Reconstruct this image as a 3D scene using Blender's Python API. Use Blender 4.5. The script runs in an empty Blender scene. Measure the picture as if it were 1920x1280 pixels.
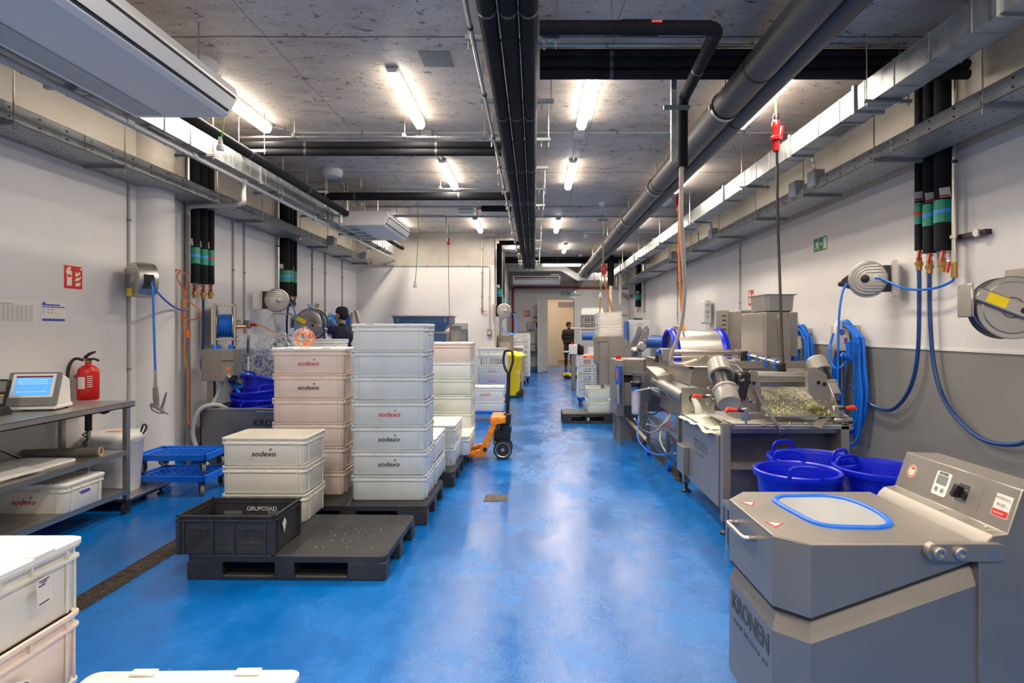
import bpy, math, random
from mathutils import Vector, Matrix, Euler
R = math.radians
random.seed(7)
SC = bpy.context.scene
COL = SC.collection
F, VX, VY, H = 1130.0, 1002.0, 617.0, 1.5      # focal length in px, vanishing point, eye height

# ---------------------------------------------------------------- camera, world, exposure
cd = bpy.data.cameras.new('camera'); cam = bpy.data.objects.new('camera', cd); COL.objects.link(cam)
cam.location = (0, 0, H); cam.rotation_euler = (R(90), 0, 0)
cd.sensor_width = 36; cd.lens = 36*F/1920
cd.shift_x = -(VX-960)/1920; cd.shift_y = -(640-VY)/1920
cd.clip_start = .05; cd.clip_end = 100
SC.camera = cam
w = bpy.data.worlds.new('world'); SC.world = w; w.use_nodes = True
w.node_tree.nodes['Background'].inputs[0].default_value = (.9, .92, 1, 1)
w.node_tree.nodes['Background'].inputs[1].default_value = .3
vs = SC.view_settings
vs.view_transform = 'Standard'; vs.look = 'None'; vs.gamma = 1; vs.use_curve_mapping = False
vs.exposure = 0.27
SC.cycles.max_bounces = 8; SC.cycles.diffuse_bounces = 4; SC.cycles.glossy_bounces = 4
SC.cycles.transparent_max_bounces = 12; SC.cycles.transmission_bounces = 5
SC.cycles.sample_clamp_indirect = 6
LAMP_W = 13.0      # glow of the tube diffusers; the tubes' area lamps carry the rest
TUBE_POWER = 31.0
CEIL = 3.6
XL, XR, YB, YF, XI = -3.9, 3.34, 13.2, 21.5, -.88   # left wall, right wall, rear wall, far wall, inner wall

def at(px, py, D):
    """the point of the room that lies D metres deep at a place of the picture"""
    return Vector(((px-VX)*D/F, D, H-(py-VY)*D/F))

# ---------------------------------------------------------------- materials
MATS = {}
def nd(t, k, **kw):
    n = t.nodes.new(k)
    for a, b in kw.items(): setattr(n, a, b)
    return n
def mat(name, col=(.5,.5,.5), rough=.5, metal=0, noise=0, nscale=8, bump=0, bscale=60, spec=.5, coat=0, trans=0, emit=None, es=0, alpha=1, sss=0, stretch=(1,1,1), rnoise=0):
    m = bpy.data.materials.new(name); m.use_nodes = True; t = m.node_tree
    b = t.nodes['Principled BSDF']; I = b.inputs
    I['Base Color'].default_value = (*col, 1); I['Roughness'].default_value = rough; I['Metallic'].default_value = metal
    I['Specular IOR Level'].default_value = spec; I['Coat Weight'].default_value = coat
    I['Transmission Weight'].default_value = trans; I['Alpha'].default_value = alpha
    if emit: I['Emission Color'].default_value = (*emit, 1); I['Emission Strength'].default_value = es
    if noise or bump or rnoise:
        tc = nd(t, 'ShaderNodeTexCoord'); mp = nd(t, 'ShaderNodeMapping'); mp.inputs['Scale'].default_value = stretch
        t.links.new(tc.outputs['Object'], mp.inputs['Vector'])
    if noise or rnoise:
        n = nd(t, 'ShaderNodeTexNoise'); n.inputs['Scale'].default_value = nscale; n.inputs['Detail'].default_value = 6; n.inputs['Roughness'].default_value = .6
        t.links.new(mp.outputs[0], n.inputs['Vector'])
    if noise:
        r = nd(t, 'ShaderNodeValToRGB'); r.color_ramp.elements[0].position = .3; r.color_ramp.elements[1].position = .7
        r.color_ramp.elements[0].color = (*[max(0, c*(1-noise)) for c in col], 1); r.color_ramp.elements[1].color = (*[min(1, c*(1+noise)) for c in col], 1)
        t.links.new(n.outputs[0], r.inputs[0]); t.links.new(r.outputs[0], I['Base Color'])
    if rnoise:
        mr = nd(t, 'ShaderNodeMapRange'); mr.inputs['From Min'].default_value = .3; mr.inputs['From Max'].default_value = .7
        mr.inputs['To Min'].default_value = max(0, rough-rnoise); mr.inputs['To Max'].default_value = min(1, rough+rnoise)
        t.links.new(n.outputs[0], mr.inputs[0]); t.links.new(mr.outputs[0], I['Roughness'])
    if bump:
        n2 = nd(t, 'ShaderNodeTexNoise'); n2.inputs['Scale'].default_value = bscale; n2.inputs['Detail'].default_value = 4
        bp = nd(t, 'ShaderNodeBump'); bp.inputs['Strength'].default_value = bump; bp.inputs['Distance'].default_value = .01
        t.links.new(mp.outputs[0], n2.inputs['Vector']); t.links.new(n2.outputs[0], bp.inputs['Height']); t.links.new(bp.outputs[0], I['Normal'])
    MATS[name] = m
    return m
M_STEEL = mat('brushed_steel', (.50,.475,.44), .40, 1, noise=.06, nscale=4, rnoise=.06)
M_STEELD = mat('dark_brushed_steel', (.27,.27,.28), .42, 1, noise=.12, nscale=3, rnoise=.08)
M_STEELP = mat('satin_steel_sheet', (.31,.285,.255), .38, .6, noise=.07, nscale=3, rnoise=.05)
M_GALV = mat('galvanised_steel', (.36,.38,.385), .46, .7, noise=.22, nscale=9, rnoise=.12)
M_CHROME = mat('chrome', (.7,.7,.7), .15, 1)
M_PIPE = mat('steel_pipe', (.55,.51,.46), .33, 1)
M_RUBBER = mat('black_foam_insulation', (.008,.0085,.011), .8, 0, noise=.4, nscale=5, spec=.25)
M_PVC = mat('dark_grey_plastic_pipe', (.066,.062,.063), .45, 0, noise=.15, nscale=3, spec=.4)
M_GREYPVC = mat('light_grey_plastic_pipe', (.42,.42,.42), .4, 0)
M_BLACK = mat('black_plastic', (.012,.012,.014), .4, 0)
M_BLACKR = mat('black_rubber', (.02,.02,.02), .7, 0)
M_WHITEP = mat('white_plastic', (.72,.71,.68), .4, 0)
M_WHITEM = mat('white_enamel', (.66,.66,.65), .38, 0)
M_DUSTW = mat('dusty_grille', (.30,.28,.27), .6, 0, noise=.25, nscale=6)
M_CRATE = mat('milky_crate_plastic', (.76,.79,.77), .38, 0, noise=.04, nscale=5)
M_CRATEC = mat('cool_crate_plastic', (.66,.71,.72), .35, 0, noise=.08, nscale=4)
M_CRATEW = mat('peach_crate_plastic', (.78,.66,.59), .38, 0, noise=.08, nscale=4)
M_CRATEO = mat('old_ivory_crate_plastic', (.78,.75,.66), .4, 0, noise=.05, nscale=4)
M_CRATEG = mat('greenish_crate_plastic', (.68,.73,.66), .36, 0, noise=.10, nscale=5)
M_CRATEB = mat('lilac_crate_plastic', (.60,.60,.72), .36, 0, noise=.06, nscale=5)
M_LID = mat('crate_lid_plastic', (.84,.83,.79), .4, 0, noise=.03, nscale=6)
M_BASKET = mat('blue_basket_plastic', (.0,.012,.55), .33, 0, spec=.5)
M_BLUE = mat('blue_plastic', (.002,.14,.70), .38, 0)
M_BLUEH = mat('blue_hose', (.005,.15,.66), .33, 0)
M_BLUEHD = mat('deep_blue_hose', (.006,.05,.20), .33, 0)
M_NAVY = mat('navy_blue_steel', (.085,.16,.30), .4, 0)
M_ORANGE = mat('orange_cable', (.72,.16,.0), .4, 0)
M_TRUCK = mat('orange_truck_paint', (.75,.22,.005), .42, 0, noise=.35, nscale=18)
M_RED = mat('red_paint', (.55,.012,.012), .32, 0)
M_REDP = mat('red_pipe_paint', (.36,.012,.012), .4, 0)
M_YEL = mat('yellow_plastic', (.85,.62,.0), .4, 0)
M_GREEN = mat('green_tape', (.0,.27,.16), .4, 0)
M_LBLUE = mat('light_blue_tape', (.05,.28,.85), .4, 0)
M_SIGNG = mat('sign_green', (.02,.20,.10), .5, 0)
M_SIGNR = mat('sign_red', (.62,.02,.015), .5, 0)
M_SIGNW = mat('sign_cream', (.72,.74,.60), .5, 0)
M_GREYP = mat('grey_plastic', (.20,.20,.20), .45, 0)
M_DKCRATE = mat('charcoal_crate_plastic', (.032,.032,.036), .45, 0, noise=.3, nscale=7)
M_PALLET = mat('charcoal_pallet_plastic', (.024,.025,.028), .5, 0, noise=.45, nscale=3, bump=.1, bscale=120)
M_BRASS = mat('brass', (.45,.27,.10), .4, 1)
M_PAPER = mat('paper', (.72,.70,.66), .7, 0)
M_PRINTB = mat('blue_print', (.05,.07,.40), .6, 0)
M_INK = mat('black_ink', (.01,.01,.01), .5, 0)
M_INKG = mat('grey_ink', (.22,.22,.22), .5, 0)
M_INKR = mat('red_ink', (.62,.02,.03), .5, 0)
M_CREAM = mat('cream_hose', (.66,.53,.39), .4, 0)
M_GREENW = mat('green_wire', (.12,.40,.03), .5, 0)
M_SKIN = mat('skin', (.50,.27,.18), .5, 0)
M_NAVYC = mat('navy_cloth', (.014,.018,.040), .8, 0, noise=.2, nscale=30)
M_BLACKC = mat('black_cloth', (.018,.016,.017), .85, 0, noise=.2, nscale=30)
M_GLOVE = mat('blue_glove', (.12,.38,.72), .5, 0)
M_HAIR = mat('dark_hair', (.015,.01,.008), .7, 0)
M_FILM = mat('clear_film', (.75,.78,.82), .10, 0, alpha=.26, spec=1.0, bump=1.0, bscale=9)
def film():
    t = M_FILM.node_tree; b = t.nodes['Principled BSDF']; tc = nd(t, 'ShaderNodeTexCoord'); n = nd(t, 'ShaderNodeTexNoise'); n.inputs['Scale'].default_value = 7; n.inputs['Detail'].default_value = 5; n.inputs['Distortion'].default_value = 2.5
    t.links.new(tc.outputs['Object'], n.inputs['Vector']); r = nd(t, 'ShaderNodeValToRGB'); e = r.color_ramp.elements; e[0].position = .47; e[0].color = (.06,.06,.06,1); e[1].position = .60; e[1].color = (.06,.06,.06,1); k = e.new(.53); k.color = (.62,.62,.62,1)
    t.links.new(n.outputs[0], r.inputs[0]); t.links.new(r.outputs[0], b.inputs['Alpha'])
film()
M_GLASS = mat('sight_glass', (.50,.52,.53), .10, 0, alpha=.8, spec=.7)
M_CLEAR = mat('clear_plastic', (.55,.55,.72), .12, 0, alpha=.55)
M_LEAF = mat('shredded_lettuce', (.52,.53,.24), .6, 0, noise=.5, nscale=40)
M_FILTER = mat('wet_white_filter_cloth', (.72,.70,.58), .35, 0, noise=.12, nscale=10, bump=.5, bscale=12)
M_WATER = mat('running_water', (.85,.86,.85), .1, 0, alpha=.5)
M_DOOR = mat('door_paint', (.66,.65,.63), .42, 0)
M_CORR = mat('corridor_cream', (.72,.65,.55), .5, 0)
M_WOODF = mat('corridor_brown_floor', (.20,.13,.07), .45, 0)
M_LAMPON = mat('lamp_diffuser_lit', (.9,.9,.9), .4, 0, emit=(1,.93,.82), es=LAMP_W)
M_LAMPON.node_tree.nodes['Principled BSDF'].inputs['Emission Color'].default_value=(1,.9,.76,1)
M_SCREEN = mat('screen_lit', (.1,.3,.6), .25, 0, emit=(.10,.36,.75), es=.7)
M_LED = mat('small_led', (.8,.9,1), .4, 0, emit=(.8,.9,1), es=6)
M_BLUEW = mat('sheet_blue', (.02,.10,.42), .4, 0)
M_DRUM = None

def wall_mat(name, dado=False):
    m = bpy.data.materials.new(name); m.use_nodes = True; t = m.node_tree; b = t.nodes['Principled BSDF']
    g = nd(t, 'ShaderNodeNewGeometry'); s = nd(t, 'ShaderNodeSeparateXYZ'); t.links.new(g.outputs['Position'], s.inputs[0])
    n = nd(t, 'ShaderNodeTexNoise'); n.inputs['Scale'].default_value = 1.6; n.inputs['Detail'].default_value = 8; n.inputs['Roughness'].default_value = .65
    t.links.new(g.outputs['Position'], n.inputs['Vector'])
    def ramp(a, c):
        r = nd(t, 'ShaderNodeValToRGB'); r.color_ramp.elements[0].position = .32; r.color_ramp.elements[1].position = .68
        r.color_ramp.elements[0].color = (*a, 1); r.color_ramp.elements[1].color = (*c, 1); t.links.new(n.outputs[0], r.inputs[0]); return r
    white = ramp((.64,.625,.615), (.70,.685,.67)); beige = ramp((.40,.365,.31), (.53,.49,.43))
    def step(z):
        q = nd(t, 'ShaderNodeMath', operation='GREATER_THAN'); t.links.new(s.outputs['Z'], q.inputs[0]); q.inputs[1].default_value = z; return q
    mx = nd(t, 'ShaderNodeMix', data_type='RGBA'); t.links.new(step(2.9).outputs[0], mx.inputs[0]); t.links.new(white.outputs[0], mx.inputs[6]); t.links.new(beige.outputs[0], mx.inputs[7])
    out = mx.outputs[2]
    if dado:
        m2 = nd(t, 'ShaderNodeMix', data_type='RGBA'); t.links.new(step(1.336).outputs[0], m2.inputs[0]); m2.inputs[6].default_value = (.235,.23,.22, 1); t.links.new(out, m2.inputs[7]); out = m2.outputs[2]
    t.links.new(out, b.inputs['Base Color']); b.inputs['Roughness'].default_value = .5
    bp = nd(t, 'ShaderNodeBump'); bp.inputs['Strength'].default_value = .05; t.links.new(n.outputs[0], bp.inputs['Height']); t.links.new(bp.outputs[0], b.inputs['Normal'])
    return m
M_WALL = wall_mat('painted_wall'); M_WALLD = wall_mat('painted_wall_with_dado', True)

def ceiling_mat():
    m = bpy.data.materials.new('board_marked_concrete'); m.use_nodes = True; t = m.node_tree; b = t.nodes['Principled BSDF']
    g = nd(t, 'ShaderNodeNewGeometry'); L = t.links.new
    def noise(sc, det, stretch, rough=.6):
        mp = nd(t, 'ShaderNodeMapping'); mp.inputs['Scale'].default_value = stretch; L(g.outputs['Position'], mp.inputs[0])
        n = nd(t, 'ShaderNodeTexNoise'); n.inputs['Scale'].default_value = sc; n.inputs['Detail'].default_value = det; n.inputs['Roughness'].default_value = rough; L(mp.outputs[0], n.inputs['Vector']); return n
    def ramp(n, p0, c0, p1, c1):
        r = nd(t, 'ShaderNodeValToRGB'); e = r.color_ramp.elements; e[0].position = p0; e[1].position = p1; e[0].color = (*c0, 1); e[1].color = (*c1, 1); L(n, r.inputs[0]); return r.outputs[0]
    base = ramp(noise(.9, 8, (1,1,1)).outputs[0], .3, (.52,.435,.36), .7, (.74,.645,.55))
    def mul(a, c, f=1.0):
        x = nd(t, 'ShaderNodeMix', data_type='RGBA', blend_type='MULTIPLY'); x.inputs[0].default_value = f; L(a, x.inputs[6]); L(c, x.inputs[7]); return x.outputs[2]
    specks = ramp(noise(9, 5, (1,1.7,1), .75).outputs[0], .345, (.20,.17,.15), .41, (1,1,1))
    fine = ramp(noise(30, 3, (1,1.8,1), .6).outputs[0], .32, (.32,.27,.24), .38, (1,1,1))
    streak = ramp(noise(2.2, 6, (1.2,2.4,1), .7).outputs[0], .36, (.80,.77,.74), .50, (1,1,1))
    out = mul(mul(mul(base, specks), fine), streak)
    s = nd(t, 'ShaderNodeSeparateXYZ'); L(g.outputs['Position'], s.inputs[0])
    wob = noise(1.2, 4, (1,1,1))
    def lines(axis, off, period, width, amt):
        ad = nd(t, 'ShaderNodeMath', operation='MULTIPLY_ADD'); L(wob.outputs[0], ad.inputs[0]); ad.inputs[1].default_value = .05; L(s.outputs[axis], ad.inputs[2])
        a = nd(t, 'ShaderNodeMath', operation='SUBTRACT'); L(ad.outputs[0], a.inputs[0]); a.inputs[1].default_value = off
        p = nd(t, 'ShaderNodeMath', operation='PINGPONG'); L(a.outputs[0], p.inputs[0]); p.inputs[1].default_value = period
        return ramp(p.outputs[0], width*.4, (amt,)*3, width, (1,1,1))
    out = mul(out, lines('Y', 4.355, 1.87, .016, .25)); out = mul(out, lines('X', -1.9, 1.25, .007, .5))
    L(out, b.inputs['Base Color']); b.inputs['Roughness'].default_value = .55
    bp = nd(t, 'ShaderNodeBump'); bp.inputs['Strength'].default_value = .12; bp.inputs['Distance'].default_value = .02; L(noise(14, 6, (1,1.5,1)).outputs[0], bp.inputs['Height']); L(bp.outputs[0], b.inputs['Normal'])
    return m
M_CEIL = ceiling_mat()

def floor_mat():
    m = bpy.data.materials.new('wet_blue_epoxy'); m.use_nodes = True; t = m.node_tree; b = t.nodes['Principled BSDF']; L = t.links.new
    g = nd(t, 'ShaderNodeNewGeometry')
    def noise(sc, det, stretch=(1,1,1), rough=.6):
        mp = nd(t, 'ShaderNodeMapping'); mp.inputs['Scale'].default_value = stretch; L(g.outputs['Position'], mp.inputs[0])
        n = nd(t, 'ShaderNodeTexNoise'); n.inputs['Scale'].default_value = sc; n.inputs['Detail'].default_value = det; n.inputs['Roughness'].default_value = rough; L(mp.outputs[0], n.inputs['Vector']); return n.outputs[0]
    wet = noise(1.7, 8, (1, .6, 1), rough=.7)
    r = nd(t, 'ShaderNodeValToRGB'); e = r.color_ramp.elements; e[0].position = .42; e[0].color = (.0,.125,.47,1); e[1].position = .62; e[1].color = (.0,.165,.56,1)
    L(wet, r.inputs[0])
    n2 = noise(9, 5, (1,1.3,1)); r2 = nd(t, 'ShaderNodeValToRGB'); e = r2.color_ramp.elements; e[0].position = .36; e[0].color = (.86,.88,.90,1); e[1].position = .46; e[1].color = (1,1,1,1); L(n2, r2.inputs[0])
    x = nd(t, 'ShaderNodeMix', data_type='RGBA', blend_type='MULTIPLY'); x.inputs[0].default_value = 1; L(r.outputs[0], x.inputs[6]); L(r2.outputs[0], x.inputs[7])
    L(x.outputs[2], b.inputs['Base Color'])
    mr = nd(t, 'ShaderNodeMapRange'); mr.inputs['From Min'].default_value = .42; mr.inputs['From Max'].default_value = .6; mr.inputs['To Min'].default_value = .13; mr.inputs['To Max'].default_value = .34
    L(wet, mr.inputs[0]); L(mr.outputs[0], b.inputs['Roughness'])
    b.inputs['Specular IOR Level'].default_value = .55
    bp = nd(t, 'ShaderNodeBump'); bp.inputs['Strength'].default_value = .35; bp.inputs['Distance'].default_value = .003; L(noise(110, 3), bp.inputs['Height'])
    b2 = nd(t, 'ShaderNodeBump'); b2.inputs['Strength'].default_value = .12; b2.inputs['Distance'].default_value = .02; L(noise(5, 3), b2.inputs['Height']); L(bp.outputs[0], b2.inputs['Normal']); L(b2.outputs[0], b.inputs['Normal'])
    return m
M_FLOOR = floor_mat()

def holes_mat(name, col, rough, metal, scale, axes='XY', hole=(.02,.02,.025), r0=.30, thr=None):
    """a sheet with rows of small punched holes"""
    m = mat(name, col, rough, metal); t = m.node_tree; b = t.nodes['Principled BSDF']; L = t.links.new
    tc = nd(t, 'ShaderNodeTexCoord'); mp = nd(t, 'ShaderNodeMapping'); mp.inputs['Scale'].default_value = scale; L(tc.outputs['Object'], mp.inputs[0])
    v = nd(t, 'ShaderNodeTexVoronoi'); v.inputs['Scale'].default_value = 1; v.inputs['Randomness'].default_value = 0 if thr is None else thr
    L(mp.outputs[0], v.inputs['Vector'])
    r = nd(t, 'ShaderNodeValToRGB'); e = r.color_ramp.elements; e[0].position = r0; e[0].color = (*hole, 1); e[1].position = r0+.03; e[1].color = (*col, 1)
    L(v.outputs['Distance'], r.inputs[0]); L(r.outputs[0], b.inputs['Base Color'])
    return m
M_TRAY = holes_mat('perforated_tray_steel', (.36,.37,.375), .45, .65, (14,30,22), r0=.2, thr=.55)
M_DRUM = mat('ribbed_drum_steel', (.55,.53,.49), .35, .9, bump=.0)
def rib_mat():
    t = M_DRUM.node_tree; b = t.nodes['Principled BSDF']; L = t.links.new
    tc = nd(t, 'ShaderNodeTexCoord'); wv = nd(t, 'ShaderNodeTexWave'); wv.inputs['Scale'].default_value = 30; wv.inputs['Distortion'].default_value = 1.2; wv.bands_direction = 'DIAGONAL'
    L(tc.outputs['Object'], wv.inputs['Vector']); bp = nd(t, 'ShaderNodeBump'); bp.inputs['Strength'].default_value = .22; bp.inputs['Distance'].default_value = .01
    L(wv.outputs[0], bp.inputs['Height']); L(bp.outputs[0], b.inputs['Normal'])
rib_mat()

# ---------------------------------------------------------------- mesh builder
class MB:
    def __init__(s): s.v = []; s.f = []; s.m = []; s.mi = 0
    def add(s, vs, fs):
        o = len(s.v); s.v += [Vector(v) for v in vs]; s.f += [[i+o for i in f] for f in fs]; s.m += [s.mi]*len(fs); return s
    def box(s, x0, x1, y0, y1, z0, z1, mx=None):
        vs = [Vector((x, y, z)) for z in (z0, z1) for y in (y0, y1) for x in (x0, x1)]
        if mx: vs = [mx @ v for v in vs]
        return s.add(vs, [(0,2,3,1),(4,5,7,6),(0,1,5,4),(2,6,7,3),(0,4,6,2),(1,3,7,5)])
    def cbox(s, c, d, rot=(0,0,0)):
        mx = Matrix.Translation(c) @ Euler(rot).to_matrix().to_4x4()
        return s.box(-d[0]/2, d[0]/2, -d[1]/2, d[1]/2, -d[2]/2, d[2]/2, mx)
    def prism(s, poly, h0, h1, mx=None):
        """poly in xy extruded along z, moved by mx"""
        n = len(poly); vs = [Vector((p[0], p[1], h0)) for p in poly]+[Vector((p[0], p[1], h1)) for p in poly]
        if mx: vs = [mx @ v for v in vs]
        return s.add(vs, [tuple(range(n))[::-1], tuple(range(n, 2*n))]+[(i, (i+1) % n, n+(i+1) % n, n+i) for i in range(n)])
    def loft(s, rings, caps=True, close=True):
        n = len(rings[0]); vs = [p for r in rings for p in r]; fs = []
        for k in range(len(rings)-1):
            for i in range(n if close else n-1):
                j = (i+1) % n; fs.append((k*n+i, k*n+j, (k+1)*n+j, (k+1)*n+i))
        if caps: fs.append(tuple(range(n))[::-1]); fs.append(tuple(range((len(rings)-1)*n, len(rings)*n)))
        return s.add(vs, fs)
    def tube(s, pts, r, seg=10, caps=True):
        pts = [Vector(p) for p in pts]; n = len(pts); rs = r if isinstance(r, (list, tuple)) else [r]*n
        u = None; rings = []
        for i, p in enumerate(pts):
            d = (pts[min(i+1, n-1)]-pts[max(i-1, 0)]).normalized()
            if u is None: u = d.orthogonal().normalized()
            u = (u-d*u.dot(d)).normalized() if (u-d*u.dot(d)).length > 1e-6 else d.orthogonal().normalized()
            w_ = d.cross(u)
            rings.append([p+(u*math.cos(a)+w_*math.sin(a))*rs[i] for a in [2*math.pi*k/seg for k in range(seg)]])
        return s.loft(rings, caps)
    def lathe(s, prof, mx=None, seg=32, caps=True):
        rings = []
        for r, z in prof:
            ring = [Vector((r*math.cos(2*math.pi*k/seg), r*math.sin(2*math.pi*k/seg), z)) for k in range(seg)]
            if mx: ring = [mx @ v for v in ring]
            rings.append(ring)
        return s.loft(rings, caps)
    def cyl(s, c0, c1, r, seg=20): return s.tube([c0, c1], r, seg)
    def ball(s, c, r, seg=16, rings=10, mx=None):
        rr = r if isinstance(r, (list, tuple)) else (r, r, r); out = []
        for k in range(1, rings):
            a = math.pi*k/rings
            out.append([Vector((rr[0]*math.sin(a)*math.cos(2*math.pi*i/seg), rr[1]*math.sin(a)*math.sin(2*math.pi*i/seg), -rr[2]*math.cos(a))) for i in range(seg)])
        out = [[Vector(c)+(mx @ p if mx else p) for p in ring] for ring in out]
        return s.loft(out)
    def build(s, name, m=None, parent=None, bevel=0, smooth=35, seg=1, recalc=False, mats=None):
        me = bpy.data.meshes.new(name); o = bpy.data.objects.new(name, me); COL.objects.link(o)
        vs = s.v
        if parent is not None:
            inv = wm(parent).inverted(); vs = [inv @ v for v in vs]; o.parent = parent
        me.from_pydata([tuple(v) for v in vs], [], s.f)
        for q in (mats or [m]): me.materials.append(q)
        if mats: me.polygons.foreach_set('material_index', s.m)
        if smooth:
            me.polygons.foreach_set('use_smooth', [True]*len(me.polygons)); me.set_sharp_from_angle(angle=R(smooth))
        if bevel:
            b = o.modifiers.new('b', 'BEVEL'); b.width = bevel; b.segments = seg; b.limit_method = 'ANGLE'; b.angle_limit = R(40)
        me.update()
        return o
def wm(o):
    m = Matrix.LocRotScale(o.location, o.rotation_euler, o.scale)
    return wm(o.parent) @ m if o.parent else m
def bez(pts, n=8):
    """smooth path through points"""
    P = [Vector(p) for p in pts]; P = [P[0]*2-P[1]]+P+[P[-1]*2-P[-2]]; out = []
    for i in range(1, len(P)-2):
        a, b, c, d = P[i-1:i+3]
        for k in range(n):
            t = k/n; out.append(.5*((2*b)+(c-a)*t+(2*a-5*b+4*c-d)*t*t+(3*b-a-3*c+d)*t**3))
    out.append(P[-2]); return out
def tag(o, label, cat, group=None, kind=None):
    o['label'] = label; o['category'] = cat
    if group: o['group'] = group
    if kind: o['kind'] = kind
    return o
def thing(name, label, cat, loc=(0,0,0), rz=0, group=None):
    o = bpy.data.objects.new(name, None); COL.objects.link(o); o.location = loc; o.rotation_euler = (0, 0, rz); o.empty_display_size = .1
    return tag(o, label, cat, group)
def struct(o): o['kind'] = 'structure'; return o
def dup(o, loc=None, rz=None, label=None, group=None, parent=None):
    c = o.copy(); COL.objects.link(c); c.parent = parent
    if loc is not None: c.location = loc
    if rz is not None: c.rotation_euler = (c.rotation_euler[0], c.rotation_euler[1], rz) if parent is None else c.rotation_euler
    if label: c['label'] = label
    if group: c['group'] = group
    for ch in list(o.children): dup(ch, parent=c)
    return c
def hose(name, pts, r, m, parent=None, seg=8, n=8): return MB().tube(bez(pts, n), r, seg).build(name, m, parent)
def rect_round(x0, x1, y0, y1, r, n=5):
    out = []
    for cx, cy, a0 in ((x1-r, y1-r, 0), (x0+r, y1-r, 90), (x0+r, y0+r, 180), (x1-r, y0+r, 270)):
        for k in range(n+1): a = R(a0+90*k/n); out.append((cx+r*math.cos(a), cy+r*math.sin(a)))
    return out
def axis_mx(c, d, up=(0,0,1)):
    """z axis of a lathe turned to direction d, at c"""
    d = Vector(d).normalized(); return Matrix.Translation(c) @ d.to_track_quat('Z', 'Y').to_matrix().to_4x4()
def text(name, s, size, m, parent, loc, face='-Y', bold=0.0, shear=0, roll=0, rz=None, align='CENTER', extrude=.0004, pitch=0, sx=1):
    cu = bpy.data.curves.new(name, 'FONT'); cu.body = s; cu.size = size; cu.align_x = align; cu.align_y = 'CENTER'; cu.shear = shear; cu.offset = bold; cu.extrude = extrude; cu.resolution_u = 3
    tmp = bpy.data.objects.new('tmp', cu); COL.objects.link(tmp)
    dg = bpy.context.evaluated_depsgraph_get(); me = bpy.data.meshes.new_from_object(tmp.evaluated_get(dg)); bpy.data.objects.remove(tmp)
    o = bpy.data.objects.new(name, me); COL.objects.link(o); me.materials.clear(); me.materials.append(m)
    z = {'-Y': 0, '+X': 90, '-X': -90, '+Y': 180}[face] if rz is None else math.degrees(rz)
    mw = Matrix.Translation(loc) @ Matrix.Rotation(R(z), 4, 'Z') @ Matrix.Rotation(R(90)+pitch, 4, 'X') @ Matrix.Rotation(roll, 4, 'Z') @ Matrix.Diagonal((sx, 1, 1, 1))
    if parent is not None: mw = wm(parent).inverted() @ mw; o.parent = parent
    me.transform(mw)
    return o
# ================================================================ the room
def slab(name, x0, x1, y0, y1, z0, z1, m): return struct(MB().box(x0, x1, y0, y1, z0, z1).build(name, m, smooth=0))
slab('floor', XL-.3, XR+.3, -4.3, 24.9, -.2, 0, M_FLOOR)
slab('floor.001', XI-.3, XR+.3, 24.9, 29.2, -.2, 0, M_WOODF)
slab('ceiling', XL-.3, XR+.3, -4.3, 29.2, CEIL, CEIL+.2, M_CEIL)
slab('wall_left', XL-.3, XL, -4.3, YB+.2, 0, CEIL, M_WALL)
slab('wall_right', XR, XR+.3, -4.3, YF+.2, 0, CEIL, M_WALLD)
slab('wall_behind', XL, XR, -4.3, -4, 0, CEIL, M_WALL)
WX0, WX1, WZ0, WZ1 = -1.86, -1.45, 1.23, 1.63
b = MB()                                                    # rear wall with an opening into the next room
for x0, x1, z0, z1 in ((XL-.3, WX0, 0, CEIL), (WX1, XI, 0, CEIL), (WX0, WX1, 0, WZ0), (WX0, WX1, WZ1, CEIL)): b.box(x0, x1, YB, YB+.2, z0, z1)
struct(b.build('wall_rear', M_WALL, smooth=0))
slab('wall_inner', XI-.2, XI, YB+.2, YF+.2, 0, CEIL, M_WALL)
DX0, DX1, DZ = .475, 1.42, 2.575                            # far doorway
b = MB()
for x0, x1, z0, z1 in ((XI-.2, DX0, 0, CEIL), (DX1, XR+.3, 0, CEIL), (DX0, DX1, DZ, CEIL)): b.box(x0, x1, YF, YF+.25, z0, z1)
struct(b.build('wall_far', M_WALL, smooth=0))
# corridor behind the doorway and the room behind the opening
slab('wall_corridor', XI-.2, XR+.3, 29, 29.2, 0, CEIL, M_CORR)
slab('wall_corridor.001', .05, .25, YF+.25, 29, 0, CEIL, M_CORR)
slab('wall_corridor.002', 1.95, 2.15, YF+.25, 29, 0, CEIL, M_CORR)
slab('wall_annex', XL, XI-.2, YB+2.6, YB+2.8, 0, CEIL, M_WALL)
slab('wall_annex.001', XL-.2, XL, YB+.2, YB+2.6, 0, CEIL, M_WALL)
slab('floor.002', XL, XI-.2, YB+.2, YB+2.8, 0, .02, M_FLOOR)
b = MB(); t_ = .05
for x0, x1, z0, z1 in ((WX0-t_, WX0, WZ0-t_, WZ1+t_), (WX1, WX1+t_, WZ0-t_, WZ1+t_), (WX0, WX1, WZ0-t_, WZ0), (WX0, WX1, WZ1, WZ1+t_)): b.box(x0, x1, YB-.015, YB+.215, z0, z1)
wn = struct(b.build('window_1', M_WHITEP, smooth=0)); tag(wn, 'small white framed opening low in the rear wall with a look into the next room', 'window')
MB().box(WX0, WX1, YB+.1, YB+.108, WZ0, WZ1).build('glass_pane', mat('window_glass', (.9,.95,.95), .02, 0, alpha=.12, spec=.6), wn)
# half round column at the left wall
struct(MB().lathe([(.26, 0), (.26, CEIL)], Matrix.Translation((-3.97, 6.15, 0)), 40).build('wall_left_column', M_WALL))
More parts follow.
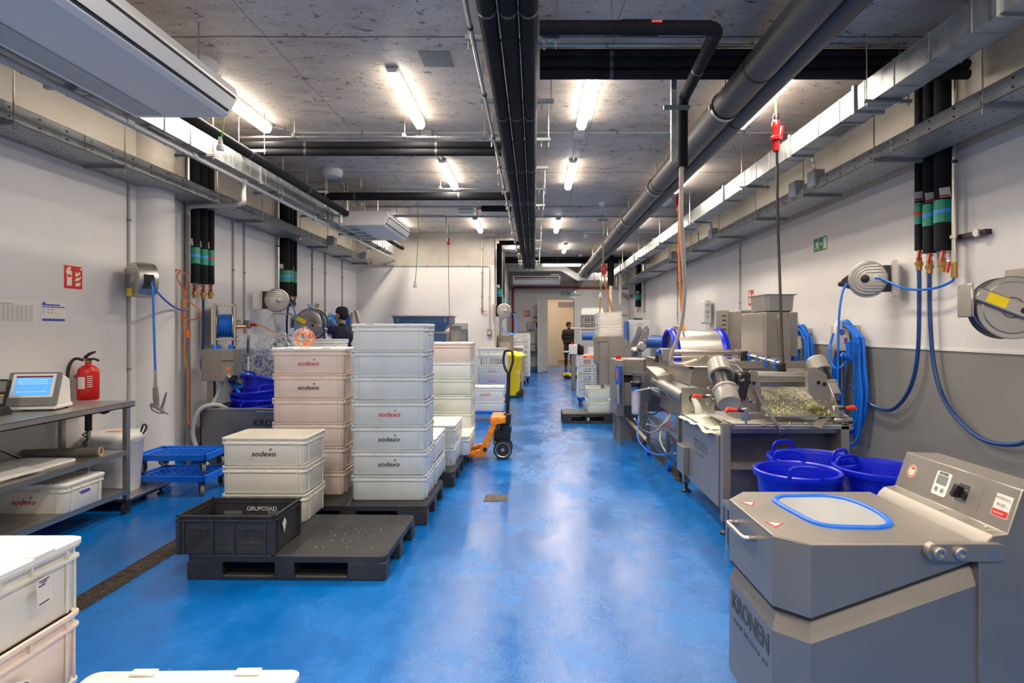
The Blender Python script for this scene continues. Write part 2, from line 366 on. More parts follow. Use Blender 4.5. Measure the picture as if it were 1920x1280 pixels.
# blue cove skirting
cove = [(0, 0), (.03, 0), (.012, .03), (.004, .17), (0, .17)]
def skirt(name, p0, d, L):
    d = Vector(d); nrm = Vector((-d.y, d.x, 0)); p0 = Vector(p0)
    rings = [[p0+d*s+nrm*a+Vector((0, 0, z)) for a, z in cove] for s in (0, L)]
    return struct(MB().loft(rings).build(name, M_FLOOR, smooth=0))
skirt('baseboard_left', (XL, YB, 0), (0, -1, 0), YB+4)
skirt('baseboard_right', (XR, -4, 0), (0, 1, 0), YF+4)
skirt('baseboard_rear', (XI, YB, 0), (-1, 0, 0), XI-XL)
skirt('baseboard_inner', (XI, YF, 0), (0, -1, 0), YF-YB)
skirt('baseboard_far', (DX0, YF, 0), (-1, 0, 0), DX0-XI)
skirt('baseboard_far.001', (XR, YF, 0), (-1, 0, 0), XR-DX1)
struct(MB().box(XR-.012, XR, -4, 12, 1.325, 1.345).build('trim_1', M_WHITEP, smooth=0))
# paint edge conduits across the two end walls
# far door, frame and the second doorway
b = MB()
for x0, x1, z0, z1 in ((DX0-.05, DX0, 0, DZ+.05), (DX1, DX1+.05, 0, DZ+.05), (DX0, DX1, DZ, DZ+.05)): b.box(x0, x1, YF-.02, YF+.27, z0, z1)
fr = struct(b.build('door_1', M_WHITEM, smooth=0)); tag(fr, 'tall white door standing open at the far end with its frame', 'door')
hx = .30; lm = Matrix.Translation((DX0-.02, YF-.03, 0)) @ Matrix.Rotation(R(-128), 4, 'Z')
lm = Matrix.Translation((DX0-.02, YF-.03, 0)) @ Matrix.Rotation(R(249), 4, 'Z')
MB().box(0, .92, -.02, .02, .01, 2.55, lm).build('door_leaf', M_DOOR, fr, bevel=.004)
b = MB(); b.tube([lm @ Vector((.84, .02, 1.13)), lm @ Vector((.84, .07, 1.13)), lm @ Vector((.72, .07, 1.13))], .011); b.tube([lm @ Vector((.84, -.02, 1.13)), lm @ Vector((.84, -.07, 1.13)), lm @ Vector((.72, -.07, 1.13))], .011)
b.box(.80, .88, -.026, .026, .98, 1.2, lm); b.build('door_handle', M_CHROME, fr)
b = MB().box(.25, .95, 25.0, 25.06, 0, 2.62); b.box(.93, .98, 24.95, 25.1, 0, 2.62)
dd = struct(b.build('door_2', mat('inner_door_paint', (.70,.62,.52), .5), smooth=0)); tag(dd, 'cream inner door panel of the lobby behind the open door', 'door')
MB().box(.98, 1.9, 24.98, 25.04, 2.40, 2.62).build('lintel_strip', M_GREYP, dd)
# flush second leaf of the double door, seen as a faint outline
b = MB().box(1.50, 2.62, YF-.012, YF, .17, 2.62); pl = struct(b.build('door_3', M_WALL, bevel=.004))
MB().box(2.60, 2.612, YF-.02, YF-.012, 1.6, 2.2).build('pull_bar', M_GREYP, pl)
slab('trim_2', 2.72, 3.34, YF-.02, YF, 1.98, 2.01, M_GREYP)

# ---------------------------------------------------------------- ceiling lamps
def tube_lamp():
    t = thing('ceiling_lamp', 'lamp', 'lamp', (0, 0, CEIL), 0, 'long tube lamps under the concrete ceiling')
    sec = lambda w, z0, z1, y: [Vector((x, y, z)) for x, z in ((-w, z1), (-w*.9, (z0+z1)/2), (-w*.5, z0), (w*.5, z0), (w*.9, (z0+z1)/2), (w, z1))]
    b = MB().loft([sec(.046, CEIL-.05, CEIL-.02, -.62), sec(.052, CEIL-.055, CEIL, -.60), sec(.052, CEIL-.055, CEIL, .60), sec(.046, CEIL-.05, CEIL-.02, .62)])
    b.build('housing', M_WHITEP, t)
    b = MB().loft([sec(.020, CEIL-.075, CEIL-.058, -.605), sec(.050, CEIL-.108, CEIL-.055, -.575), sec(.050, CEIL-.108, CEIL-.055, .575), sec(.020, CEIL-.075, CEIL-.058, .605)])
    b.build('diffuser', M_LAMPON, t)
    al = bpy.data.lights.new('tube_light', 'AREA'); al.shape = 'RECTANGLE'; al.size = .085; al.size_y = 1.14; al.energy = TUBE_POWER; al.color = (1, .87, .72)
    lo_ = bpy.data.objects.new('tube_light', al); COL.objects.link(lo_); lo_.parent = t; lo_.location = (0, 0, -.112)
    return t
lamp0 = tube_lamp(); first = True
LAMPS = []
cols = {'wall side': -2.72, 'duct side of the pipe bundle': -1.14, 'middle': .47, 'duct': 2.06}
spots = [(-2.72, 5.55, 'tube lamp beside the end of the nearer hanging air conditioner'), (-1.14, 5.43, 'tube lamp nearest the viewer beside the central black pipes, wholly in view'),
 (.47, 5.45, 'tube lamp just behind the thick black cross pipes, over the aisle'), (2.06, 5.43, 'tube lamp above the red hanging plug and cable'),
 (-1.14, 8.05, 'tube lamp between the white dome and the pipe bundle, second along the aisle'), (.48, 8.05, 'tube lamp second along over the aisle, past the grey junction box'),
 (2.06, 8.3, 'tube lamp behind the thick dark drain pipes'), (-2.62, 11.8, 'tube lamp glowing behind the farther air conditioner'), (-1.12, 11.95, 'tube lamp close to the top of the rear wall'),
 (.45, 11.95, 'tube lamp over the aisle beside the small smoke detector'), (2.03, 11.9, 'tube lamp third in the line along the galvanised duct'), (.77, 15.3, 'tube lamp over the aisle in front of the far cross pipes'),
 (-.55, 14.9, 'tube lamp in the narrow bay beside the inner wall pipes'), (2.02, 15.4, 'tube lamp fourth in the line along the galvanised duct'), (2.0, 19.1, 'tube lamp last in the line along the galvanised duct')]
behind = [(x, y) for x in (-2.72, -1.14, .47, 2.06) for y in (1.9, -1.6)]
for i, (x, y, lab) in enumerate(spots):
    l = lamp0 if i == 0 else dup(lamp0)
    l.location = (x, y, CEIL); l['label'] = lab
for i, (x, y) in enumerate(behind):
    l = dup(lamp0, (x, y, CEIL), None, 'tube lamp overhead behind the viewer, out of the picture')
l = dup(lamp0, (.81, 17.9, CEIL-.12), R(90), 'tube lamp running crosswise under the far cross pipes')
l.scale = (1, .95, 1)
for x in (.4, 1.2): MB().tube([(x, 17.9, CEIL-.12), (x, 17.9, CEIL)], .005, 6).build('hanger_rod', M_PIPE, l)
# corridor and annex lamps (warm)
warm = mat('corridor_lamp_lit', (.9,.8,.7), .4, 0, emit=(1,.84,.66), es=60)
for x, y, m_, lab in ((1.2, 23.2, warm, 'round warm lamp in the lobby behind the open door'), (1.3, 26.8, warm, 'round warm lamp in the corridor behind the lobby'), (-2.2, YB+1.5, mat('annex_lamp_lit', (.9,.9,.9), .4, 0, emit=(1,.93,.82), es=55), 'round lamp in the room behind the rear wall opening')):
    t = thing('corridor_lamp', lab, 'lamp', (x, y, CEIL)); MB().lathe([(.26, -.05), (.27, 0)], Matrix.Translation((x, y, CEIL))).build('housing', M_WHITEP, t)
    MB().lathe([(.1, -.085), (.2, -.08), (.25, -.05)], Matrix.Translation((x, y, CEIL))).build('diffuser', m_, t)

# ---------------------------------------------------------------- junction boxes, conduits
def run(name, lab, cat, pts, r, m, clips=0, cm=None, group=None, seg=10, bend=.06):
    """a rigid pipe through points with rounded corners, clips as parts"""
    P_ = [Vector(p) for p in pts]; out = [P_[0]]
    for i in range(1, len(P_)-1):
        a, c, d = P_[i-1], P_[i], P_[i+1]; u = (a-c); v = (d-c); k = min(bend, u.length*.45, v.length*.45); u.normalize(); v.normalize()
        for s in range(6): f = s/5; p0 = c+u*k; p1 = c+v*k; out.append(p0*(1-f)**2+c*2*f*(1-f)+p1*f*f)
    out.append(P_[-1])
    t = thing(name, lab, cat, tuple(P_[0]), 0, group); MB().tube(out, r, seg).build('pipe', m, t)
    if clips:
        acc = []; 
        for a, c in zip(P_, P_[1:]):
            n = max(1, int((c-a).length/clips)); d = (c-a).normalized()
            for k in range(n): acc.append((a+(c-a)*(k+.5)/n, d))
        for p, d in acc[:24]: MB().cyl(p-d*.012, p+d*.012, r*1.35, 8).build('clip', cm or M_GREYP, t)
    return t
zc = CEIL-.0125
run('conduit', 'grey conduit running crosswise on the ceiling behind the first lamps', 'conduit', [(-2.72, 6.18, zc), (-2.5, 6.4, zc), (.2, 6.4, zc), (2.9, 6.4, zc), (3.02, 6.4, 2.95)], .014, M_GREYPVC, 1.1)
for x in (-1.14, .47, 1.95):
    lab = {-1.14: 'grey junction box on the ceiling left of the black pipe bundle', .47: 'grey junction box on the ceiling over the aisle', 1.95: 'grey junction box on the ceiling beside the thick drain pipes'}[x]
    t = thing('junction_box', lab, 'box', (x, 6.4, CEIL)); MB().box(x-.06, x+.06, 6.33, 6.47, CEIL-.05, CEIL).build('housing', M_GREYPVC, t, bevel=.006); MB().box(x-.055, x+.055, 6.335, 6.465, CEIL-.058, CEIL-.05).build('lid', M_WHITEP, t, bevel=.003)
run('conduit', 'ceiling conduit from the aisle junction box to the next lamp', 'conduit', [(.46, 6.47, zc), (.48, 7.4, zc)], .012, M_GREYPVC)
run('conduit', 'ceiling conduit left of the bundle to the second lamp', 'conduit', [(-1.14, 6.47, zc), (-1.14, 7.4, zc)], .012, M_GREYPVC)
run('conduit', 'white conduit on the ceiling crossing in front of the small smoke detector', 'conduit', [(-2.9, 10.3, zc), (3.0, 10.3, zc), (3.05, 10.3, 2.95)], .014, M_GREYPVC, 1.2)
run('conduit', 'thin conduit on the ceiling above the rear wall lamp', 'conduit', [(-2.9, 11.2, zc), (3.0, 11.2, zc), (3.08, 11.2, 2.95)], .012, M_GREYPVC, 1.2)
run('conduit', 'thin conduit on the ceiling, bending down beside the rear bundle', 'conduit', [(-.3, 13.0, zc), (3.0, 13.0, zc), (3.08, 13.0, 2.95)], .012, M_GREYPVC, 1.2)
run('conduit', 'steel conduit down to a red tap on the rear wall', 'conduit', [(-.4, 13.12, 3.5), (-1.14, 13.17, 3.5), (-1.14, 13.17, 1.96)], .016, M_PIPE, .5)
t = thing('wall_tap', 'small tap with a red lever at the foot of the rear wall steel pipe', 'tap', (-1.14, 13.17, 1.9)); MB().cyl((-1.14, 13.17, 1.97), (-1.14, 13.17, 1.86), .02, 10).build('body', M_BRASS, t); MB().box(-1.14, -1.04, 13.14, 13.155, 1.885, 1.9).build('lever', M_RED, t)
run('conduit', 'white conduit along the paint edge of the rear wall, bending down to a socket', 'conduit', [(XL+.2, 13.18, 2.885), (-.98, 13.18, 2.885), (-.98, 13.18, 1.5)], .014, M_GREYPVC, .8)
t = thing('wall_socket', 'small grey socket at the foot of the rear wall conduit', 'socket', (-.98, 13.15, 1.42)); MB().box(-1.03, -.93, 13.12, 13.2, 1.36, 1.5).build('housing', M_GREYP, t, bevel=.006); MB().box(-1.015, -.945, 13.11, 13.12, 1.38, 1.46).build('flap', M_GREYPVC, t, bevel=.004)

# domes and detectors
def dome(x, y, r, h, name, lab, cat):
    t = thing(name, lab, cat, (x, y, CEIL)); T = Matrix.Translation((x, y, CEIL))
    MB().lathe([(r, -h*.35), (r, 0)], T).build('base', M_WHITEP, t); MB().lathe([(r*.3, -h), (r*.8, -h*.93), (r*.97, -h*.6), (r, -h*.35)], T).build('cover', M_WHITEM, t)
    return t
dome(-2.62, 4.72, .13, .10, 'ceiling_dome', 'large white dome on the ceiling above the end of the nearer air conditioner', 'dome')
dome(-2.66, 7.95, .13, .10, 'ceiling_dome', 'white dome on the ceiling crack between the two air conditioners', 'dome')
for x, y, lab in ((-2.9, 10.0, 'small white smoke detector above the farther air conditioner'), (1.13, 10.0, 'small white smoke detector on the ceiling beside the thick drain pipes'), (1.15, 13.4, 'small white smoke detector over the far aisle'), (1.3, 17.0, 'small white smoke detector near the far cross lamp')):
    t = thing('smoke_detector', lab, 'detector', (x, y, CEIL)); T = Matrix.Translation((x, y, CEIL))
    MB().lathe([(.055, -.03), (.06, 0)], T, 20).build('base', M_WHITEP, t); MB().lathe([(.015, -.065), (.035, -.06), (.045, -.03)], T, 20).build('cover', M_WHITEM, t)
t = thing('emergency_light', 'pale emergency light box on the ceiling before the rear wall', 'light', (-1.2, 10.6, CEIL)); MB().box(-1.33, -1.07, 10.5, 10.75, CEIL-.06, CEIL).build('housing', M_WHITEP, t, bevel=.01); MB().box(-1.31, -1.09, 10.52, 10.73, CEIL-.08, CEIL-.06).build('lens', M_WHITEM, t, bevel=.008)
t = thing('emergency_light', 'pale emergency light box on the ceiling beside the drain pipes, over the washer', 'light', (2.1, 9.7, CEIL)); MB().box(2.0, 2.2, 9.6, 9.95, CEIL-.06, CEIL).build('housing', M_WHITEP, t, bevel=.01); MB().box(2.01, 2.19, 9.62, 9.93, CEIL-.08, CEIL-.06).build('lens', M_WHITEM, t, bevel=.008)
MB().box(-.88, -.64, 4.55, 4.82, CEIL-.004, CEIL).build('ceiling_patch', mat('patch_grey', (.24,.225,.21), .6)); tag(bpy.data.objects['ceiling_patch'], 'square grey cover plate set in the concrete ceiling', 'plate')

# ---------------------------------------------------------------- perforated cable trays with brackets
def tray(xo, xi, y0, y1, zb, h, lab):
    t = thing('cable_tray', lab, 'cable tray', ((xo+xi)/2, y0, zb))
    a, c = min(xo, xi), max(xo, xi)
    MB().box(a, c, y0, y1, zb, zb+.003).build('bottom', M_TRAY, t, smooth=0)
    for nm, x in (('side_rail', xo), ('side_rail', xi)):
        s = 1 if x == a else -1
        b = MB().box(min(x, x+s*.003), max(x, x+s*.003), y0, y1, zb, zb+h); b.box(min(x, x+s*.018), max(x, x+s*.018), y0, y1, zb+h-.004, zb+h); b.box(min(x-s*.004, x+s*.003), max(x-s*.004, x+s*.003), y0, y1, zb+h*.45, zb+h*.5)
        k = math.ceil(y0/2.4)*2.4
        while k < y1 and x == xo: b.box(xo-.006 if xo > xi else xo-.004, xo+.004 if xo > xi else xo+.006, k-.07, k+.07, zb, zb+h*.98); k += 2.4
        b.m = [0]*len(b.f); nf = len(b.f); k = y0+.2
        while k < y1:
            for z in (zb+h*.25, zb+h*.75): b.cyl((x-s*.002, k, z), (x-s*.005, k, z), .008, 6)
            k += .25
        b.m = [0]*nf+[1]*(len(b.f)-nf); b.build(nm, None, t, smooth=0, mats=[M_GALV, M_BLACK])
    return t
tray(-3.53, -3.85, -3.9, 13.1, 2.90, .125, 'perforated steel cable tray hung along the extinguisher wall')
tray(2.82, 3.19, -3.9, 21.0, 2.90, .11, 'perforated steel cable tray hung along the wall with the green exit signs')
def bracket(x0, x1, y, zt, rod, lab, group, zroof=CEIL):
    t = thing('tray_bracket', lab, 'bracket', ((x0+x1)/2, y, zt), 0, group)
    b = MB().box(x0, x1, y-.02, y+.02, zt-.03, zt); b.build('channel', M_GREYP, t, smooth=0)
    for x in rod: MB().tube([(x, y, zt-.06), (x, y, zroof)], .0055, 6).build('rod', M_PIPE, t)
    return t
G1, G2 = 'brackets under the cable tray on the extinguisher wall', 'brackets under the cable tray on the exit sign wall'
y = 1.9
for k, y in enumerate([2.2, 4.05, 5.15, 6.65, 7.75, 9.0, 10.2, 11.5, 12.7]):
    bracket(-3.84, -3.49, y, 2.90, [-3.50], 'steel bracket and rod holding up the cable tray over the extinguisher wall', G1)
for k, y in enumerate([2.4, 3.75, 4.95, 6.25, 7.6, 9.1, 10.7, 12.5, 14.5, 16.5, 18.5, 20.5]):
    bracket(2.78, 3.18, y, 2.90, [2.79], 'steel bracket and rod holding up the cable tray over the exit sign wall', G2)
for x, y, lab in ((2.86, 6.55, 'nearer of two pale junction boxes on the exit sign side cable tray'), (2.86, 6.1, 'pale junction box on the cable tray closest to the hanging red plug'), (2.86, 9.6, 'pale junction box on the cable tray behind the cream hose'), (2.86, 12.4, 'pale junction box on the cable tray far down the exit sign wall'), (-3.5, 10.4, 'grey junction box on the cable tray under the farther air conditioner'), (-3.5, 12.35, 'pale junction box at the rear end of the extinguisher side tray')):
    t = thing('junction_box', lab, 'box', (x, y, 2.95)); s = 1 if x > 0 else -1
    MB().box(x-.06, x+.04, y-.09, y+.09, 2.93, 3.10).build('housing', M_GREYPVC, t, bevel=.008); MB().box(x-s*.068, x-s*.058, y-.075, y+.075, 2.945, 3.085).build('lid', M_WHITEM, t, bevel=.003) if x < 0 else MB().box(x-.068, x-.058, y-.075, y+.075, 2.945, 3.085).build('lid', M_WHITEP, t, bevel=.003)

# ---------------------------------------------------------------- galvanised ducts
def duct(lab, x0, x1, z0, z1, ys, grilles=()):
    t = thing('air_duct', lab, 'duct', ((x0+x1)/2, ys[0], z0))
    b = MB().box(x0, x1, ys[0], ys[-1], z0, z1); y = ys[0]+.3
    while y < ys[-1]: b.box(x0-.004, x1+.004, y-.006, y+.006, z0-.004, z1+.004); y += .36
    b.build('duct_body', M_GALV, t, smooth=0)
    for y in ys[1:-1]: MB().box(x0-.018, x1+.018, y-.018, y+.018, z0-.018, z1+.018).build('flange', M_GALV, t, smooth=0, bevel=.002)
    for y in grilles:
        b = MB().box(x0+.025, x1-.025, y-.17, y+.17, z0-.012, z0); g = b.build('grille', M_GALV, t, smooth=0)
        b = MB(); 
        for k in range(5): b.box(x0+.04+k*(x1-x0-.08)/5, x0+.04+(k+.55)*(x1-x0-.08)/5, y-.14, y+.14, z0-.0135, z0-.012)
        b.build('grille_slots', M_BLACK, g, smooth=0)
    return t
duct('square galvanised duct running along above the extinguisher side tray', -3.15, -2.93, 3.07, 3.25, [-3.8, 1.8, 3.9, 6.45, 8.6, 10.8, 12.6], (4.8,))
duct('square galvanised duct running along above the exit sign side tray', 2.42, 2.62, 3.14, 3.32, [-3.8, 1.6, 3.15, 4.55, 5.7, 7.7, 9.9, 12.2, 14.6, 17.0, 18.9], (4.95,))
for x0, x1, zb, ys, g, lab in ((-3.17, -2.91, 3.07, (2.0, 5.4, 6.9, 8.3, 9.9, 11.6), 'hangers of the duct over the extinguisher wall', 'thin channel and rods holding up the duct over the extinguisher wall'), (2.40, 2.64, 3.14, (2.0, 4.3, 6.9, 9.2, 11.4, 13.7, 16.2), 'hangers of the duct over the exit sign wall', 'thin channel and rods holding up the duct over the exit sign wall')):
    for y in ys:
        t = thing('duct_hanger', lab, 'hanger', ((x0+x1)/2, y, zb), 0, g); MB().box(x0-.05, x1+.05, y-.012, y+.012, zb-.024, zb-.004).build('channel', M_GREYP, t, smooth=0)
        for x in (x0-.03, x1+.03): MB().tube([(x, y, zb-.05), (x, y, CEIL)], .005, 6).build('rod', M_PIPE, t)
# cross duct before the far wall, stepping down and up again
path = [(-.85, 3.44), (1.55, 3.44), (1.62, 3.44), (1.98, 3.14), (2.12, 3.11), (2.22, 3.13)]
def ribbon(pts, hh, y0, y1):
    rings = []
    for x, z in pts: rings.append([Vector((x, y0, z-hh)), Vector((x, y1, z-hh)), Vector((x, y1, z+hh)), Vector((x, y0, z+hh))])
    return MB().loft(rings)
t = thing('air_duct', 'galvanised duct crossing in front of the far wall with a step down', 'duct', (.5, 19, 3.4))
ribbon([(-.85, 3.44), (.84, 3.44), (1.32, 3.15), (1.98, 3.15), (2.42, 3.23)], .11, 18.9, 19.2).build('duct_body', M_GALV, t, smooth=0)
for x, z in ((-.1, 3.44), (.84, 3.44), (1.40, 3.15), (1.9, 3.15)): MB().box(x-.02, x+.02, 18.88, 19.22, z-.13, z+.13).build('flange', M_GALV, t, smooth=0)

# ---------------------------------------------------------------- grey waste pipe under the left duct with its branch
t = thing('waste_pipe', 'light grey plastic pipe slung below the duct on the extinguisher side', 'pipe', (-3.0, 3, 3.03))
MB().tube([(-3.0, -3.9, 3.05), (-3.0, 12.9, 3.0), (-3.02, 13.02, 2.98), (-3.30, 13.16, 2.92)], .021, 12).build('pipe', M_GREYPVC, t)
for y in (4.45, 5.3, 6.22, 7.1, 8.2, 9.2, 10.3, 11.6): MB().cyl((-3.0, y-.035, 3.03), (-3.0, y+.035, 3.03), .027, 12).build('sleeve', M_GREYPVC, t)
br = MB().tube(bez([(-3.0, 6.22, 3.01), (-3.0, 6.22, 2.87), (-3.0, 6.22, 2.82), (-3.06, 6.26, 2.795), (-3.4, 6.45, 2.82), (-3.72, 6.62, 2.85), (-3.83, 6.68, 2.84), (-3.85, 6.7, 2.78), (-3.85, 6.7, 1.5), (-3.85, 6.7, .0)], 5), .024, 12).build('branch', M_GREYPVC, t)
for y in (7.0, 9.6, 11.9): MB().tube([(-3.0, y, 3.05), (-3.0, y, 3.07)], .006, 6).build('strap', M_BLACKR, t)
run('support_post', 'dark grey square post standing against the column under the branch pipe', 'post', [(-3.80, 6.62, 0), (-3.80, 6.62, 2.75)], .022, M_GREYP, seg=4)

# black pipe beside the left duct
def fat(lab, pts, r, name='insulated_pipe', m=None, rings=1.0, group=None, bend=.12):
    P_ = [Vector(p) for p in pts]
    t = run(name, lab, 'pipe', pts, r, m or M_RUBBER, 0, None, group, 16, bend)
    L = (P_[-1]-P_[0]).length
    b = None
    for a, c in zip(P_, P_[1:]):
        n = int((c-a).length/rings); d = (c-a).normalized()
        for k in range(n):
            p = a+(c-a)*(k+.5)/max(n, 1); MB().cyl(p-d*.012, p+d*.012, r*1.03, 16).build('seam_band', M_PVC if m is None else M_BLACKR, t)
    return t
fat('black insulated pipe running between the extinguisher side duct and the ceiling', [(-2.72, -3.9, 3.17), (-2.72, 12.4, 3.17)], .045, rings=1.4)
for y in (5.85, 7.6, 9.3):
    t = thing('pipe_hanger', 'galvanised hanger strip over the black pipe beside the extinguisher side duct', 'hanger', (-2.75, y, 3.24), 0, 'hangers of the black pipe over the extinguisher side'); MB().box(-2.9, -2.6, y-.015, y+.015, 3.218, 3.24).build('channel', M_GALV, t, smooth=0)
    for x in (-2.87, -2.62): MB().tube([(x, y, 3.2), (x, y, CEIL)], .005, 6).build('rod', M_PIPE, t)

# centre bundle
for x, lab in ((-.252, 'leftmost of three black insulated pipes running down the middle of the ceiling'), (-.141, 'middle one of three black insulated pipes running down the room'), (-.032, 'rightmost of three black insulated pipes running down the middle of the ceiling')):
    t = fat(lab, [(x, -3.9, 3.2), (x, 16.6, 3.2), (x, 16.85, 3.24), (x, 16.9, CEIL-.005)], .052, rings=1.55, group='three black pipes down the middle of the ceiling', bend=.1)
run('steel_conduit', 'thin steel pipe with clamps beside the three central black pipes', 'pipe', [(-.36, -3.9, 3.22), (-.37, 16.6, 3.2), (-.37, 16.6, 3.6)], .013, M_PIPE, .95, M_BLACKR)
G3 = 'brackets under the three central pipes'
for y in (2.3, 3.66, 4.67, 5.62, 6.6, 7.6, 8.6, 9.7, 10.8, 12.0, 13.2, 14.4, 15.6, 16.3):
    t = thing('pipe_bracket', 'channel bracket on rods across the three central black pipes', 'bracket', (-.14, y, 3.26), 0, G3)
    MB().box(-.42, .15, y-.02, y+.02, 3.253, 3.28).build('channel', M_GALV, t, smooth=0)
    for x in (-.40, .13): MB().tube([(x, y, 3.2), (x, y, CEIL)], .005, 6).build('rod', M_PIPE, t)
    MB().cyl((.06, y, 3.2), (.06, y, 3.26), .008, 6).build('bolt', M_PIPE, t)

# cross pipes
GX = 'black insulated cross pipes over the room'
fat('upper black cross pipe from the extinguisher side to the central bundle, nearer pair', [(-2.95, 6.05, 3.345), (-.33, 6.05, 3.345)], .036)
fat('lower black cross pipe from the extinguisher side to the central bundle, nearer pair', [(-2.95, 6.05, 3.275), (-.33, 6.05, 3.275)], .036)
fat('black cross pipe above the farther air conditioner', [(-3.2, 8.35, 3.34), (-.33, 8.35, 3.34)], .055)
run('conduit', 'steel pipe laid along the nearer black cross pipes', 'pipe', [(-2.95, 6.0, 3.41), (-.33, 6.0, 3.41)], .012, M_PIPE, .9)
run('conduit', 'steel pipe laid along the cross pipe above the farther air conditioner', 'pipe', [(-3.0, 8.3, 3.43), (-.33, 8.3, 3.43)], .012, M_PIPE, .9)
for x in (-2.4, -1.3, -.5):
    for y, z in ((6.03, 3.42), (8.33, 3.44)):
        t = thing('pipe_clamp', 'small ceiling clamp holding a crosswise pipe run', 'clamp', (x, y, z), 0, 'ceiling clamps of the crosswise pipes'); MB().box(x-.015, x+.015, y-.05, y+.05, z-.01, z+.03).build('channel', M_GREYP, t, smooth=0); MB().tube([(x, y, z+.02), (x, y, CEIL)], .006, 6).build('rod', M_PIPE, t)
for i, z in enumerate((3.553, 3.476, 3.401)):
    fat(['topmost', 'middle', 'lowest'][i]+' of the black cross pipes in front of the aisle lamp', [(.04, 4.5, z), (3.24, 4.5, z)], .036)
run('conduit', 'thin steel pipe over the black cross pipes in front of the aisle lamp', 'pipe', [(.0, 4.43, 3.585), (3.2, 4.43, 3.585)], .012, M_PIPE, 1.0)
fat('thick black pipe with a red tag, turning over the aisle and dropping down', [(.03, 3.6, 3.3), (1.10, 3.6, 3.3), (1.17, 4.76, 3.3), (1.17, 4.76, 2.78)], .042, bend=.09)
MB().cyl((.52, 3.6, 3.3), (.74, 3.6, 3.3), .047, 16).build('pipe_sleeve', M_RUBBER); tag(bpy.data.objects['pipe_sleeve'], 'thicker black sleeve around the tagged overhead pipe', 'sleeve')
MB().box(.69, .755, 3.549, 3.552, 3.305, 3.325).build('pipe_tag', M_INKR); tg = tag(bpy.data.objects['pipe_tag'], 'small red tag stuck on the thick black overhead pipe', 'tag'); text('lettering', 'armacell', .016, M_WHITEP, tg, (.722, 3.548, 3.315))
for x, lab in ((.14, 'thin rod hanging the thick tagged pipe beside the central bundle'), (.46, 'thin rod hanging the thick tagged pipe by its sleeve')):
    tag(MB().tube([(x, 3.6, 3.34), (x, 3.6, CEIL)], .006, 6).build('hanger_rod', M_PIPE), lab, 'rod')
b = thing('strut_post', 'galvanised channel hanging from the ceiling beside the dropping black pipe', 'channel', (1.08, 4.7, 2.8)); MB().box(1.06, 1.10, 4.66, 4.70, 2.80, 3.24).build('channel', M_GALV, b, smooth=0); MB().box(1.06, 1.10, 4.66, 4.70, 3.24, CEIL).build('channel_top', M_GALV, b, smooth=0); MB().box(1.0, 1.2, 4.65, 4.68, 3.2, 3.23).build('cross_plate', M_GREYP, b)
# short stub with a red valve
t = thing('pipe_stub', 'short thick black pipe stub with a red valve left of the central bundle', 'pipe', (-.7, 9.9, 3.5)); MB().cyl((-.87, 9.9, 3.48), (-.38, 9.9, 3.48), .05, 14).build('insulation', M_RUBBER, t); MB().cyl((-.95, 9.9, 3.48), (-.87, 9.9, 3.48), .02, 8).build('valve_body', M_BRASS, t); MB().box(-.95, -.93, 9.87, 9.89, 3.36, 3.46).build('lever', M_RED, t); MB().tube([(-.6, 9.9, 3.5), (-.6, 9.9, CEIL)], .006, 6).build('rod', M_PIPE, t)

# thick drain pipes along the right
d1 = fat('thicker, upper of two dark grey drain pipes running under the ceiling', [(1.50, -3.9, 3.25), (1.50, 21.45, 3.25)], .108, name='drain_pipe', m=M_PVC, rings=3.0)
d2 = fat('thinner dark grey drain pipe beside the big one under the ceiling', [(1.735, -3.9, 3.30), (1.735, 21.45, 3.30)], .085, name='drain_pipe', m=M_PVC, rings=3.4)
for y in (2.2, 4.73, 7.4, 9.6, 12.4, 15.6, 18.4):
    t = thing('pipe_clamp', 'round steel clamp ring of the thick drain pipe', 'clamp', (1.5, y, 3.25), 0, 'clamp rings of the thick drain pipe')
    b = MB().lathe([(.109, -.02), (.118, -.02), (.118, .02), (.109, .02), (.109, -.02)], axis_mx((1.5, y, 3.25), (0, 1, 0)), 28, False); b.build('ring', M_PIPE, t)
    MB().lathe([(.1085, -.03), (.112, -.03), (.112, .03), (.1085, .03), (.1085, -.03)], axis_mx((1.5, y, 3.25), (0, 1, 0)), 28, False).build('rubber_lining', M_BLACKR, t)
    MB().tube([(1.5, y, 3.36), (1.5, y, CEIL)], .008, 6).build('rod', M_PIPE, t); MB().box(1.37, 1.395, y-.015, y+.015, 3.22, 3.26).build('bolt_lug', M_PIPE, t)

# far cross pipes
fat('thick black cross pipe under the ceiling near the far wall', [(-.85, 17.5, 3.48), (3.2, 17.5, 3.48)], .07)
fat('thinner black cross pipe under the ceiling near the far wall', [(-.85, 17.0, 3.50), (3.2, 17.0, 3.50)], .04)
slab('trim_3', XI, XR, 17.6, 17.75, 3.42, CEIL, M_CEIL)

# ---------------------------------------------------------------- red fire pipe at the far wall
run('fire_pipe', 'red fire water pipe along the top of the far wall and down beside the cabinet', 'pipe', [(2.75, 21.42, 2.98), (-.76, 21.42, 2.98), (-.76, 21.42, 1.08), (-.5, 21.42, 1.08)], .035, M_REDP, 1.8, M_GREYP, bend=.1)

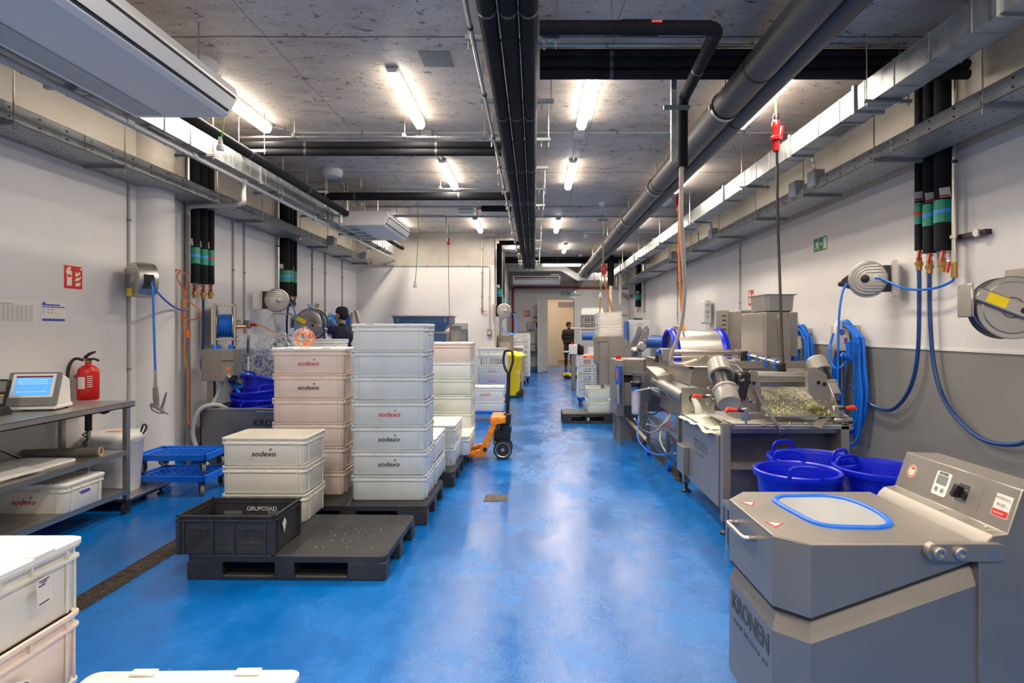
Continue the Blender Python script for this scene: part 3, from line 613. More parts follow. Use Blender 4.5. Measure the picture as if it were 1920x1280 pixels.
# ---------------------------------------------------------------- air conditioners
def aircon(y0, y1, lab, hose_end=False):
    t = thing('air_conditioner', lab, 'air conditioner', (-2.5, (y0+y1)/2, 3.0))
    # section, room side to the right: bottom panel, sloped outlet face, top
    sec = [(-2.83, 3.0), (-2.20, 3.0), (-2.165, 3.02), (-2.10, 3.14), (-2.12, 3.21), (-2.83, 3.21)]
    rings = [[Vector((x, y, z)) for x, z in sec] for y in (y0, y1)]
    MB().loft(rings).build('body', M_WHITEM, t, smooth=0, bevel=.008)
    MB().box(-2.79, -2.61, y0+.06, y1-.06, 2.996, 3.001).build('intake_grille', M_DUSTW, t, smooth=0)
    g = MB(); x = -2.785
    while x < -2.61: g.box(x, x+.004, y0+.07, y1-.07, 2.992, 2.997); x += .012
    g.build('grille_slats', M_WHITEM, t, smooth=0)
    # outlet on the sloped face
    n = Vector((.12, 0, -.065)).normalized(); u = Vector((.065, 0, .12)).normalized(); c = Vector((-2.1325, 0, 3.08))
    def q(a0, a1, off, m, nm, e=.05):
        vs = []
        for yy in (y0+e, y1-e):
            for a in (a0, a1): vs += [c+u*a+n*off+Vector((0, yy, 0)), c+u*a+n*(off-.012)+Vector((0, yy, 0))]
        return MB().add(vs, [(0,1,3,2),(4,6,7,5),(0,4,5,1),(2,3,7,6),(0,2,6,4),(1,5,7,3)]).build(nm, m, t, smooth=0)
    q(-.058, .06, .003, M_BLACK, 'outlet_slot', .04); q(-.040, .042, .012, M_WHITEM, 'louvre', .055)
    for y in (y0+.15, y1-.15):
        for x in (-2.75, -2.3): MB().tube([(x, y, 3.2), (x, y, CEIL)], .006, 6).build('rod', M_PIPE, t)
    MB().box(-2.40, -2.30, y1-.14 if not hose_end else y0+.1, y1-.08 if not hose_end else y0+.16, 2.997, 3.0).build('badge', M_WHITEP, t, smooth=0)
    return t
aircon(2.55, 4.28, 'big white ceiling air conditioner hanging nearest the viewer over the workbench')
ac2 = aircon(8.7, 10.2, 'white ceiling air conditioner hanging farther along, before the rear wall')
for j in range(4): MB().box(-2.78, -2.62, 9.0+j*.3, 9.1+j*.3, 2.9905, 2.992).build('dust_stain', mat('dust%d' % j, (.27,.19,.13), .8), ac2, smooth=0)
t = thing('air_conditioner', 'white ceiling air conditioner hanging in front of the far wall over the fire pipe', 'air conditioner', (.1, 20, 3.05))
MB().loft([[Vector((-.72, y, z)) for y, z in sec2] if k == 0 else [Vector((.86, y, z)) for y, z in sec2] for k in (0, 1) for sec2 in [[(20.6, 3.0), (20.1, 3.0), (20.0, 3.1), (19.98, 3.27), (20.6, 3.3)]]]).build('body', M_WHITEM, t, smooth=0, bevel=.01)
MB().box(-.66, .8, 19.965, 20.03, 3.135, 3.23).build('outlet_slot', M_BLACK, t, smooth=0); MB().box(-.64, .78, 19.955, 19.965, 3.155, 3.18).build('louvre', M_WHITEM, t, smooth=0)
for x in (-.5, .6): MB().tube([(x, 20.3, 3.28), (x, 20.3, CEIL)], .006, 6).build('rod', M_PIPE, t)
MB().box(.55, .82, 19.96, 19.975, 3.28, 3.33).build('label_strip', M_WHITEP, t)
# ================================================================ crates, pallets, dollies
CH = .197
def _crate_mesh():
    def ring(ins, z): return [Vector((x, y, z)) for x, y in rect_round(-.3+ins, .3-ins, -.2+ins, .2-ins, .03, 3)]
    h = CH
    prof = [(.018, 0), (.011, .010), (.009, h-.045), (0, h-.043), (0, h-.036), (.010, h-.034), (.010, h-.012), (0, h-.010), (0, h), (.012, h), (.014, h-.012), (.022, .012)]
    b = MB().loft([ring(i, z) for i, z in prof])
    for s in (-1, 1):                                           # ribs of the long sides
        for x in (-.238, .238, -.266, .266): b.box(x-.0025, x+.0025, s*.193, s*.1985, .01, h-.04)
        for x in (-.238, -.1, .02, .115, .238): b.box(x-.003, x+.003, s*.189, s*.199, h-.036, h-.010)
        for y in (-.135, .135): b.box(s*.293, s*.2985, y-.0025, y+.0025, .01, h-.04)
        for y in (-.17, -.135, -.05, .05, .135, .17): b.box(s*.289, s*.299, y-.003, y+.003, h-.036, h-.010)
        b.box(s*.2905, s*.296, -.06, .06, h-.075, h-.05)
    o = b.build('tmp', M_CRATE, smooth=40); me = o.data; bpy.data.objects.remove(o); return me
_CR = {}
def crate_mesh(m):
    if not _CR: _CR['base'] = _crate_mesh()
    if m.name not in _CR: me = _CR['base'].copy(); me.materials.clear(); me.materials.append(m); _CR[m.name] = me
    return _CR[m.name]
def _lid_mesh():
    def ring(ins, z): return [Vector((x, y, z)) for x, y in rect_round(-.303+ins, .303-ins, -.203+ins, .203-ins, .03, 3)]
    b = MB().loft([ring(.004, CH-.006), ring(0, CH-.003), ring(0, CH+.010), ring(.006, CH+.013), ring(.018, CH+.013), ring(.022, CH+.007)])
    for x in (-.15, .15):
        for s in (-1, 1): b.box(x-.035, x+.035, s*.19-.014, s*.19+.014, CH+.01, CH+.0165)
    o = b.build('tmp', M_LID, smooth=40); me = o.data; bpy.data.objects.remove(o); return me
LIDM = _lid_mesh()
_LG = {}
def logo_mesh(m, font='sodexo'):
    if m.name in _LG: return _LG[m.name]
    o = text('logo', 'sodexo', .052, m, None, (0, -.1925, .085), shear=.22, bold=.0004, extrude=.0005, sx=1.12)
    o2 = text('x', '*', .045, m, None, (.050, -.1925, .106), bold=.0012, extrude=.0006)
    import bmesh
    bm = bmesh.new(); bm.from_mesh(o.data); bm.from_mesh(o2.data); bm.to_mesh(o.data); bm.free()
    bpy.data.objects.remove(o2); me = o.data; bpy.data.objects.remove(o); _LG[m.name] = me; return me
def child(name, me, parent):
    o = bpy.data.objects.new(name, me); COL.objects.link(o); o.parent = parent; return o
def crate(x, y, z, rz, m, lab, logo=None, lid=False, group=None, lidm=None):
    """milky euro crate; x, y is its middle, long side along x when rz is 0"""
    t = thing('plastic_crate', lab, 'crate', (x, y, z), R(rz), group)
    child('crate_body', crate_mesh(m), t)
    if logo: child('logo', logo_mesh({'red': M_INKR, 'black': M_INK}[logo]), t)
    if lid: child('lid', LIDM, t)
    return t
def stack(x, y, z, rz, specs, where, group, lid=True, jit=.004):
    """crates from bottom up: (material, logo, words)"""
    out = []
    for i, (m, lg, wd) in enumerate(specs):
        c = crate(x+random.uniform(-jit, jit), y+random.uniform(-jit, jit), z+i*CH, rz+random.uniform(-.4, .4), m, wd+' '+where, lg, lid and i == len(specs)-1, group); out.append(c)
    return out
def pallet(x, y, rz, lab, w=1.2, d=.8):
    t = thing('plastic_pallet', lab, 'pallet', (x, y, 0), 0)
    def P(a0, a1, c0, c1, z0, z1, bb): bb.box(x-w/2+a0, x-w/2+a1, y-d/2+c0, y-d/2+c1, z0, z1)
    b = MB().loft([[Vector((x+px, y+py, z)) for px, py in rect_round(-w/2, w/2, -d/2, d/2, .035, 3)] for z in (.108, .144)]+[[Vector((x+px, y+py, .15)) for px, py in rect_round(-w/2+.006, w/2-.006, -d/2+.006, d/2-.006, .03, 3)]])
    b.build('deck', M_PALLET, t, smooth=40)
    for c0, c1 in ((0, .11), (d/2-.05, d/2+.05), (d-.11, d)):
        b = MB()
        poly = []
        L = [(0, .0), (w, .0)]
        for a0, a1 in ((0, .217*w/1.2), (.53*w/1.2, .65*w/1.2), (.97*w/1.2, w)): P(a0, a1, c0, c1, 0, .11, b)
        for a0, a1 in ((.217*w/1.2, .53*w/1.2), (.65*w/1.2, .97*w/1.2)): P(a0, a1, c0, c1, 0, .028, b)
        b.build('runner', M_PALLET, t, smooth=0, bevel=.006)
    t.rotation_euler = (0, 0, R(rz)); return t

# --- nearest pallet with the open three-crate stack and the charcoal crate
pallet(-1.478, 4.0, -1.15, 'charcoal plastic pallet nearest the viewer, half empty with an open charcoal crate on it')
GA = 'crates of the low open three-crate stack'
stack(-1.885, 4.40, .15, -.6, [(M_CRATEO, None, 'lowest ivory crate'), (M_CRATEO, None, 'middle ivory crate, plain,'), (M_CRATEO, 'black', 'topmost open ivory crate with a black logo')], 'of the three-high stack on the nearest pallet', GA, lid=False)
def slots(b, u0, u1, z0, z1, zones, put):
    """wall strip from u0 to u1 with zones (ua, ub, za, zb, n, rows) cut into upright slots; put(ua, ub, za, zb) adds one box"""
    u = u0
    for ua, ub, za, zb, n, rows in zones:
        put(u, ua, z0, z1); put(ua, ub, z0, za); put(ua, ub, zb, z1)
        p = (ub-ua)/n
        for k in range(n): put(ua+k*p, ua+k*p+p*.45, za, zb)
        for r in range(1, rows): zz = za+(zb-za)*r/rows; put(ua, ub, zz-.003, zz+.003)
        u = ub
    put(u, u1, z0, z1)
def slotted_crate(x, y, z, rz, m, lab, w=.6, d=.4, h=.215, front=None, side=None, th=.004, group=None, name='slotted_crate', logo=None, body='crate_body'):
    t = thing(name, lab, 'crate', (x, y, z), 0, group); b = MB()
    front = front or [(.075, .205, .03, .15, 16, 4), (.245, .335, .03, .095, 11, 2), (.375, .525, .03, .15, 18, 4)]
    for s in (-1, 1):
        yy = y+s*(d/2-.012)
        slots(b, .02, w-.02, .0, h-.03, front, lambda a, c, e, f: b.box(x-w/2+a, x-w/2+c, yy-th/2, yy+th/2, z+e, z+f))
        for a in (.05, .225, .355, .54): b.box(x-w/2+a*w/.6-.004, x-w/2+a*w/.6+.004, min(y+s*d/2, yy), max(y+s*d/2, yy), z+.005, z+h-.03)
        xx = x+s*(w/2-.012)
        if side: slots(b, .02, d-.02, .0, h-.03, side, lambda a, c, e, f: b.box(xx-th/2, xx+th/2, y-d/2+a, y-d/2+c, z+e, z+f))
        else: b.box(xx-th/2, xx+th/2, y-d/2+.02, y+d/2-.02, z, z+h-.03)
        for a in (.05, d-.05): b.box(min(x+s*w/2, xx), max(x+s*w/2, xx), y-d/2+a-.004, y-d/2+a+.004, z+.005, z+h-.03)
        for cz in (-1, 1): b.box(x+s*(w/2-.03), x+s*(w/2-.004), y+cz*(d/2-.03), y+cz*(d/2-.004), z, z+h-.02) if False else b.cbox((x+s*(w/2-.014), y+cz*(d/2-.014), z+h/2-.01), (.024, .024, h-.02))
    b.box(x-w/2+.01, x+w/2-.01, y-d/2+.01, y+d/2-.01, z, z+.006)
    o = b.build(body, m, t, smooth=0)
    r = MB()
    for z0, z1 in ((h-.034, h-.028), (h-.008, h)):
        for s in (-1, 1): r.box(x-w/2, x+w/2, y+s*(d/2-.009)-.009, y+s*(d/2-.009)+.009, z+z0, z+z1); r.box(x+s*(w/2-.009)-.009, x+s*(w/2-.009)+.009, y-d/2, y+d/2, z+z0, z+z1)
    for s in (-1, 1): r.box(x-w/2+.01, x+w/2-.01, y+s*(d/2-.014)-.003, y+s*(d/2-.014)+.003, z+h-.034, z+h); r.box(x+s*(w/2-.014)-.003, x+s*(w/2-.014)+.003, y-d/2+.01, y+d/2-.01, z+h-.034, z+h)
    r.build('rim', m, t, smooth=0, bevel=.001)
    t.rotation_euler = (0, 0, R(rz)); return t
bc = slotted_crate(-1.845, 3.80, .15, -1.0, M_DKCRATE, 'open charcoal crate with slotted sides and a torn label on the nearest pallet', h=.235)
rl = MB(); rl.add([(-1.5485, 3.70, .31), (-1.5485, 3.74, .335), (-1.5485, 3.765, .30), (-1.5485, 3.75, .27), (-1.5485, 3.73, .24), (-1.5485, 3.72, .27)], [(0,1,2,3,4,5)]); rl.build('torn_label', M_PAPER, bc, smooth=0)
text('lettering', 'GRUPOSAD', .038, M_CRATE, bc, (-1.8, 3.9795, .315), face='-Y')

# --- second pallet: tall stack, stack with the peach content, pair at its back
pallet(-1.42, 5.02, -.6, 'charcoal plastic pallet carrying the tallest crate stack')
GB = 'crates of the tallest stack'
C, W_, O, G_, B_, N_ = M_CRATEC, M_CRATEW, M_CRATEO, M_CRATEG, M_CRATEB, M_CRATE
stack(-1.15, 4.95, .15, 0, [(C, None, 'lowest bluish crate, without a logo,'), (C, 'black', 'second crate from the bottom, with a black logo,'), (C, 'black', 'third crate from the bottom, with a black logo,'), (C, 'red', 'fourth crate from the bottom, with a red logo,'), (C, None, 'plain fifth crate from the bottom'), (C, None, 'plain sixth crate from the bottom'), (M_CRATE, None, 'topmost lidded crate, clearer than the rest,')], 'of the tallest stack', GB)
GC = 'crates of the peach tinted stack'
stack(-1.845, 5.10, .15, 0, [(W_, None, 'lowest peach tinted crate'), (W_, None, 'second crate from the bottom, hidden in front,'), (W_, None, 'third crate from the bottom, just above the open crate,'), (W_, None, 'plain peach tinted crate below the black logo crate'), (W_, 'black', 'crate with a black logo right below the top one'), (W_, 'red', 'topmost lidded crate with a red logo')], 'in the peach tinted stack', GC)
GD = 'crates lined up behind the tallest stack'
stack(-1.05, 5.48, .15, 90, [(C, None, 'lower bluish crate'), (N_, None, 'upper lidded crate')], 'of the pair turned lengthwise right behind the tallest stack', GD)
pallet(-1.36, 6.12, -.3, 'charcoal plastic pallet in the middle of the row, under the small crate pairs')
stack(-.98, 6.22, .15, 90, [(C, None, 'lower crate'), (O, None, 'upper ivory lidded crate')], 'of the second pair behind the tallest stack', GD)
pallet(-1.36, 7.05, 0, 'charcoal plastic pallet farthest back in the row, under the six-high stack')
stack(-.90, 6.74, .15, 90, [(N_, None, 'single lidded low crate before the six-high stack')], 'on the pallet row', GD)
GE = 'crates of the six-high stack by the pallet truck'
stack(-1.02, 7.18, .15, 0, [(G_, None, 'lowest greenish crate'), (G_, None, 'second greenish crate'), (G_, None, 'third greenish crate'), (G_, None, 'fourth crate'), (N_, None, 'fifth crate'), (W_, None, 'topmost lidded peach crate')], 'in the stack beside the pallet truck handle', GE)

# --- foreground left: stack cut by the frame and the low lidded stack
GF = 'crates of the foreground stack with paper stickers'
fs = stack(-1.53, 1.48, .09, 90, [(N_, None, 'lowest crate'), (N_, None, 'second crate'), (W_, None, 'third crate with sticker'), (O, None, 'topmost lidded crate with sticker')], 'of the corner stack nearest the viewer', GF)
def dolly(x, y, z, rz, lab, w=.6, d=.4, h=.17):
    t = thing('crate_dolly', lab, 'dolly', (x, y, z), 0)
    b = MB()
    for s in (-1, 1): b.box(x-w/2, x+w/2, y+s*(d/2-.012)-.012, y+s*(d/2-.012)+.012, z+h-.055, z+h); b.box(x+s*(w/2-.012)-.012, x+s*(w/2-.012)+.012, y-d/2, y+d/2, z+h-.055, z+h)
    b.box(x-w/2, x+w/2, y-d/2, y-d/2+.06, z+h-.022, z+h-.014); b.box(x-w/2, x+w/2, y+d/2-.06, y+d/2, z+h-.022, z+h-.014); b.box(x-w/2, x-w/2+.07, y-d/2, y+d/2, z+h-.022, z+h-.014); b.box(x+w/2-.07, x+w/2, y-d/2, y+d/2, z+h-.022, z+h-.014)
    b.build('frame', M_BLUE, t, smooth=0, bevel=.003)
    g = MB(); n = 10
    for k in range(1, n): g.box(x-w/2+w*k/n-.006, x-w/2+w*k/n+.006, y-d/2+.02, y+d/2-.02, z+h-.03, z+h-.015)
    for k in range(1, 6): g.box(x-w/2+.02, x+w/2-.02, y-d/2+d*k/6-.006, y-d/2+d*k/6+.006, z+h-.03, z+h-.016)
    g.build('grid_deck', M_BLUE, t, smooth=0)
    for i, (sx, sy) in enumerate(((-1, -1), (1, -1), (-1, 1), (1, 1))):
        cx, cy = x+sx*(w/2-.06), y+sy*(d/2-.06); a = R([12, 38, -20, 60][i]); ax = Vector((math.cos(a), math.sin(a), 0))
        b = MB(); b.cyl((cx, cy, z+h-.075), (cx, cy, z+h-.03), .032, 12)
        for s in (-1, 1): b.cbox(Vector((cx, cy, z+.068))+ax*s*.022, (.004, .05, .06), (0, 0, a))
        c = b.build('caster', M_BLACK, t, smooth=30)
        MB().cyl(Vector((cx, cy, z+.05))-ax*.016, Vector((cx, cy, z+.05))+ax*.016, .05, 18).build('wheel', M_GREYP, c); MB().cyl(Vector((cx, cy, z+.05))-ax*.018, Vector((cx, cy, z+.05))+ax*.018, .03, 14).build('hub', M_BLACK, c)
    t.rotation_euler = (0, 0, R(rz)); return t
def sticker(c, x, y, z, roll, w=.05, h=.075):
    m = Matrix.Translation((x, y, z)) @ Matrix.Rotation(R(90), 4, 'Z') @ Matrix.Rotation(R(90), 4, 'X') @ Matrix.Rotation(R(roll), 4, 'Z')
    s = MB().prism([(-w/2, -h/2), (w/2, -h/2), (w/2, h/2), (-w/2, h/2)], 0, .0006, m).build('sticker', M_PAPER, c, smooth=0)
    b = MB()
    for k, (a, e, zz) in enumerate(((-.016, .018, .030), (-.008, .010, .024), (-.020, .014, -.030), (-.018, .004, .018))): b.prism([(a, zz), (e, zz), (e, zz+.003), (a, zz+.003)], .0007, .001, m)
    b.build('print_lines', M_INK, s, smooth=0)
sticker(fs[3], -1.3175, 1.62, .09+3*CH+.115, 4); sticker(fs[2], -1.3175, 1.54, .09+2*CH+.075, -22)
d0 = thing('low_platform', 'low grey board under the foreground corner stack', 'platform', (-1.53, 1.48, 0)); MB().box(-1.74, -1.32, 1.18, 1.78, .04, .09).build('board', M_GREYP, d0)
for sx in (-1, 1):
    for sy in (-1, 1): MB().cyl((-1.53+sx*.15, 1.48+sy*.22, 0), (-1.53+sx*.15, 1.48+sy*.22, .04), .03, 12).build('foot', M_BLACK, d0)
dolly(-.98, 1.56, 0, 0, 'blue dolly under the low lidded crates nearest the viewer', h=.11)
stack(-.98, 1.56, .096, .6, [(N_, None, 'lower crate'), (O, None, 'upper crate with a clean lid')], 'of the low pair at the bottom of the view', 'crates of the low foreground pair')

# --- floor drains
def grate(name, lab, x0, x1, y0, y1, nx, ny, m):
    t = thing(name, lab, 'drain', ((x0+x1)/2, y0, 0)); b = MB().box(x0, x1, y0, y1, .0005, .002); b.build('drain_pit', M_BLACK, t, smooth=0)
    b = MB()
    for k in range(nx+1): x = x0+(x1-x0)*k/nx; b.box(x-.0025, x+.0025, y0, y1, .002, .006)
    for k in range(ny+1): y = y0+(y1-y0)*k/ny; b.box(x0, x1, y-.0018, y+.0018, .002, .0055)
    b.build('grating', m, t, smooth=0); return t
M_RUST = mat('worn_grate_steel', (.26,.21,.16), .45, .8, noise=.5, nscale=20)
dg_ = grate('channel_drain', 'long narrow slot drain with a rusty grating beside the nearest pallet', -2.56, -2.41, 2.75, 4.3, 6, 80, M_RUST)
grate('floor_drain', 'small square floor drain grate out in the aisle', -.44, -.24, 5.25, 5.45, 12, 7, M_RUST)
grate('channel_drain', 'slot drain running under the washing line beside the coiled tubes', 1.42, 1.52, 5.9, 8.2, 6, 60, M_RUST)

# ================================================================ workbench
t = thing('workbench', 'stainless steel workbench with two lower shelves against the extinguisher wall', 'workbench', (-3.58, 4, 0))
TZ = .913
b = MB().box(-3.88, -3.28, 3.0, 4.95, TZ-.045, TZ-.038); b.box(-3.88, -3.28, 3.0, 4.95, TZ-.003, TZ)
for a in ((-3.283, -3.28, 3, 4.95), (-3.88, -3.877, 3, 4.95), (-3.88, -3.28, 4.947, 4.95), (-3.88, -3.28, 3, 3.003)): b.box(*a, TZ-.045, TZ)
b.build('table_top', M_STEEL, t, smooth=0)
for nm, z in (('middle_shelf', .52), ('bottom_shelf', .20)):
    b = MB().box(-3.87, -3.31, 3.05, 4.92, z-.003, z); b.box(-3.312, -3.309, 3.05, 4.92, z-.04, z); b.box(-3.87, -3.309, 4.90, 4.92, z-.04, z); b.build(nm, M_STEEL, t, smooth=0)
for x in (-3.325, -3.85):
    for y in (3.06, 4.91):
        l = MB().box(x-.02, x+.02, y-.02, y+.02, .11, TZ-.04).build('leg', M_STEEL, t, smooth=0, bevel=.003)
        b = MB().cyl((x, y, .09), (x, y, .12), .025, 10); b.box(x-.022, x-.018, y-.03, y+.03, .04, .1); b.box(x+.018, x+.022, y-.03, y+.03, .04, .1); c = b.build('caster_fork', M_BLACK, l)
        w1 = MB().cyl((x-.014, y, .048), (x+.014, y, .048), .048, 18).build('caster', M_BLACKR, t)
crate(-3.585, 4.42, .20, 0, M_CRATEO, 'lidded ivory crate with a dark red logo on the bottom shelf of the workbench', 'red', True)
sc_ = [o for o in COL.objects if o.name.startswith('plastic_crate')][-1]
MB().box(-3.2875, -3.2865, 4.37, 4.46, .31, .33).build('blue_tab', M_PRINTB, sc_)
# weighing terminal
t = thing('weighing_terminal', 'beige weighing terminal with a tilted lit touch screen on the workbench', 'terminal', (-3.62, 4.40, TZ))
RT = Matrix.Translation((-3.62, 4.40, TZ)) @ Matrix.Rotation(R(12), 4, 'Z')
MB().box(-.16, .16, -.10, .13, .012, .04, RT).build('foot_plate', M_LID, t, bevel=.006)
sl = [(-.085, .035), (.0, .26), (.10, .22), (.12, .035)]
MB().loft([[RT @ Vector((x, y, z)) for y, z in sl] for x in (-.155, .155)]).build('housing', M_LID, t, smooth=0, bevel=.01)
TM = RT @ Matrix.Translation((0, -.085, .04)) @ Matrix.Rotation(math.atan2(.085, .225), 4, 'X').inverted() @ Matrix.Rotation(R(90), 4, 'X')
TM = RT @ Matrix.Translation((0, -.095, .035)) @ Matrix.Rotation(R(90)-math.atan2(.085, .225), 4, 'X')
MB().prism(rect_round(-.165, .165, 0, .25, .012), 0, .022, TM).build('bezel', M_GREYP, t, bevel=.003)
MB().prism(rect_round(-.135, .135, .06, .235, .006), .0222, .0235, TM).build('screen_surround', M_LID, t)
s = MB().prism([(-.115, .075), (.115, .075), (.115, .22), (-.115, .22)], .0237, .0245, TM).build('screen', M_SCREEN, t, smooth=0)
b = MB().prism([(-.115, .208), (.115, .208), (.115, .22), (-.115, .22)], .0247, .025, TM); b.build('title_bar', mat('maroon', (.2,.01,.03), .4), s, smooth=0)
b = MB()
for z in (.19, .175, .16, .1): b.prism([(-.1, z), (.09, z), (.09, z+.003), (-.1, z+.003)], .0247, .025, TM)
b.build('screen_text', mat('pale_text', (.5,.7,.8), .4, emit=(.4,.7,.85), es=.6), s, smooth=0)
b = MB()
for x in (-.09, .05): b.prism(rect_round(x-.02, x+.05, .03, .042, .005), .022, .0235, TM)
b.build('key_recesses', M_GREYP, t)
for sx in (-.13, .13):
    for sy in (-.08, .1): MB().cyl(RT @ Vector((sx, sy, 0)), RT @ Vector((sx, sy, .014)), .012, 10).build('rubber_foot', M_BLACK, t)
# barcode scanner in its cradle
t = thing('handheld_terminal', 'black handheld terminal with yellow keys standing in its cradle on the workbench', 'handheld', (-3.66, 4.12, TZ))
x, y = -3.66, 4.12
MB().loft([[Vector((x+a, y+c, z)) for a, c in rect_round(-w_, w_, -w_*.9, w_*.9, .015)] for w_, z in ((.055, TZ), (.055, TZ+.02), (.042, TZ+.06))]).build('cradle', M_BLACK, t)
HM = Matrix.Translation((x, y, TZ+.05)) @ Matrix.Rotation(R(-14), 4, 'X')
MB().loft([[HM @ Vector((a, c, z)) for a, c in rect_round(-w_, w_, -.016, .016, .01)] for w_, z in ((.03, 0), (.034, .06), (.042, .13), (.042, .185), (.038, .195))]).build('body', M_BLACK, t)
for i in range(4):
    for j in range(4): MB().box(-.024+i*.014, -.014+i*.014, -.0195, -.016, .03+j*.016, .04+j*.016, HM).build('key', M_YEL if j == 3 else M_GREYPVC, t, smooth=0)
MB().box(-.032, .032, -.0185, -.016, .11, .18, HM).build('display', M_GREYP, t, smooth=0)
# fire extinguisher
t = thing('fire_extinguisher', 'red fire extinguisher with a black hose on the wall past the workbench', 'fire extinguisher', (-3.79, 5.12, .92)); c = (-3.79, 5.12, 0); T = Matrix.Translation(c)
MB().lathe([(.0, .90), (.075, .902), (.08, .915), (.08, 1.13), (.072, 1.165), (.045, 1.19), (.022, 1.20), (.022, 1.215)], T, 28).build('cylinder', M_RED, t)
MB().lathe([(.02, 1.21), (.024, 1.22), (.024, 1.25), (.015, 1.26)], T, 16).build('valve', M_BRASS, t)
MB().tube([(-3.80, 5.09, 1.26), (-3.76, 5.09, 1.29), (-3.70, 5.08, 1.31)], [.012, .014, .008], 8).build('lever', M_BLACK, t)
MB().tube([(-3.77, 5.09, 1.245), (-3.72, 5.09, 1.25), (-3.68, 5.09, 1.235)], .01, 8).build('carry_handle', M_BLACK, t)
MB().tube(bez([(-3.80, 5.08, 1.24), (-3.86, 5.06, 1.25), (-3.885, 5.03, 1.18), (-3.89, 5.02, 1.03), (-3.87, 5.02, .92)]), .012, 10).build('discharge_hose', M_BLACKR, t)
MB().cyl((-3.9, 5.12, 1.10), (-3.85, 5.12, 1.10), .02, 8).build('wall_hook', M_GREYP, t)
b = MB()
for a0, a1, m_ in ((-115, -70, 0),):
    pts = [(-3.79+.0806*math.cos(R(a)), 5.12+.0806*math.sin(R(a))) for a in range(a0, a1+1, 9)]
    n = len(pts); b.add([(px, py, z) for z in (1.0, 1.1) for px, py in pts], [(i, i+1, n+i+1, n+i) for i in range(n-1)])
lb_ = b.build('paper_label', M_PAPER, t)
b = MB()
for k in range(6):
    pts = [(-3.79+.0808*math.cos(R(a)), 5.12+.0808*math.sin(R(a))) for a in range(-60, -25, 9)]; n = len(pts)
    z = 1.10-.017*k; b.add([(px, py, zz) for zz in (z, z+.006) for px, py in pts], [(i, i+1, n+i+1, n+i) for i in range(n-1)])
b.build('printed_text', M_PAPER, t)
# things on the middle shelf
t = thing('film_roll', 'roll of grey film on a cardboard core on the middle shelf of the workbench', 'roll', (-3.6, 4.60, .52))
MB().cyl((-3.87, 4.56, .556), (-3.36, 4.66, .556), .034, 24).build('film', mat('grey_film', (.16,.14,.13), .35), t)
b = MB(); ax = Vector((.51, .10, 0)).normalized(); e = Vector((-3.36, 4.66, .556)); b.lathe([(.026, 0), (.034, 0), (.034, .012), (.026, .012), (.026, -.01)], axis_mx(e, ax), 24, False); b.build('cardboard_core', mat('cardboard', (.55,.40,.22), .7), t); MB().cyl(e, e+ax*.003, .025, 20).build('core_hole', mat('core_shade', (.12,.08,.05), .8), t)
for i, (x, y, z, a, lab) in enumerate(((-3.62, 4.20, .5215, 88, 'white plastic crate lid lying on the middle shelf under the film roll'), (-3.60, 3.70, .5215, 92, 'white plastic crate lid lying deeper on the middle shelf of the workbench'), (-3.58, 3.86, .537, 84, 'white crate lid lying on top of two others on the middle shelf'))):
    me = LIDM.copy()
    for v in me.vertices: v.co.z -= CH-.006
    o = bpy.data.objects.new('loose_cover', me); COL.objects.link(o); o.location = (x, y, z); o.rotation_euler = (0, 0, R(a)); tag(o, lab, 'lid', 'crate lids on the middle shelf')
hose('power_cable', [(-3.87, 4.2, .75), (-3.86, 4.28, .66), (-3.84, 4.38, .60), (-3.84, 4.48, .54), (-3.83, 4.5, .525)], .005, M_BLACK); tag(bpy.data.objects['power_cable'], 'black cable hanging behind the workbench down to the middle shelf', 'cable')
# platform scale with pole and the white bin
t = thing('platform_scale', 'steel platform scale with a pole on the floor past the workbench', 'scale', (-3.62, 5.25, 0))
MB().box(-3.88, -3.36, 4.97, 5.56, .075, .10).build('platform', M_STEEL, t, smooth=0, bevel=.004); MB().box(-3.86, -3.40, 5.0, 5.53, .045, .075).build('base_frame', M_BLACK, t, smooth=0)
for x in (-3.84, -3.41):
    for y in (5.0, 5.5): MB().lathe([(.03, 0), (.03, .012), (.012, .02), (.012, .05)], Matrix.Translation((x, y, 0)), 14).build('foot', M_BLACK, t)
MB().cyl((-3.70, 5.0, .09), (-3.70, 5.0, .70), .019, 14).build('pole', M_STEEL, t); MB().cyl((-3.70, 5.0, .66), (-3.70, 5.0, .80), .026, 12).build('pole_collar', M_BLACK, t)
hd = MB().cbox((-3.68, 5.0, .83), (.30, .10, .07), (0, -.15, .1)).build('display_head', M_BLACK, t, bevel=.02, seg=2)
MB().lathe([(.045, -.01), (.05, 0), (.05, .03), (.03, .045)], axis_mx((-3.55, 4.97, .85), (.5, -.7, 0)), 8).build('display_hood', M_BLACK, t)
hose('coiled_cable', [(-3.70, 4.975, .70), (-3.68, 4.97, .66), (-3.725, 4.97, .63), (-3.68, 4.97, .60), (-3.72, 4.975, .56), (-3.70, 4.98, .50)], .005, M_BLACK, t)
t = thing('lidded_bin', 'white plastic bin with a domed lid standing on the platform scale', 'bin', (-3.63, 5.29, .1))
def oval(cx, cy, a, c, z, n=28): return [Vector((cx+a*math.copysign(abs(math.cos(2*math.pi*k/n))**.7, math.cos(2*math.pi*k/n)), cy+c*math.copysign(abs(math.sin(2*math.pi*k/n))**.7, math.sin(2*math.pi*k/n)), z)) for k in range(n)]
MB().loft([oval(-3.66, 5.25, a, a*1.0, z) for a, z in ((.17, .1), (.175, .12), (.20, .52), (.21, .53), (.21, .55), (.20, .56))]).build('bin_body', M_WHITEM, t, smooth=50)
MB().loft([oval(-3.66, 5.25, a, a, z) for a, z in ((.215, .548), (.218, .565), (.21, .59), (.19, .605), (.15, .612), (.08, .615))]).build('lid', M_WHITEM, t, smooth=50)
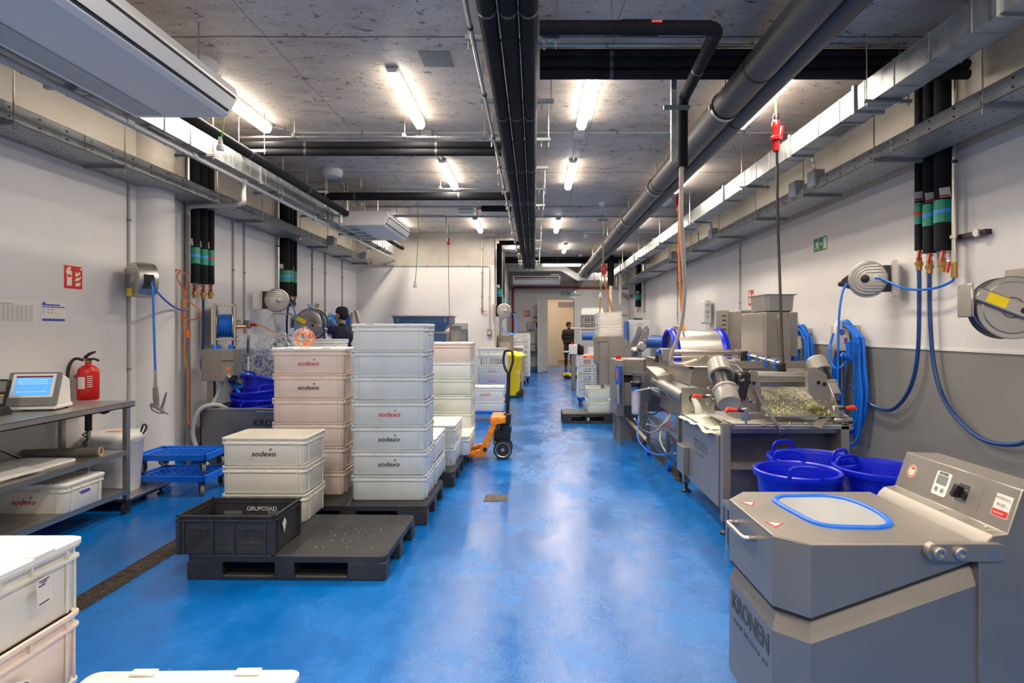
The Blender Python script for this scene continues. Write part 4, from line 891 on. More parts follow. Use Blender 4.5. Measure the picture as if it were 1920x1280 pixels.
o = MB().loft([oval(-3.63, 5.21, a, a*.5, z) for a, z in ((.065, .614), (.065, .619))]).build('orange_mark', mat('pale_orange', (.75,.28,.06), .5), t)
hose('handle_cable', [(-3.46, 5.30, .60), (-3.445, 5.31, .66), (-3.43, 5.33, .64), (-3.44, 5.32, .60), (-3.45, 5.31, .58)], .008, M_BLACK, t)

# posters and signs on the left wall
def plate(name, lab, cat, y0, y1, z0, z1, m, x=XL, d=1, th=.003):
    o = MB().box(min(x, x+d*th), max(x, x+d*th), y0, y1, z0, z1).build(name, m, smooth=0); return tag(o, lab, cat)
def flat(name, polys, m, parent, org, face, off=.0006):
    """polygons in metres (u right, v up) laid on a wall face; face '+X' looks towards +x, '-Y' towards the viewer"""
    o = Vector(org); u, n = {'+X': (Vector((0, 1, 0)), Vector((1, 0, 0))), '-X': (Vector((0, -1, 0)), Vector((-1, 0, 0))), '-Y': (Vector((1, 0, 0)), Vector((0, -1, 0)))}[face]
    b = MB()
    for p in polys:
        k = len(p); b.add([o+u*a+Vector((0, 0, c))+n*off for a, c in p]+[o+u*a+Vector((0, 0, c))+n*(off+.0005) for a, c in p], [tuple(range(k, 2*k))]+[(i, (i+1) % k, k+(i+1) % k, k+i) for i in range(k)])
    return b.build(name, m, parent, smooth=0)
def rc(a, c, e, f): return [(a, c), (e, c), (e, f), (a, f)]
s = plate('notice_paper', 'plain white printed sheet on the wall, nearer the viewer', 'notice', 4.36, 4.72, 1.54, 1.72, M_PAPER)
b = [rc(.02, .02+i*.012, .33, .022+i*.012) for i in range(11)]+[rc(.02+i*.04, .02, .022+i*.04, .142) for i in range(8)]+[rc(.02, .15, .14, .155)]
flat('table_lines', b, M_INKG, s, (XL+.003, 4.36, 1.54), '+X')
s = plate('notice_paper', 'white and blue cleaning notice on the wall under the fire sign', 'notice', 4.76, 5.01, 1.545, 1.72, M_PAPER)
flat('blue_bands', [rc(.01, .02, .24, .04), rc(.01, .145, .19, .156), rc(.01, .13, .24, .138)], M_PRINTB, s, (XL+.003, 4.76, 1.545), '+X')
flat('blue_oval', [[(.028+.018*math.cos(a*.5236), .163+.008*math.sin(a*.5236)) for a in range(12)]], M_PRINTB, s, (XL+.003, 4.76, 1.545), '+X', .0008)
flat('small_symbols', [rc(.02, .11, .03, .122), rc(.06, .11, .08, .118), rc(.10, .11, .12, .118), rc(.02, .085, .03, .097), rc(.06, .085, .08, .093), rc(.10, .085, .12, .093)], M_INKG, s, (XL+.003, 4.76, 1.545), '+X')
flat('yellow_dots', [rc(.14, .11, .15, .12), rc(.165, .11, .175, .12), rc(.14, .085, .15, .095), rc(.165, .085, .175, .095)], M_YEL, s, (XL+.003, 4.76, 1.545), '+X')
def fire_sign(name, lab, y0, z0, w_, h_, face, x, hosew=False):
    d = 1 if face == '+X' else -1; ya, yb = (y0, y0+w_)
    s = plate(name, lab, 'sign', ya, yb, z0, z0+h_, M_SIGNW, x=x, d=d)
    org = (x+d*.003, ya if d > 0 else yb, z0); k = w_/.2; v = h_/.2
    def sc(p): return [(a*k, c*v) for a, c in p]
    flat('red_field', [sc(rc(.006, .006, .194, .194))], M_SIGNR, s, org, face)
    ext = [(.035, .03), (.085, .03), (.085, .14), (.075, .155), (.065, .158), (.065, .168), (.075, .165), (.075, .18), (.055, .183), (.04, .175), (.03, .155), (.022, .13), (.028, .13), (.038, .15), (.048, .165), (.055, .165), (.055, .158), (.045, .155), (.035, .14)]
    flat('extinguisher_symbol', [sc(ext)], M_SIGNW, s, org, face, .0012)
    flat('symbol_label', [sc(rc(.042, .10, .078, .12))], M_SIGNR, s, org, face, .0018)
    fl = [[(.12, .03), (.16, .03), (.175, .05), (.17, .07), (.155, .055), (.13, .06)], [(.115, .07), (.15, .075), (.178, .095), (.18, .115), (.16, .1), (.13, .1)], [(.12, .11), (.15, .115), (.175, .14), (.165, .15), (.14, .135), (.125, .15)]]
    flat('flame_symbol', [sc(p) for p in fl], M_SIGNW, s, org, face, .0012)
    flat('small_print', [sc(rc(.17, .165, .188, .185))], M_SIGNW, s, org, face, .0012)
    return s
fire_sign('fire_sign', 'red fire extinguisher sign on the wall above the notices', 4.985, 1.835, .215, .205, '+X', XL)
# ================================================================ wall fittings, hoses and reels
def wall_pipes(lab0, xs, ys, rs, zb, zt=CEIL, side=-1, group=None, cols=('b', 'b', 'r'), xw=XL):
    out = []
    for i, (y, r) in enumerate(zip(ys, rs)):
        x = xs
        t = thing('insulated_riser', lab0[i], 'pipe', (x, y, zb[i]), 0, group)
        MB().cyl((x, y, zb[i]), (x, y, zt), r, 18).build('insulation', M_RUBBER, t)
        MB().cyl((x, y, zb[i]+.22), (x, y, zb[i]+.40), r+.002, 18).build('green_band', M_GREEN, t)
        MB().cyl((x, y, zb[i]+.295), (x, y, zb[i]+.325), r+.003, 18).build('stripe', M_LBLUE if cols[i] == 'b' else M_INKR, t)
        MB().cyl((x, y, zb[i]-.06), (x, y, zb[i]), .02, 12).build('steel_nipple', M_PIPE, t)
        v = MB().cyl((x, y, zb[i]-.17), (x, y, zb[i]-.06), .024, 12); v.cyl((x, y, zb[i]-.13), (x, y, zb[i]-.10), .034, 6); v.build('valve_body', M_BRASS, t)
        l = MB().cbox((x-.03*side if side < 0 else x-.03, y-.045, zb[i]-.05), (.018, .014, .09), (0, .15, 0)); l.build('valve_lever', M_RED, t, bevel=.003)
        MB().cyl((x, y-.045, zb[i]-.02), (x, y, zb[i]-.08), .008, 6).build('lever_arm', M_PIPE, t)
        k = -1 if side > 0 else 1
        MB().cbox((x-.05*side*0-.03, y-r-.012, zb[i]+.45), (.085, .003, .075), (0, R(-8), 0)).build('paper_tag', M_PAPER, t); MB().cbox((x-.032, y-r-.0145, zb[i]+.423), (.075, .002, .014), (0, R(-8), 0)).build('tag_red_line', M_INKR, t)
        out.append(t)
    return out
# left wall group one and two
wall_pipes(['black riser with a red striped band, farthest of the three beside the column', 'middle black riser of the three beside the column', 'black riser with a green and blue band, next to the grey post'][::-1], -3.83, [6.80, 6.97, 7.13], [.052, .05, .04], [2.02, 2.02, 2.03], group='black risers beside the column')
wall_pipes(['black riser nearest the post side, over the round hose reel', 'middle black riser over the round hose reel', 'thin black riser with a red stripe over the round hose reel'], -3.83, [9.25, 9.45, 9.62], [.075, .05, .04], [2.0, 2.02, 2.02], group='black risers over the round hose reel')
for y, zb, lab in ((6.72, 1.95, 'steel riser pipe between the grey post and the black risers'), (9.08, 1.9, 'steel riser pipe with clamps beside the black risers over the round hose reel')):
    run('steel_riser', lab, 'pipe', [(-3.86, y, zb), (-3.86, y, CEIL)], .018, M_PIPE, 1.1, M_BLACK)
# right wall group
wr = wall_pipes(['thin black riser with a green and red band on the exit sign wall', 'medium black riser with a green and blue band on the exit sign wall', 'thick black riser with a green and blue band on the exit sign wall'], 3.268, [5.12, 4.985, 4.825], [.034, .048, .060], [1.87+.30, 1.85+.28, 1.87+.26], side=1, group='black risers on the exit sign wall', cols=('r', 'b', 'b'), xw=XR)
run('steel_riser', 'steel riser pipe with a red valve beside the thickest black riser', 'pipe', [(3.26, 4.68, 2.0), (3.26, 4.68, CEIL)], .017, M_PIPE, .9, M_BLACK)
t = thing('ball_valve', 'small ball valve with a red lever under the steel riser', 'valve', (3.26, 4.68, 1.95)); MB().cyl((3.26, 4.68, 1.90), (3.26, 4.68, 2.02), .024, 12).build('body', M_BRASS, t); MB().cbox((3.20, 4.66, 1.98), (.02, .014, .085), (0, .2, 0)).build('lever', M_RED, t); MB().cyl((3.20, 4.66, 2.03), (3.26, 4.68, 1.99), .008, 6).build('lever_arm', M_PIPE, t)
for z, lab in ((2.215, 'black wall rail with a clamp behind the steel riser, level with the riser ends'), (3.05, 'black wall rail with a clamp behind the steel riser, above the cable tray')):
    t = thing('wall_rail', lab, 'rail', (3.28, 4.55, z)); MB().box(3.29, XR, 4.40, 4.95, z-.018, z+.018).build('channel', M_BLACK, t, smooth=0); MB().cyl((3.27, 4.47, z), (3.29, 4.47, z), .03, 12).build('nut_plate', M_PIPE, t); MB().lathe([(.018, -.012), (.03, -.012), (.03, .012), (.018, .012)], Matrix.Translation((3.26, 4.68, z)), 12).build('clamp', M_PIPE, t)
# inner wall and far right risers
wall_pipes(['black riser nearest the rear wall corner', 'black riser behind the rear wall corner, ending lower'], -.80, [13.75, 15.2], [.06, .055], [2.02, 1.90], zt=3.45, group='black risers on the inner wall', cols=('b', 'b'))
run('white_riser', 'white pipe standing between the two black risers of the inner wall', 'pipe', [(-.80, 14.4, .3), (-.80, 14.4, 3.4), (-.40, 14.4, 3.4)], .045, M_GREYPVC)
fat('black insulated elbow from the inner wall to the central bundle, nearer one', [(-.80, 13.75, 3.47), (-.32, 13.75, 3.47)], .055)
fat('black insulated elbow from the inner wall to the central bundle, farther one', [(-.80, 15.2, 3.47), (-.32, 15.2, 3.47)], .05)
wall_pipes(['single black riser far down the exit sign wall'], 3.25, [18.9], [.09], [2.2], group=None, cols=('b',))
run('steel_riser', 'steel riser beside the single far black riser', 'pipe', [(3.31, 18.2, 2.0), (3.31, 18.2, CEIL)], .03, M_PIPE)
# vertical conduits
def vcon(x, y, z0, z1, lab, r=.013): return run('conduit', lab, 'conduit', [(x, y, z0), (x, y, z1)], r, M_GREYPVC, .65)
vcon(-3.885, 5.78, 0.05, 2.9, 'grey wall conduit next to the hose reel at the column')
vcon(-3.885, 7.78, 1.62, 2.9, 'first of two wall conduits ending in sockets beside the framed hose reel')
vcon(-3.885, 8.08, 1.62, 2.9, 'second of two wall conduits ending in sockets beside the framed hose reel')
vcon(-3.885, 10.55, 1.5, 2.9, 'wall conduit behind the open hose reel, nearer one')
vcon(-3.885, 11.2, 1.5, 2.9, 'wall conduit behind the man with the cap')
vcon(-3.885, 12.2, 1.5, 2.9, 'wall conduit nearest the rear wall corner')
vcon(3.32, 9.75, .3, 2.9, 'grey wall conduit beside the far fire sign')
vcon(3.32, 13.6, 1.55, 2.9, 'first of the pair of wall conduits down to the red plug')
vcon(3.32, 14.0, 1.55, 2.9, 'second of the pair of wall conduits down to the red plug')
vcon(3.32, 20.3, .8, 2.9, 'far wall conduit close to the room corner, with a red beacon')
vcon(3.32, 20.9, .8, 2.9, 'far wall conduit in the room corner')
MB().lathe([(.04, -.04), (.04, .02), (.02, .04)], axis_mx((3.27, 20.3, 2.62), (0, 0, 1)), 14).build('alarm_beacon', M_RED); tag(bpy.data.objects['alarm_beacon'], 'small red beacon on the conduit in the far corner', 'beacon')
for y, lab, plug in ((7.82, 'grey socket box beside the framed hose reel, empty', 0), (8.12, 'grey socket box beside the framed hose reel, holding an orange plug', 1)):
    t = thing('wall_socket', lab, 'socket', (-3.85, y, 1.57)); MB().box(XL, -3.83, y-.05, y+.05, 1.51, 1.62).build('housing', M_GREYP, t, bevel=.008); MB().box(-3.83, -3.82, y-.04, y+.04, 1.53, 1.60).build('flap', M_GREYPVC, t, bevel=.004)
    if plug:
        MB().cyl((-3.82, y, 1.565), (-3.74, y-.02, 1.555), .022, 10).build('plug', M_RED, t)
hose('extension_cable', [(-3.74, 8.1, 1.555), (-3.62, 8.08, 1.53), (-3.52, 8.1, 1.47), (-3.42, 8.1, 1.40), (-3.35, 8.2, 1.25), (-3.3, 8.3, .9)], .006, M_ORANGE); tag(bpy.data.objects['extension_cable'], 'orange cable plugged into the wall socket, dropping behind the film wrapped machine', 'cable')
t = thing('wall_socket', 'steel socket pair with a red plug far down the exit sign wall', 'socket', (3.30, 13.8, 1.5)); MB().box(3.24, XR, 13.5, 14.1, 1.46, 1.58).build('housing', M_PIPE, t, bevel=.01); MB().cyl((3.24, 13.7, 1.48), (3.12, 13.5, 1.43), .04, 10).build('red_plug', M_RED, t)

# closed round hose reels
def reel(x, y, z, lab, rz=0, side=1, badge=True):
    """round steel hose reel; the drum faces -y, the bracket reaches to side x"""
    t = thing('hose_reel', lab, 'hose reel', (x, y, z), 0)
    A = axis_mx((x, y, z), (0, -1, 0))
    MB().lathe([(.150, -.09), (.164, -.085), (.167, -.07), (.167, .02), (.160, .075), (.150, .08)], A, 48).build('drum_casing', M_STEEL, t)
    f = MB()
    for k, (w_, r_) in enumerate(((.135, .135), (.108, .108), (.081, .081), (.054, .054))):
        pts = []
        for a in range(90, 271, 15): pts.append(Vector((x+side*(-1)*0+ r_*math.cos(R(a))*side+.0, y-.082, z+r_*math.sin(R(a)))))
        ex = math.sqrt(max(.0, .148**2-r_**2))
        pts = [Vector((x+side*ex, y-.082, z+r_))]+pts+[Vector((x+side*ex, y-.082, z-r_))]
        f.tube(pts, .004, 6)
    f.build('pressed_ribs', M_STEEL, t)
    MB().lathe([(.036, 0), (.036, .012), (.03, .016)], axis_mx((x-.02*side, y-.08, z), (0, -1, 0)), 24).build('hub_cap', M_BLACK if side > 0 else M_STEEL, t)
    MB().box(min(x+side*.10, x+side*.19), max(x+side*.10, x+side*.19), y-.04, y+.03, z-.12, z+.12).build('mount_block', M_BLACK, t, bevel=.01)
    MB().box(min(x+side*.185, x+side*.20), max(x+side*.185, x+side*.20), y-.05, y+.06, z-.14, z+.14).build('bracket_plate', M_PIPE, t, smooth=0, bevel=.003)
    MB().loft([[Vector((x-side*.13, y+a, z-.02+c)) for a, c in ((-.05, -.07), (.05, -.07), (.05, .09), (-.05, .09))], [Vector((x-side*.215, y+a, z-.03+c)) for a, c in ((-.03, -.03), (.03, -.03), (.03, .03), (-.03, .03))]]).build('hose_outlet', M_BLACK, t)
    MB().ball((x-side*.222, y, z-.035), .026, 12, 8).build('hose_stop', M_BLACK, t)
    if t and rz: t.rotation_euler = (0, 0, R(rz))
    return t
r1 = reel(3.105, 5.56, 1.96, 'round steel hose reel on the exit sign wall')
MB().box(3.3, XR, 5.47, 5.65, 1.80, 2.12).build('wall_plate', M_PIPE, r1)
MB().box(3.15, 3.19, 5.472, 5.475, 1.94, 2.0).build('print_label', M_PAPER, r1); r1.rotation_euler = (0, 0, R(-29)); r1.location.x -= .03
r2 = reel(-3.60, 8.35, 1.90, 'round steel hose reel under the second group of black risers', side=-1)
MB().box(XL, -3.79, 8.40, 8.43, 1.78, 2.02).build('wall_plate', M_PIPE, r2); r2.rotation_euler = (0, 0, R(26)); r2.location.x += .03
r3 = reel(-.66, 13.1, 1.895, 'round steel hose reel on the inner wall corner, far down the aisle', side=-1); MB().box(-.90, -.85, 13.0, 13.2, 1.75, 2.04).build('wall_plate', M_PIPE, r3); r3.rotation_euler = (0, 0, R(6))
r4 = reel(0, 0, 0, 'round steel hose reel at the column, seen from its side', side=-1); r4.location = (-3.69, 5.66, 1.96); r4.rotation_euler = (0, 0, R(-36))
MB().box(-.06, .09, -.005, .005, .0, .0).v
o = MB().box(-.10, .02, -.088, -.084, -.15, -.08).build('yellow_label', M_YEL); o.parent = r4
# the hoses of the reels
def th(name, lab, cat, pts, r, m, seg=8, n=8): o = hose(name, pts, r, m, None, seg, n); return tag(o, lab, cat)
th('air_hose', 'blue hose hanging from the round reel on the exit sign wall', 'hose', [(2.88, 5.55, 1.92), (2.83, 5.54, 1.83), (2.80, 5.54, 1.6), (2.795, 5.55, 1.1), (2.79, 5.55, .96)], .011, M_BLUEH)
t = thing('hose_nozzle', 'hose end with a black grip hanging beside the red clamp handle', 'nozzle', (2.79, 5.55, .96)); MB().tube([(2.79, 5.55, .97), (2.79, 5.55, .84)], .013).build('steel_end', M_PIPE, t); MB().tube([(2.79, 5.55, .85), (2.80, 5.54, .74)], .022, 8).build('grip', M_BLACK, t)
th('supply_hose', 'blue supply hose sagging from the round reel to the steel riser valve', 'hose', [(3.08, 5.46, 1.96), (3.13, 5.42, 1.95), (3.18, 5.25, 1.87), (3.20, 5.05, 1.83), (3.22, 4.85, 1.83), (3.25, 4.70, 1.87), (3.26, 4.68, 1.91)], .0105, M_BLUEH)
th('water_hose', 'dark blue hose from the thin riser, sagging low along the grey dado', 'hose', [(3.268, 5.12, 2.01), (3.27, 5.12, 1.8), (3.27, 5.14, 1.3), (3.27, 5.25, .98), (3.27, 5.5, .77), (3.27, 5.8, .76), (3.26, 6.1, .87), (3.25, 6.2, .92)], .017, M_BLUEHD, 10)
th('water_hose', 'dark blue hose from the medium riser, sagging out of the picture', 'hose', [(3.268, 4.985, 1.98), (3.27, 4.98, 1.6), (3.27, 4.93, 1.2), (3.27, 4.8, .93), (3.27, 4.55, .75), (3.27, 4.3, .69), (3.27, 4.0, .76), (3.25, 3.85, 1.0), (3.22, 3.85, 1.3), (3.18, 3.92, 1.55)], .017, M_BLUEHD, 10)
th('air_hose', 'blue hose hanging from the reel at the column down to the blow gun', 'hose', [(-3.50, 5.51, 1.925), (-3.475, 5.49, 1.84), (-3.465, 5.49, 1.5), (-3.46, 5.50, 1.12)], .010, M_BLUEH)
th('supply_hose', 'blue supply hose running from the reel at the column to the grey post', 'hose', [(-3.52, 5.60, 1.86), (-3.60, 5.90, 1.77), (-3.68, 6.2, 1.715), (-3.75, 6.45, 1.70), (-3.78, 6.6, 1.74)], .010, M_BLUEH)
t = thing('blow_gun', 'grey trigger blow gun hanging on the blue hose beside the column', 'blow gun', (-3.54, 5.68, .85))
MB().tube([(-3.54, 5.68, 1.10), (-3.54, 5.68, .97)], [.009, .012]).build('hose_end', M_PIPE, t)
MB().tube([(-3.54, 5.68, .98), (-3.535, 5.68, .90), (-3.53, 5.68, .85)], [.016, .019, .016], 8).build('grip', M_GREYP, t)
MB().tube([(-3.57, 5.68, .86), (-3.53, 5.68, .845), (-3.49, 5.68, .815), (-3.45, 5.68, .79)], [.012, .017, .012, .004], 8).build('barrel', M_GREYP, t)
MB().tube([(-3.50, 5.68, .825), (-3.485, 5.68, .87), (-3.465, 5.68, .945)], [.009, .009, .006], 8).build('trigger', M_GREYP, t)
MB().tube([(-3.575, 5.68, .86), (-3.56, 5.68, .82), (-3.52, 5.68, .80), (-3.48, 5.68, .80)], .005, 6).build('guard', M_GREYP, t); t.location = (-3.46, 5.50, .80); t.scale = (1.35, 1.35, 1.3)
th('air_hose', 'blue hose dropping in front of the large open reel', 'hose', [(-3.38, 8.34, 1.87), (-3.35, 8.34, 1.83), (-3.31, 8.34, 1.7), (-3.30, 8.3, 1.4), (-3.30, 8.3, 1.25)], .011, M_BLUEH)
th('water_hose', 'dark blue hose down from the round reel risers behind the tall machine', 'hose', [(-3.80, 9.3, 1.85), (-3.82, 9.3, 1.6), (-3.83, 9.35, 1.35), (-3.76, 9.4, 1.15), (-3.68, 9.4, 1.0)], .017, M_BLUEHD)
th('water_hose', 'blue hose dropping from the risers beside the column to the control box', 'hose', [(-3.83, 6.97, 1.86), (-3.83, 6.97, 1.5), (-3.84, 6.97, 1.2), (-3.84, 6.95, 1.08), (-3.80, 6.93, .98)], .015, M_BLUEHD)
oc = [(327, 505), (337, 508), (332, 520), (342, 540), (349, 560), (368, 575), (375, 585), (366, 598), (352, 598), (342, 590), (340, 560), (343, 600), (345, 650), (352, 700), (352, 780), (356, 795), (368, 795)]
th('orange_cable', 'orange cable draped in loops around the grey post beside the column', 'cable', [at(x, y, 6.52+.02*math.sin(i)) for i, (x, y) in enumerate(oc)], .007, M_ORANGE, n=6)
th('orange_cable', 'short orange cable ending in a round plug beside the grey post', 'cable', [at(x, y, 6.48) for x, y in ((328, 508), (334, 506), (345, 512), (352, 520), (350, 545), (350, 600), (350, 620))], .007, M_ORANGE, n=6)
MB().cyl(at(351, 618, 6.48), at(351, 632, 6.48), .022, 12).build('orange_plug', M_ORANGE); tag(bpy.data.objects['orange_plug'], 'orange plug hanging on the short cable beside the grey post', 'plug')
# framed reel with coiled blue hose
t = thing('hose_reel', 'framed hose reel wound with thick blue hose on the extinguisher wall', 'hose reel', (-3.75, 7.2, 1.55))
x0, x1, y_, z0, z1 = -3.87, -3.645, 7.18, 1.25, 1.80
b = MB()
for x in (x0, x1-.02): b.box(x, x+.02, 7.02, 7.05, z0+.05, z1); b.box(x, x+.02, 7.33, 7.36, z0+.05, z1)
for z in (z0+.12, z1-.03): b.box(x0, x1, 7.02, 7.04, z, z+.025)
b.box(x0, x0+.02, 7.02, 7.36, z1-.03, z1); b.box(x1-.02, x1, 7.02, 7.36, z1-.03, z1); b.box(x0-.03, x0, 7.02, 7.36, 1.3, 1.75)
b.build('steel_frame', M_PIPE, t, smooth=0, bevel=.003)
for x in (x0+.03, x1-.03): MB().cyl((x-.004, 7.19, 1.55), (x+.004, 7.19, 1.55), .19, 32).build('drum_flange', M_STEEL, t)
for k in range(5): MB().lathe([(.125+.016*math.cos(a*math.pi/4), .016*math.sin(a*math.pi/4)) for a in range(9)], axis_mx((x0+.055+k*.029, 7.19, 1.54), (1, 0, .06*(k-2)*.5)), 28, False).build('hose_turn', M_BLUEH, t)
MB().tube([(x1, 7.1, 1.53), (x1+.10, 7.1, 1.53), (x1+.10, 7.1, 1.45)], .02, 8).build('swivel', M_BRASS, t)
for x in (x0+.05, x1-.05): MB().box(x-.025, x+.025, 7.0, 7.06, 1.24, 1.32).build('roller_guide', M_BLUE, t, bevel=.006)
t.rotation_euler = (0, 0, R(24)); t.location.x += .07
th('water_hose', 'thick blue hose running from the framed reel down into the basket stack', 'hose', [(-3.74, 7.05, 1.42), (-3.72, 6.98, 1.28), (-3.66, 6.95, 1.14), (-3.56, 6.9, 1.0), (-3.46, 6.85, .90), (-3.36, 6.85, .84), (-3.27, 6.85, .87), (-3.26, 6.86, .96), (-3.36, 6.88, 1.0), (-3.44, 6.88, .95), (-3.40, 6.85, .84), (-3.32, 6.83, .75), (-3.28, 6.84, .66), (-3.27, 6.85, .60)], .018, M_BLUEH, 10)
th('water_hose', 'blue feed hose dropping from the swivel of the framed reel', 'hose', [(-3.545, 7.1, 1.45), (-3.545, 7.1, 1.2), (-3.54, 7.1, .9)], .018, M_BLUEHD, 10)

# open disc reels
def open_reel(c, r, lab, rz, arm_up=True, wound=True, hm=M_BLUEHD):
    t = thing('hose_reel', lab, 'hose reel', (0, 0, 0)); A = axis_mx((0, 0, 0), (0, -1, 0))
    for yy in (-.07, .07):
        MB().lathe([(r*.3, 0), (r*.34, .006), (r*.8, .006), (r*.84, .0), (r*.97, .002), (r, .008), (r, -.004), (r*.3, -.006)], Matrix.Translation((0, yy, 0)) @ A, 40).build('disc', M_STEEL, t)
    MB().cyl((0, -.09, 0), (0, .09, 0), .03, 16).build('axle', M_PIPE, t)
    if wound: MB().lathe([(r*.72, -.06), (r*.8, -.03), (r*.8, .03), (r*.72, .06)], A, 32).build('wound_hose', hm, t)
    AM = Matrix.Rotation(R(24), 4, 'Y')
    MB().box(-r*1.15, r*1.2, -.112, -.082, -.045, .045, AM).build('arm', M_PIPE, t, bevel=.008)
    MB().box(-r*.85, -r*.25, -.1135, -.112, -.03, .035, AM).build('yellow_label', M_YEL, t, smooth=0)
    MB().cyl(AM @ Vector((r*.25, -.118, 0)), AM @ Vector((r*.25, -.112, 0)), .02, 10).build('bolt', M_BLACK, t)
    MB().box(-r*1.22, -r*1.14, -.115, .1, -.06, .16).build('wall_bracket', M_PIPE, t, bevel=.005)
    t.location = c; t.rotation_euler = (0, 0, R(rz)); return t
open_reel((-3.36, 9.1, 1.58), .235, 'large open steel hose reel with a yellow label beside the raised gloved hand', 0)
for z in (1.40, 1.72): MB().box(XL, -3.62, 8.98, 9.02, z, z+.02).build('reel_arm_bar', M_PIPE); tag(COL.objects[-1], 'wall bar holding the large open hose reel, '+('lower' if z < 1.5 else 'upper')+' one', 'bar')
th('water_hose', 'blue hose hanging from the large open reel', 'hose', [(-3.22, 9.05, 1.75), (-3.16, 9.0, 1.62), (-3.13, 9.0, 1.3), (-3.13, 9.0, .9)], .018, M_BLUEHD)
open_reel((3.12, 3.98, 1.64), .205, 'open steel hose reel with a yellow label, cut by the picture edge', -14, wound=True)
MB().box(3.2, XR, 3.9, 4.1, 1.55, 1.9).build('wall_plate_steel', M_PIPE); tag(bpy.data.objects['wall_plate_steel'], 'steel wall plate behind the hose reel at the picture edge', 'plate')
# reel behind the man
t = thing('hose_reel', 'hose reel full of blue hose behind the man with the cap', 'hose reel', (-3.45, 11.0, 1.6))
for x in (-3.72, -3.28): MB().cyl((x-.006, 11, 1.58), (x+.006, 11, 1.58), .24, 28).build('disc', M_STEEL, t)
MB().cyl((-3.70, 11, 1.58), (-3.30, 11, 1.58), .19, 24).build('wound_hose', M_BLUE, t)
b = MB(); b.box(-3.30, -3.25, 10.78, 10.8, 1.3, 1.8, Matrix.Translation((0, 0, 0))); b.cbox((-3.14, 10.8, 1.60), (.05, .12, .48), (0, -.25, 0)); b.build('support_arm', M_PIPE, t); MB().box(XL, -3.7, 10.9, 11.1, 1.45, 1.7).build('wall_mount', M_PIPE, t)

# chemical dosing units with coiled blue hoses on the right wall
def doser(y, z0, z1, lab, tagc, gun=False):
    t = thing('dosing_unit', lab, 'dispenser', (3.25, y, z0)); w_ = .085
    prof = [(-w_, z0+.03), (-w_+.02, z0), (w_-.02, z0), (w_, z0+.03), (w_*.9, z1-.10), (w_*.55, z1-.02), (0, z1), (-w_*.55, z1-.02), (-w_*.9, z1-.10)]
    MB().loft([[Vector((3.20+a*.95-.0, y-.02, z)) for a, z in prof], [Vector((3.215+a*.8, y-.07, z)) if False else Vector((3.20+a*.88, y-.075, z0+(z-z0)*.98+.004)) for a, z in prof]]).build('front_shell', M_WHITEM, t, bevel=.004)
    MB().box(3.14, 3.30, y-.02, y+.05, z0+.05, z1-.08).build('back_box', M_GREYPVC, t); MB().box(3.28, XR, y-.02, y+.04, z0+.1, z1-.1).build('wall_mount', M_GREYP, t)
    cy = y-.0765
    MB().lathe([(.030, 0), (.030, .0015)], axis_mx((3.19, cy, z1-.14), (0, -1, 0)), 18).build('round_mark', M_PRINTB, t); text('mark_lettering', 'ocl', .022, M_WHITEM, t, (3.19, cy-.002, z1-.14))
    MB().box(*((3.215, 3.24) if gun else (3.185, 3.195)), cy-.0012, cy, z1-.26 if gun else z1-.08, z1-.20 if gun else z1-.01).build('colour_label', tagc, t, smooth=0)
    for k in range(4): MB().cyl((3.16, cy-.001, z0+.06+k*.035), (3.16, cy, z0+.06+k*.035), .006, 8).build('small_symbol', M_INKR if k % 2 else M_INKG, t)
    for dx, m_, e in ((-.04, M_RED, .05), (0, M_BLACK, .35), (.03, M_GREYP, .4)): MB().tube([(3.20+dx, y, z0+.02), (3.20+dx, y, z0-e)], .009, 6).build('feed_tube', m_, t)
    return t
purple = mat('purple_label', (.30,.01,.18), .5)
doser(6.33, 1.27, 1.61, 'white dosing unit with a purple label beside the blue spray gun', purple, True)
doser(7.45, 1.25, 1.62, 'white dosing unit with orange marks, farther along the wall', M_ORANGE)
t = thing('dosing_unit', 'white marked dispenser with green bottles under it, far down the exit sign wall', 'dispenser', (3.2, 11.4, 1.6))
MB().box(3.16, 3.30, 11.2, 11.5, 1.60, 2.05).build('front_shell', M_WHITEM, t, bevel=.03, seg=2); MB().box(3.2, XR, 11.2, 11.5, 1.25, 1.42).build('bottle_rack', M_PIPE, t, smooth=0)
for k in range(3): MB().cyl((3.17, 11.22+k*.1, 1.25), (3.17, 11.22+k*.1, 1.38), .03, 10).build('green_bottle', M_GREEN, t); MB().cyl((3.2+.03*k, 11.2, 1.38), (3.2+.03*k, 11.2, 1.62), .006, 6).build('feed_tube', M_PIPE, t)
for zz, s_ in ((1.94, '>T'), (1.82, 'S0'), (1.74, '()')): text('hand_marks', s_, .08, M_INK, t, (3.22, 11.199, zz), rz=0)
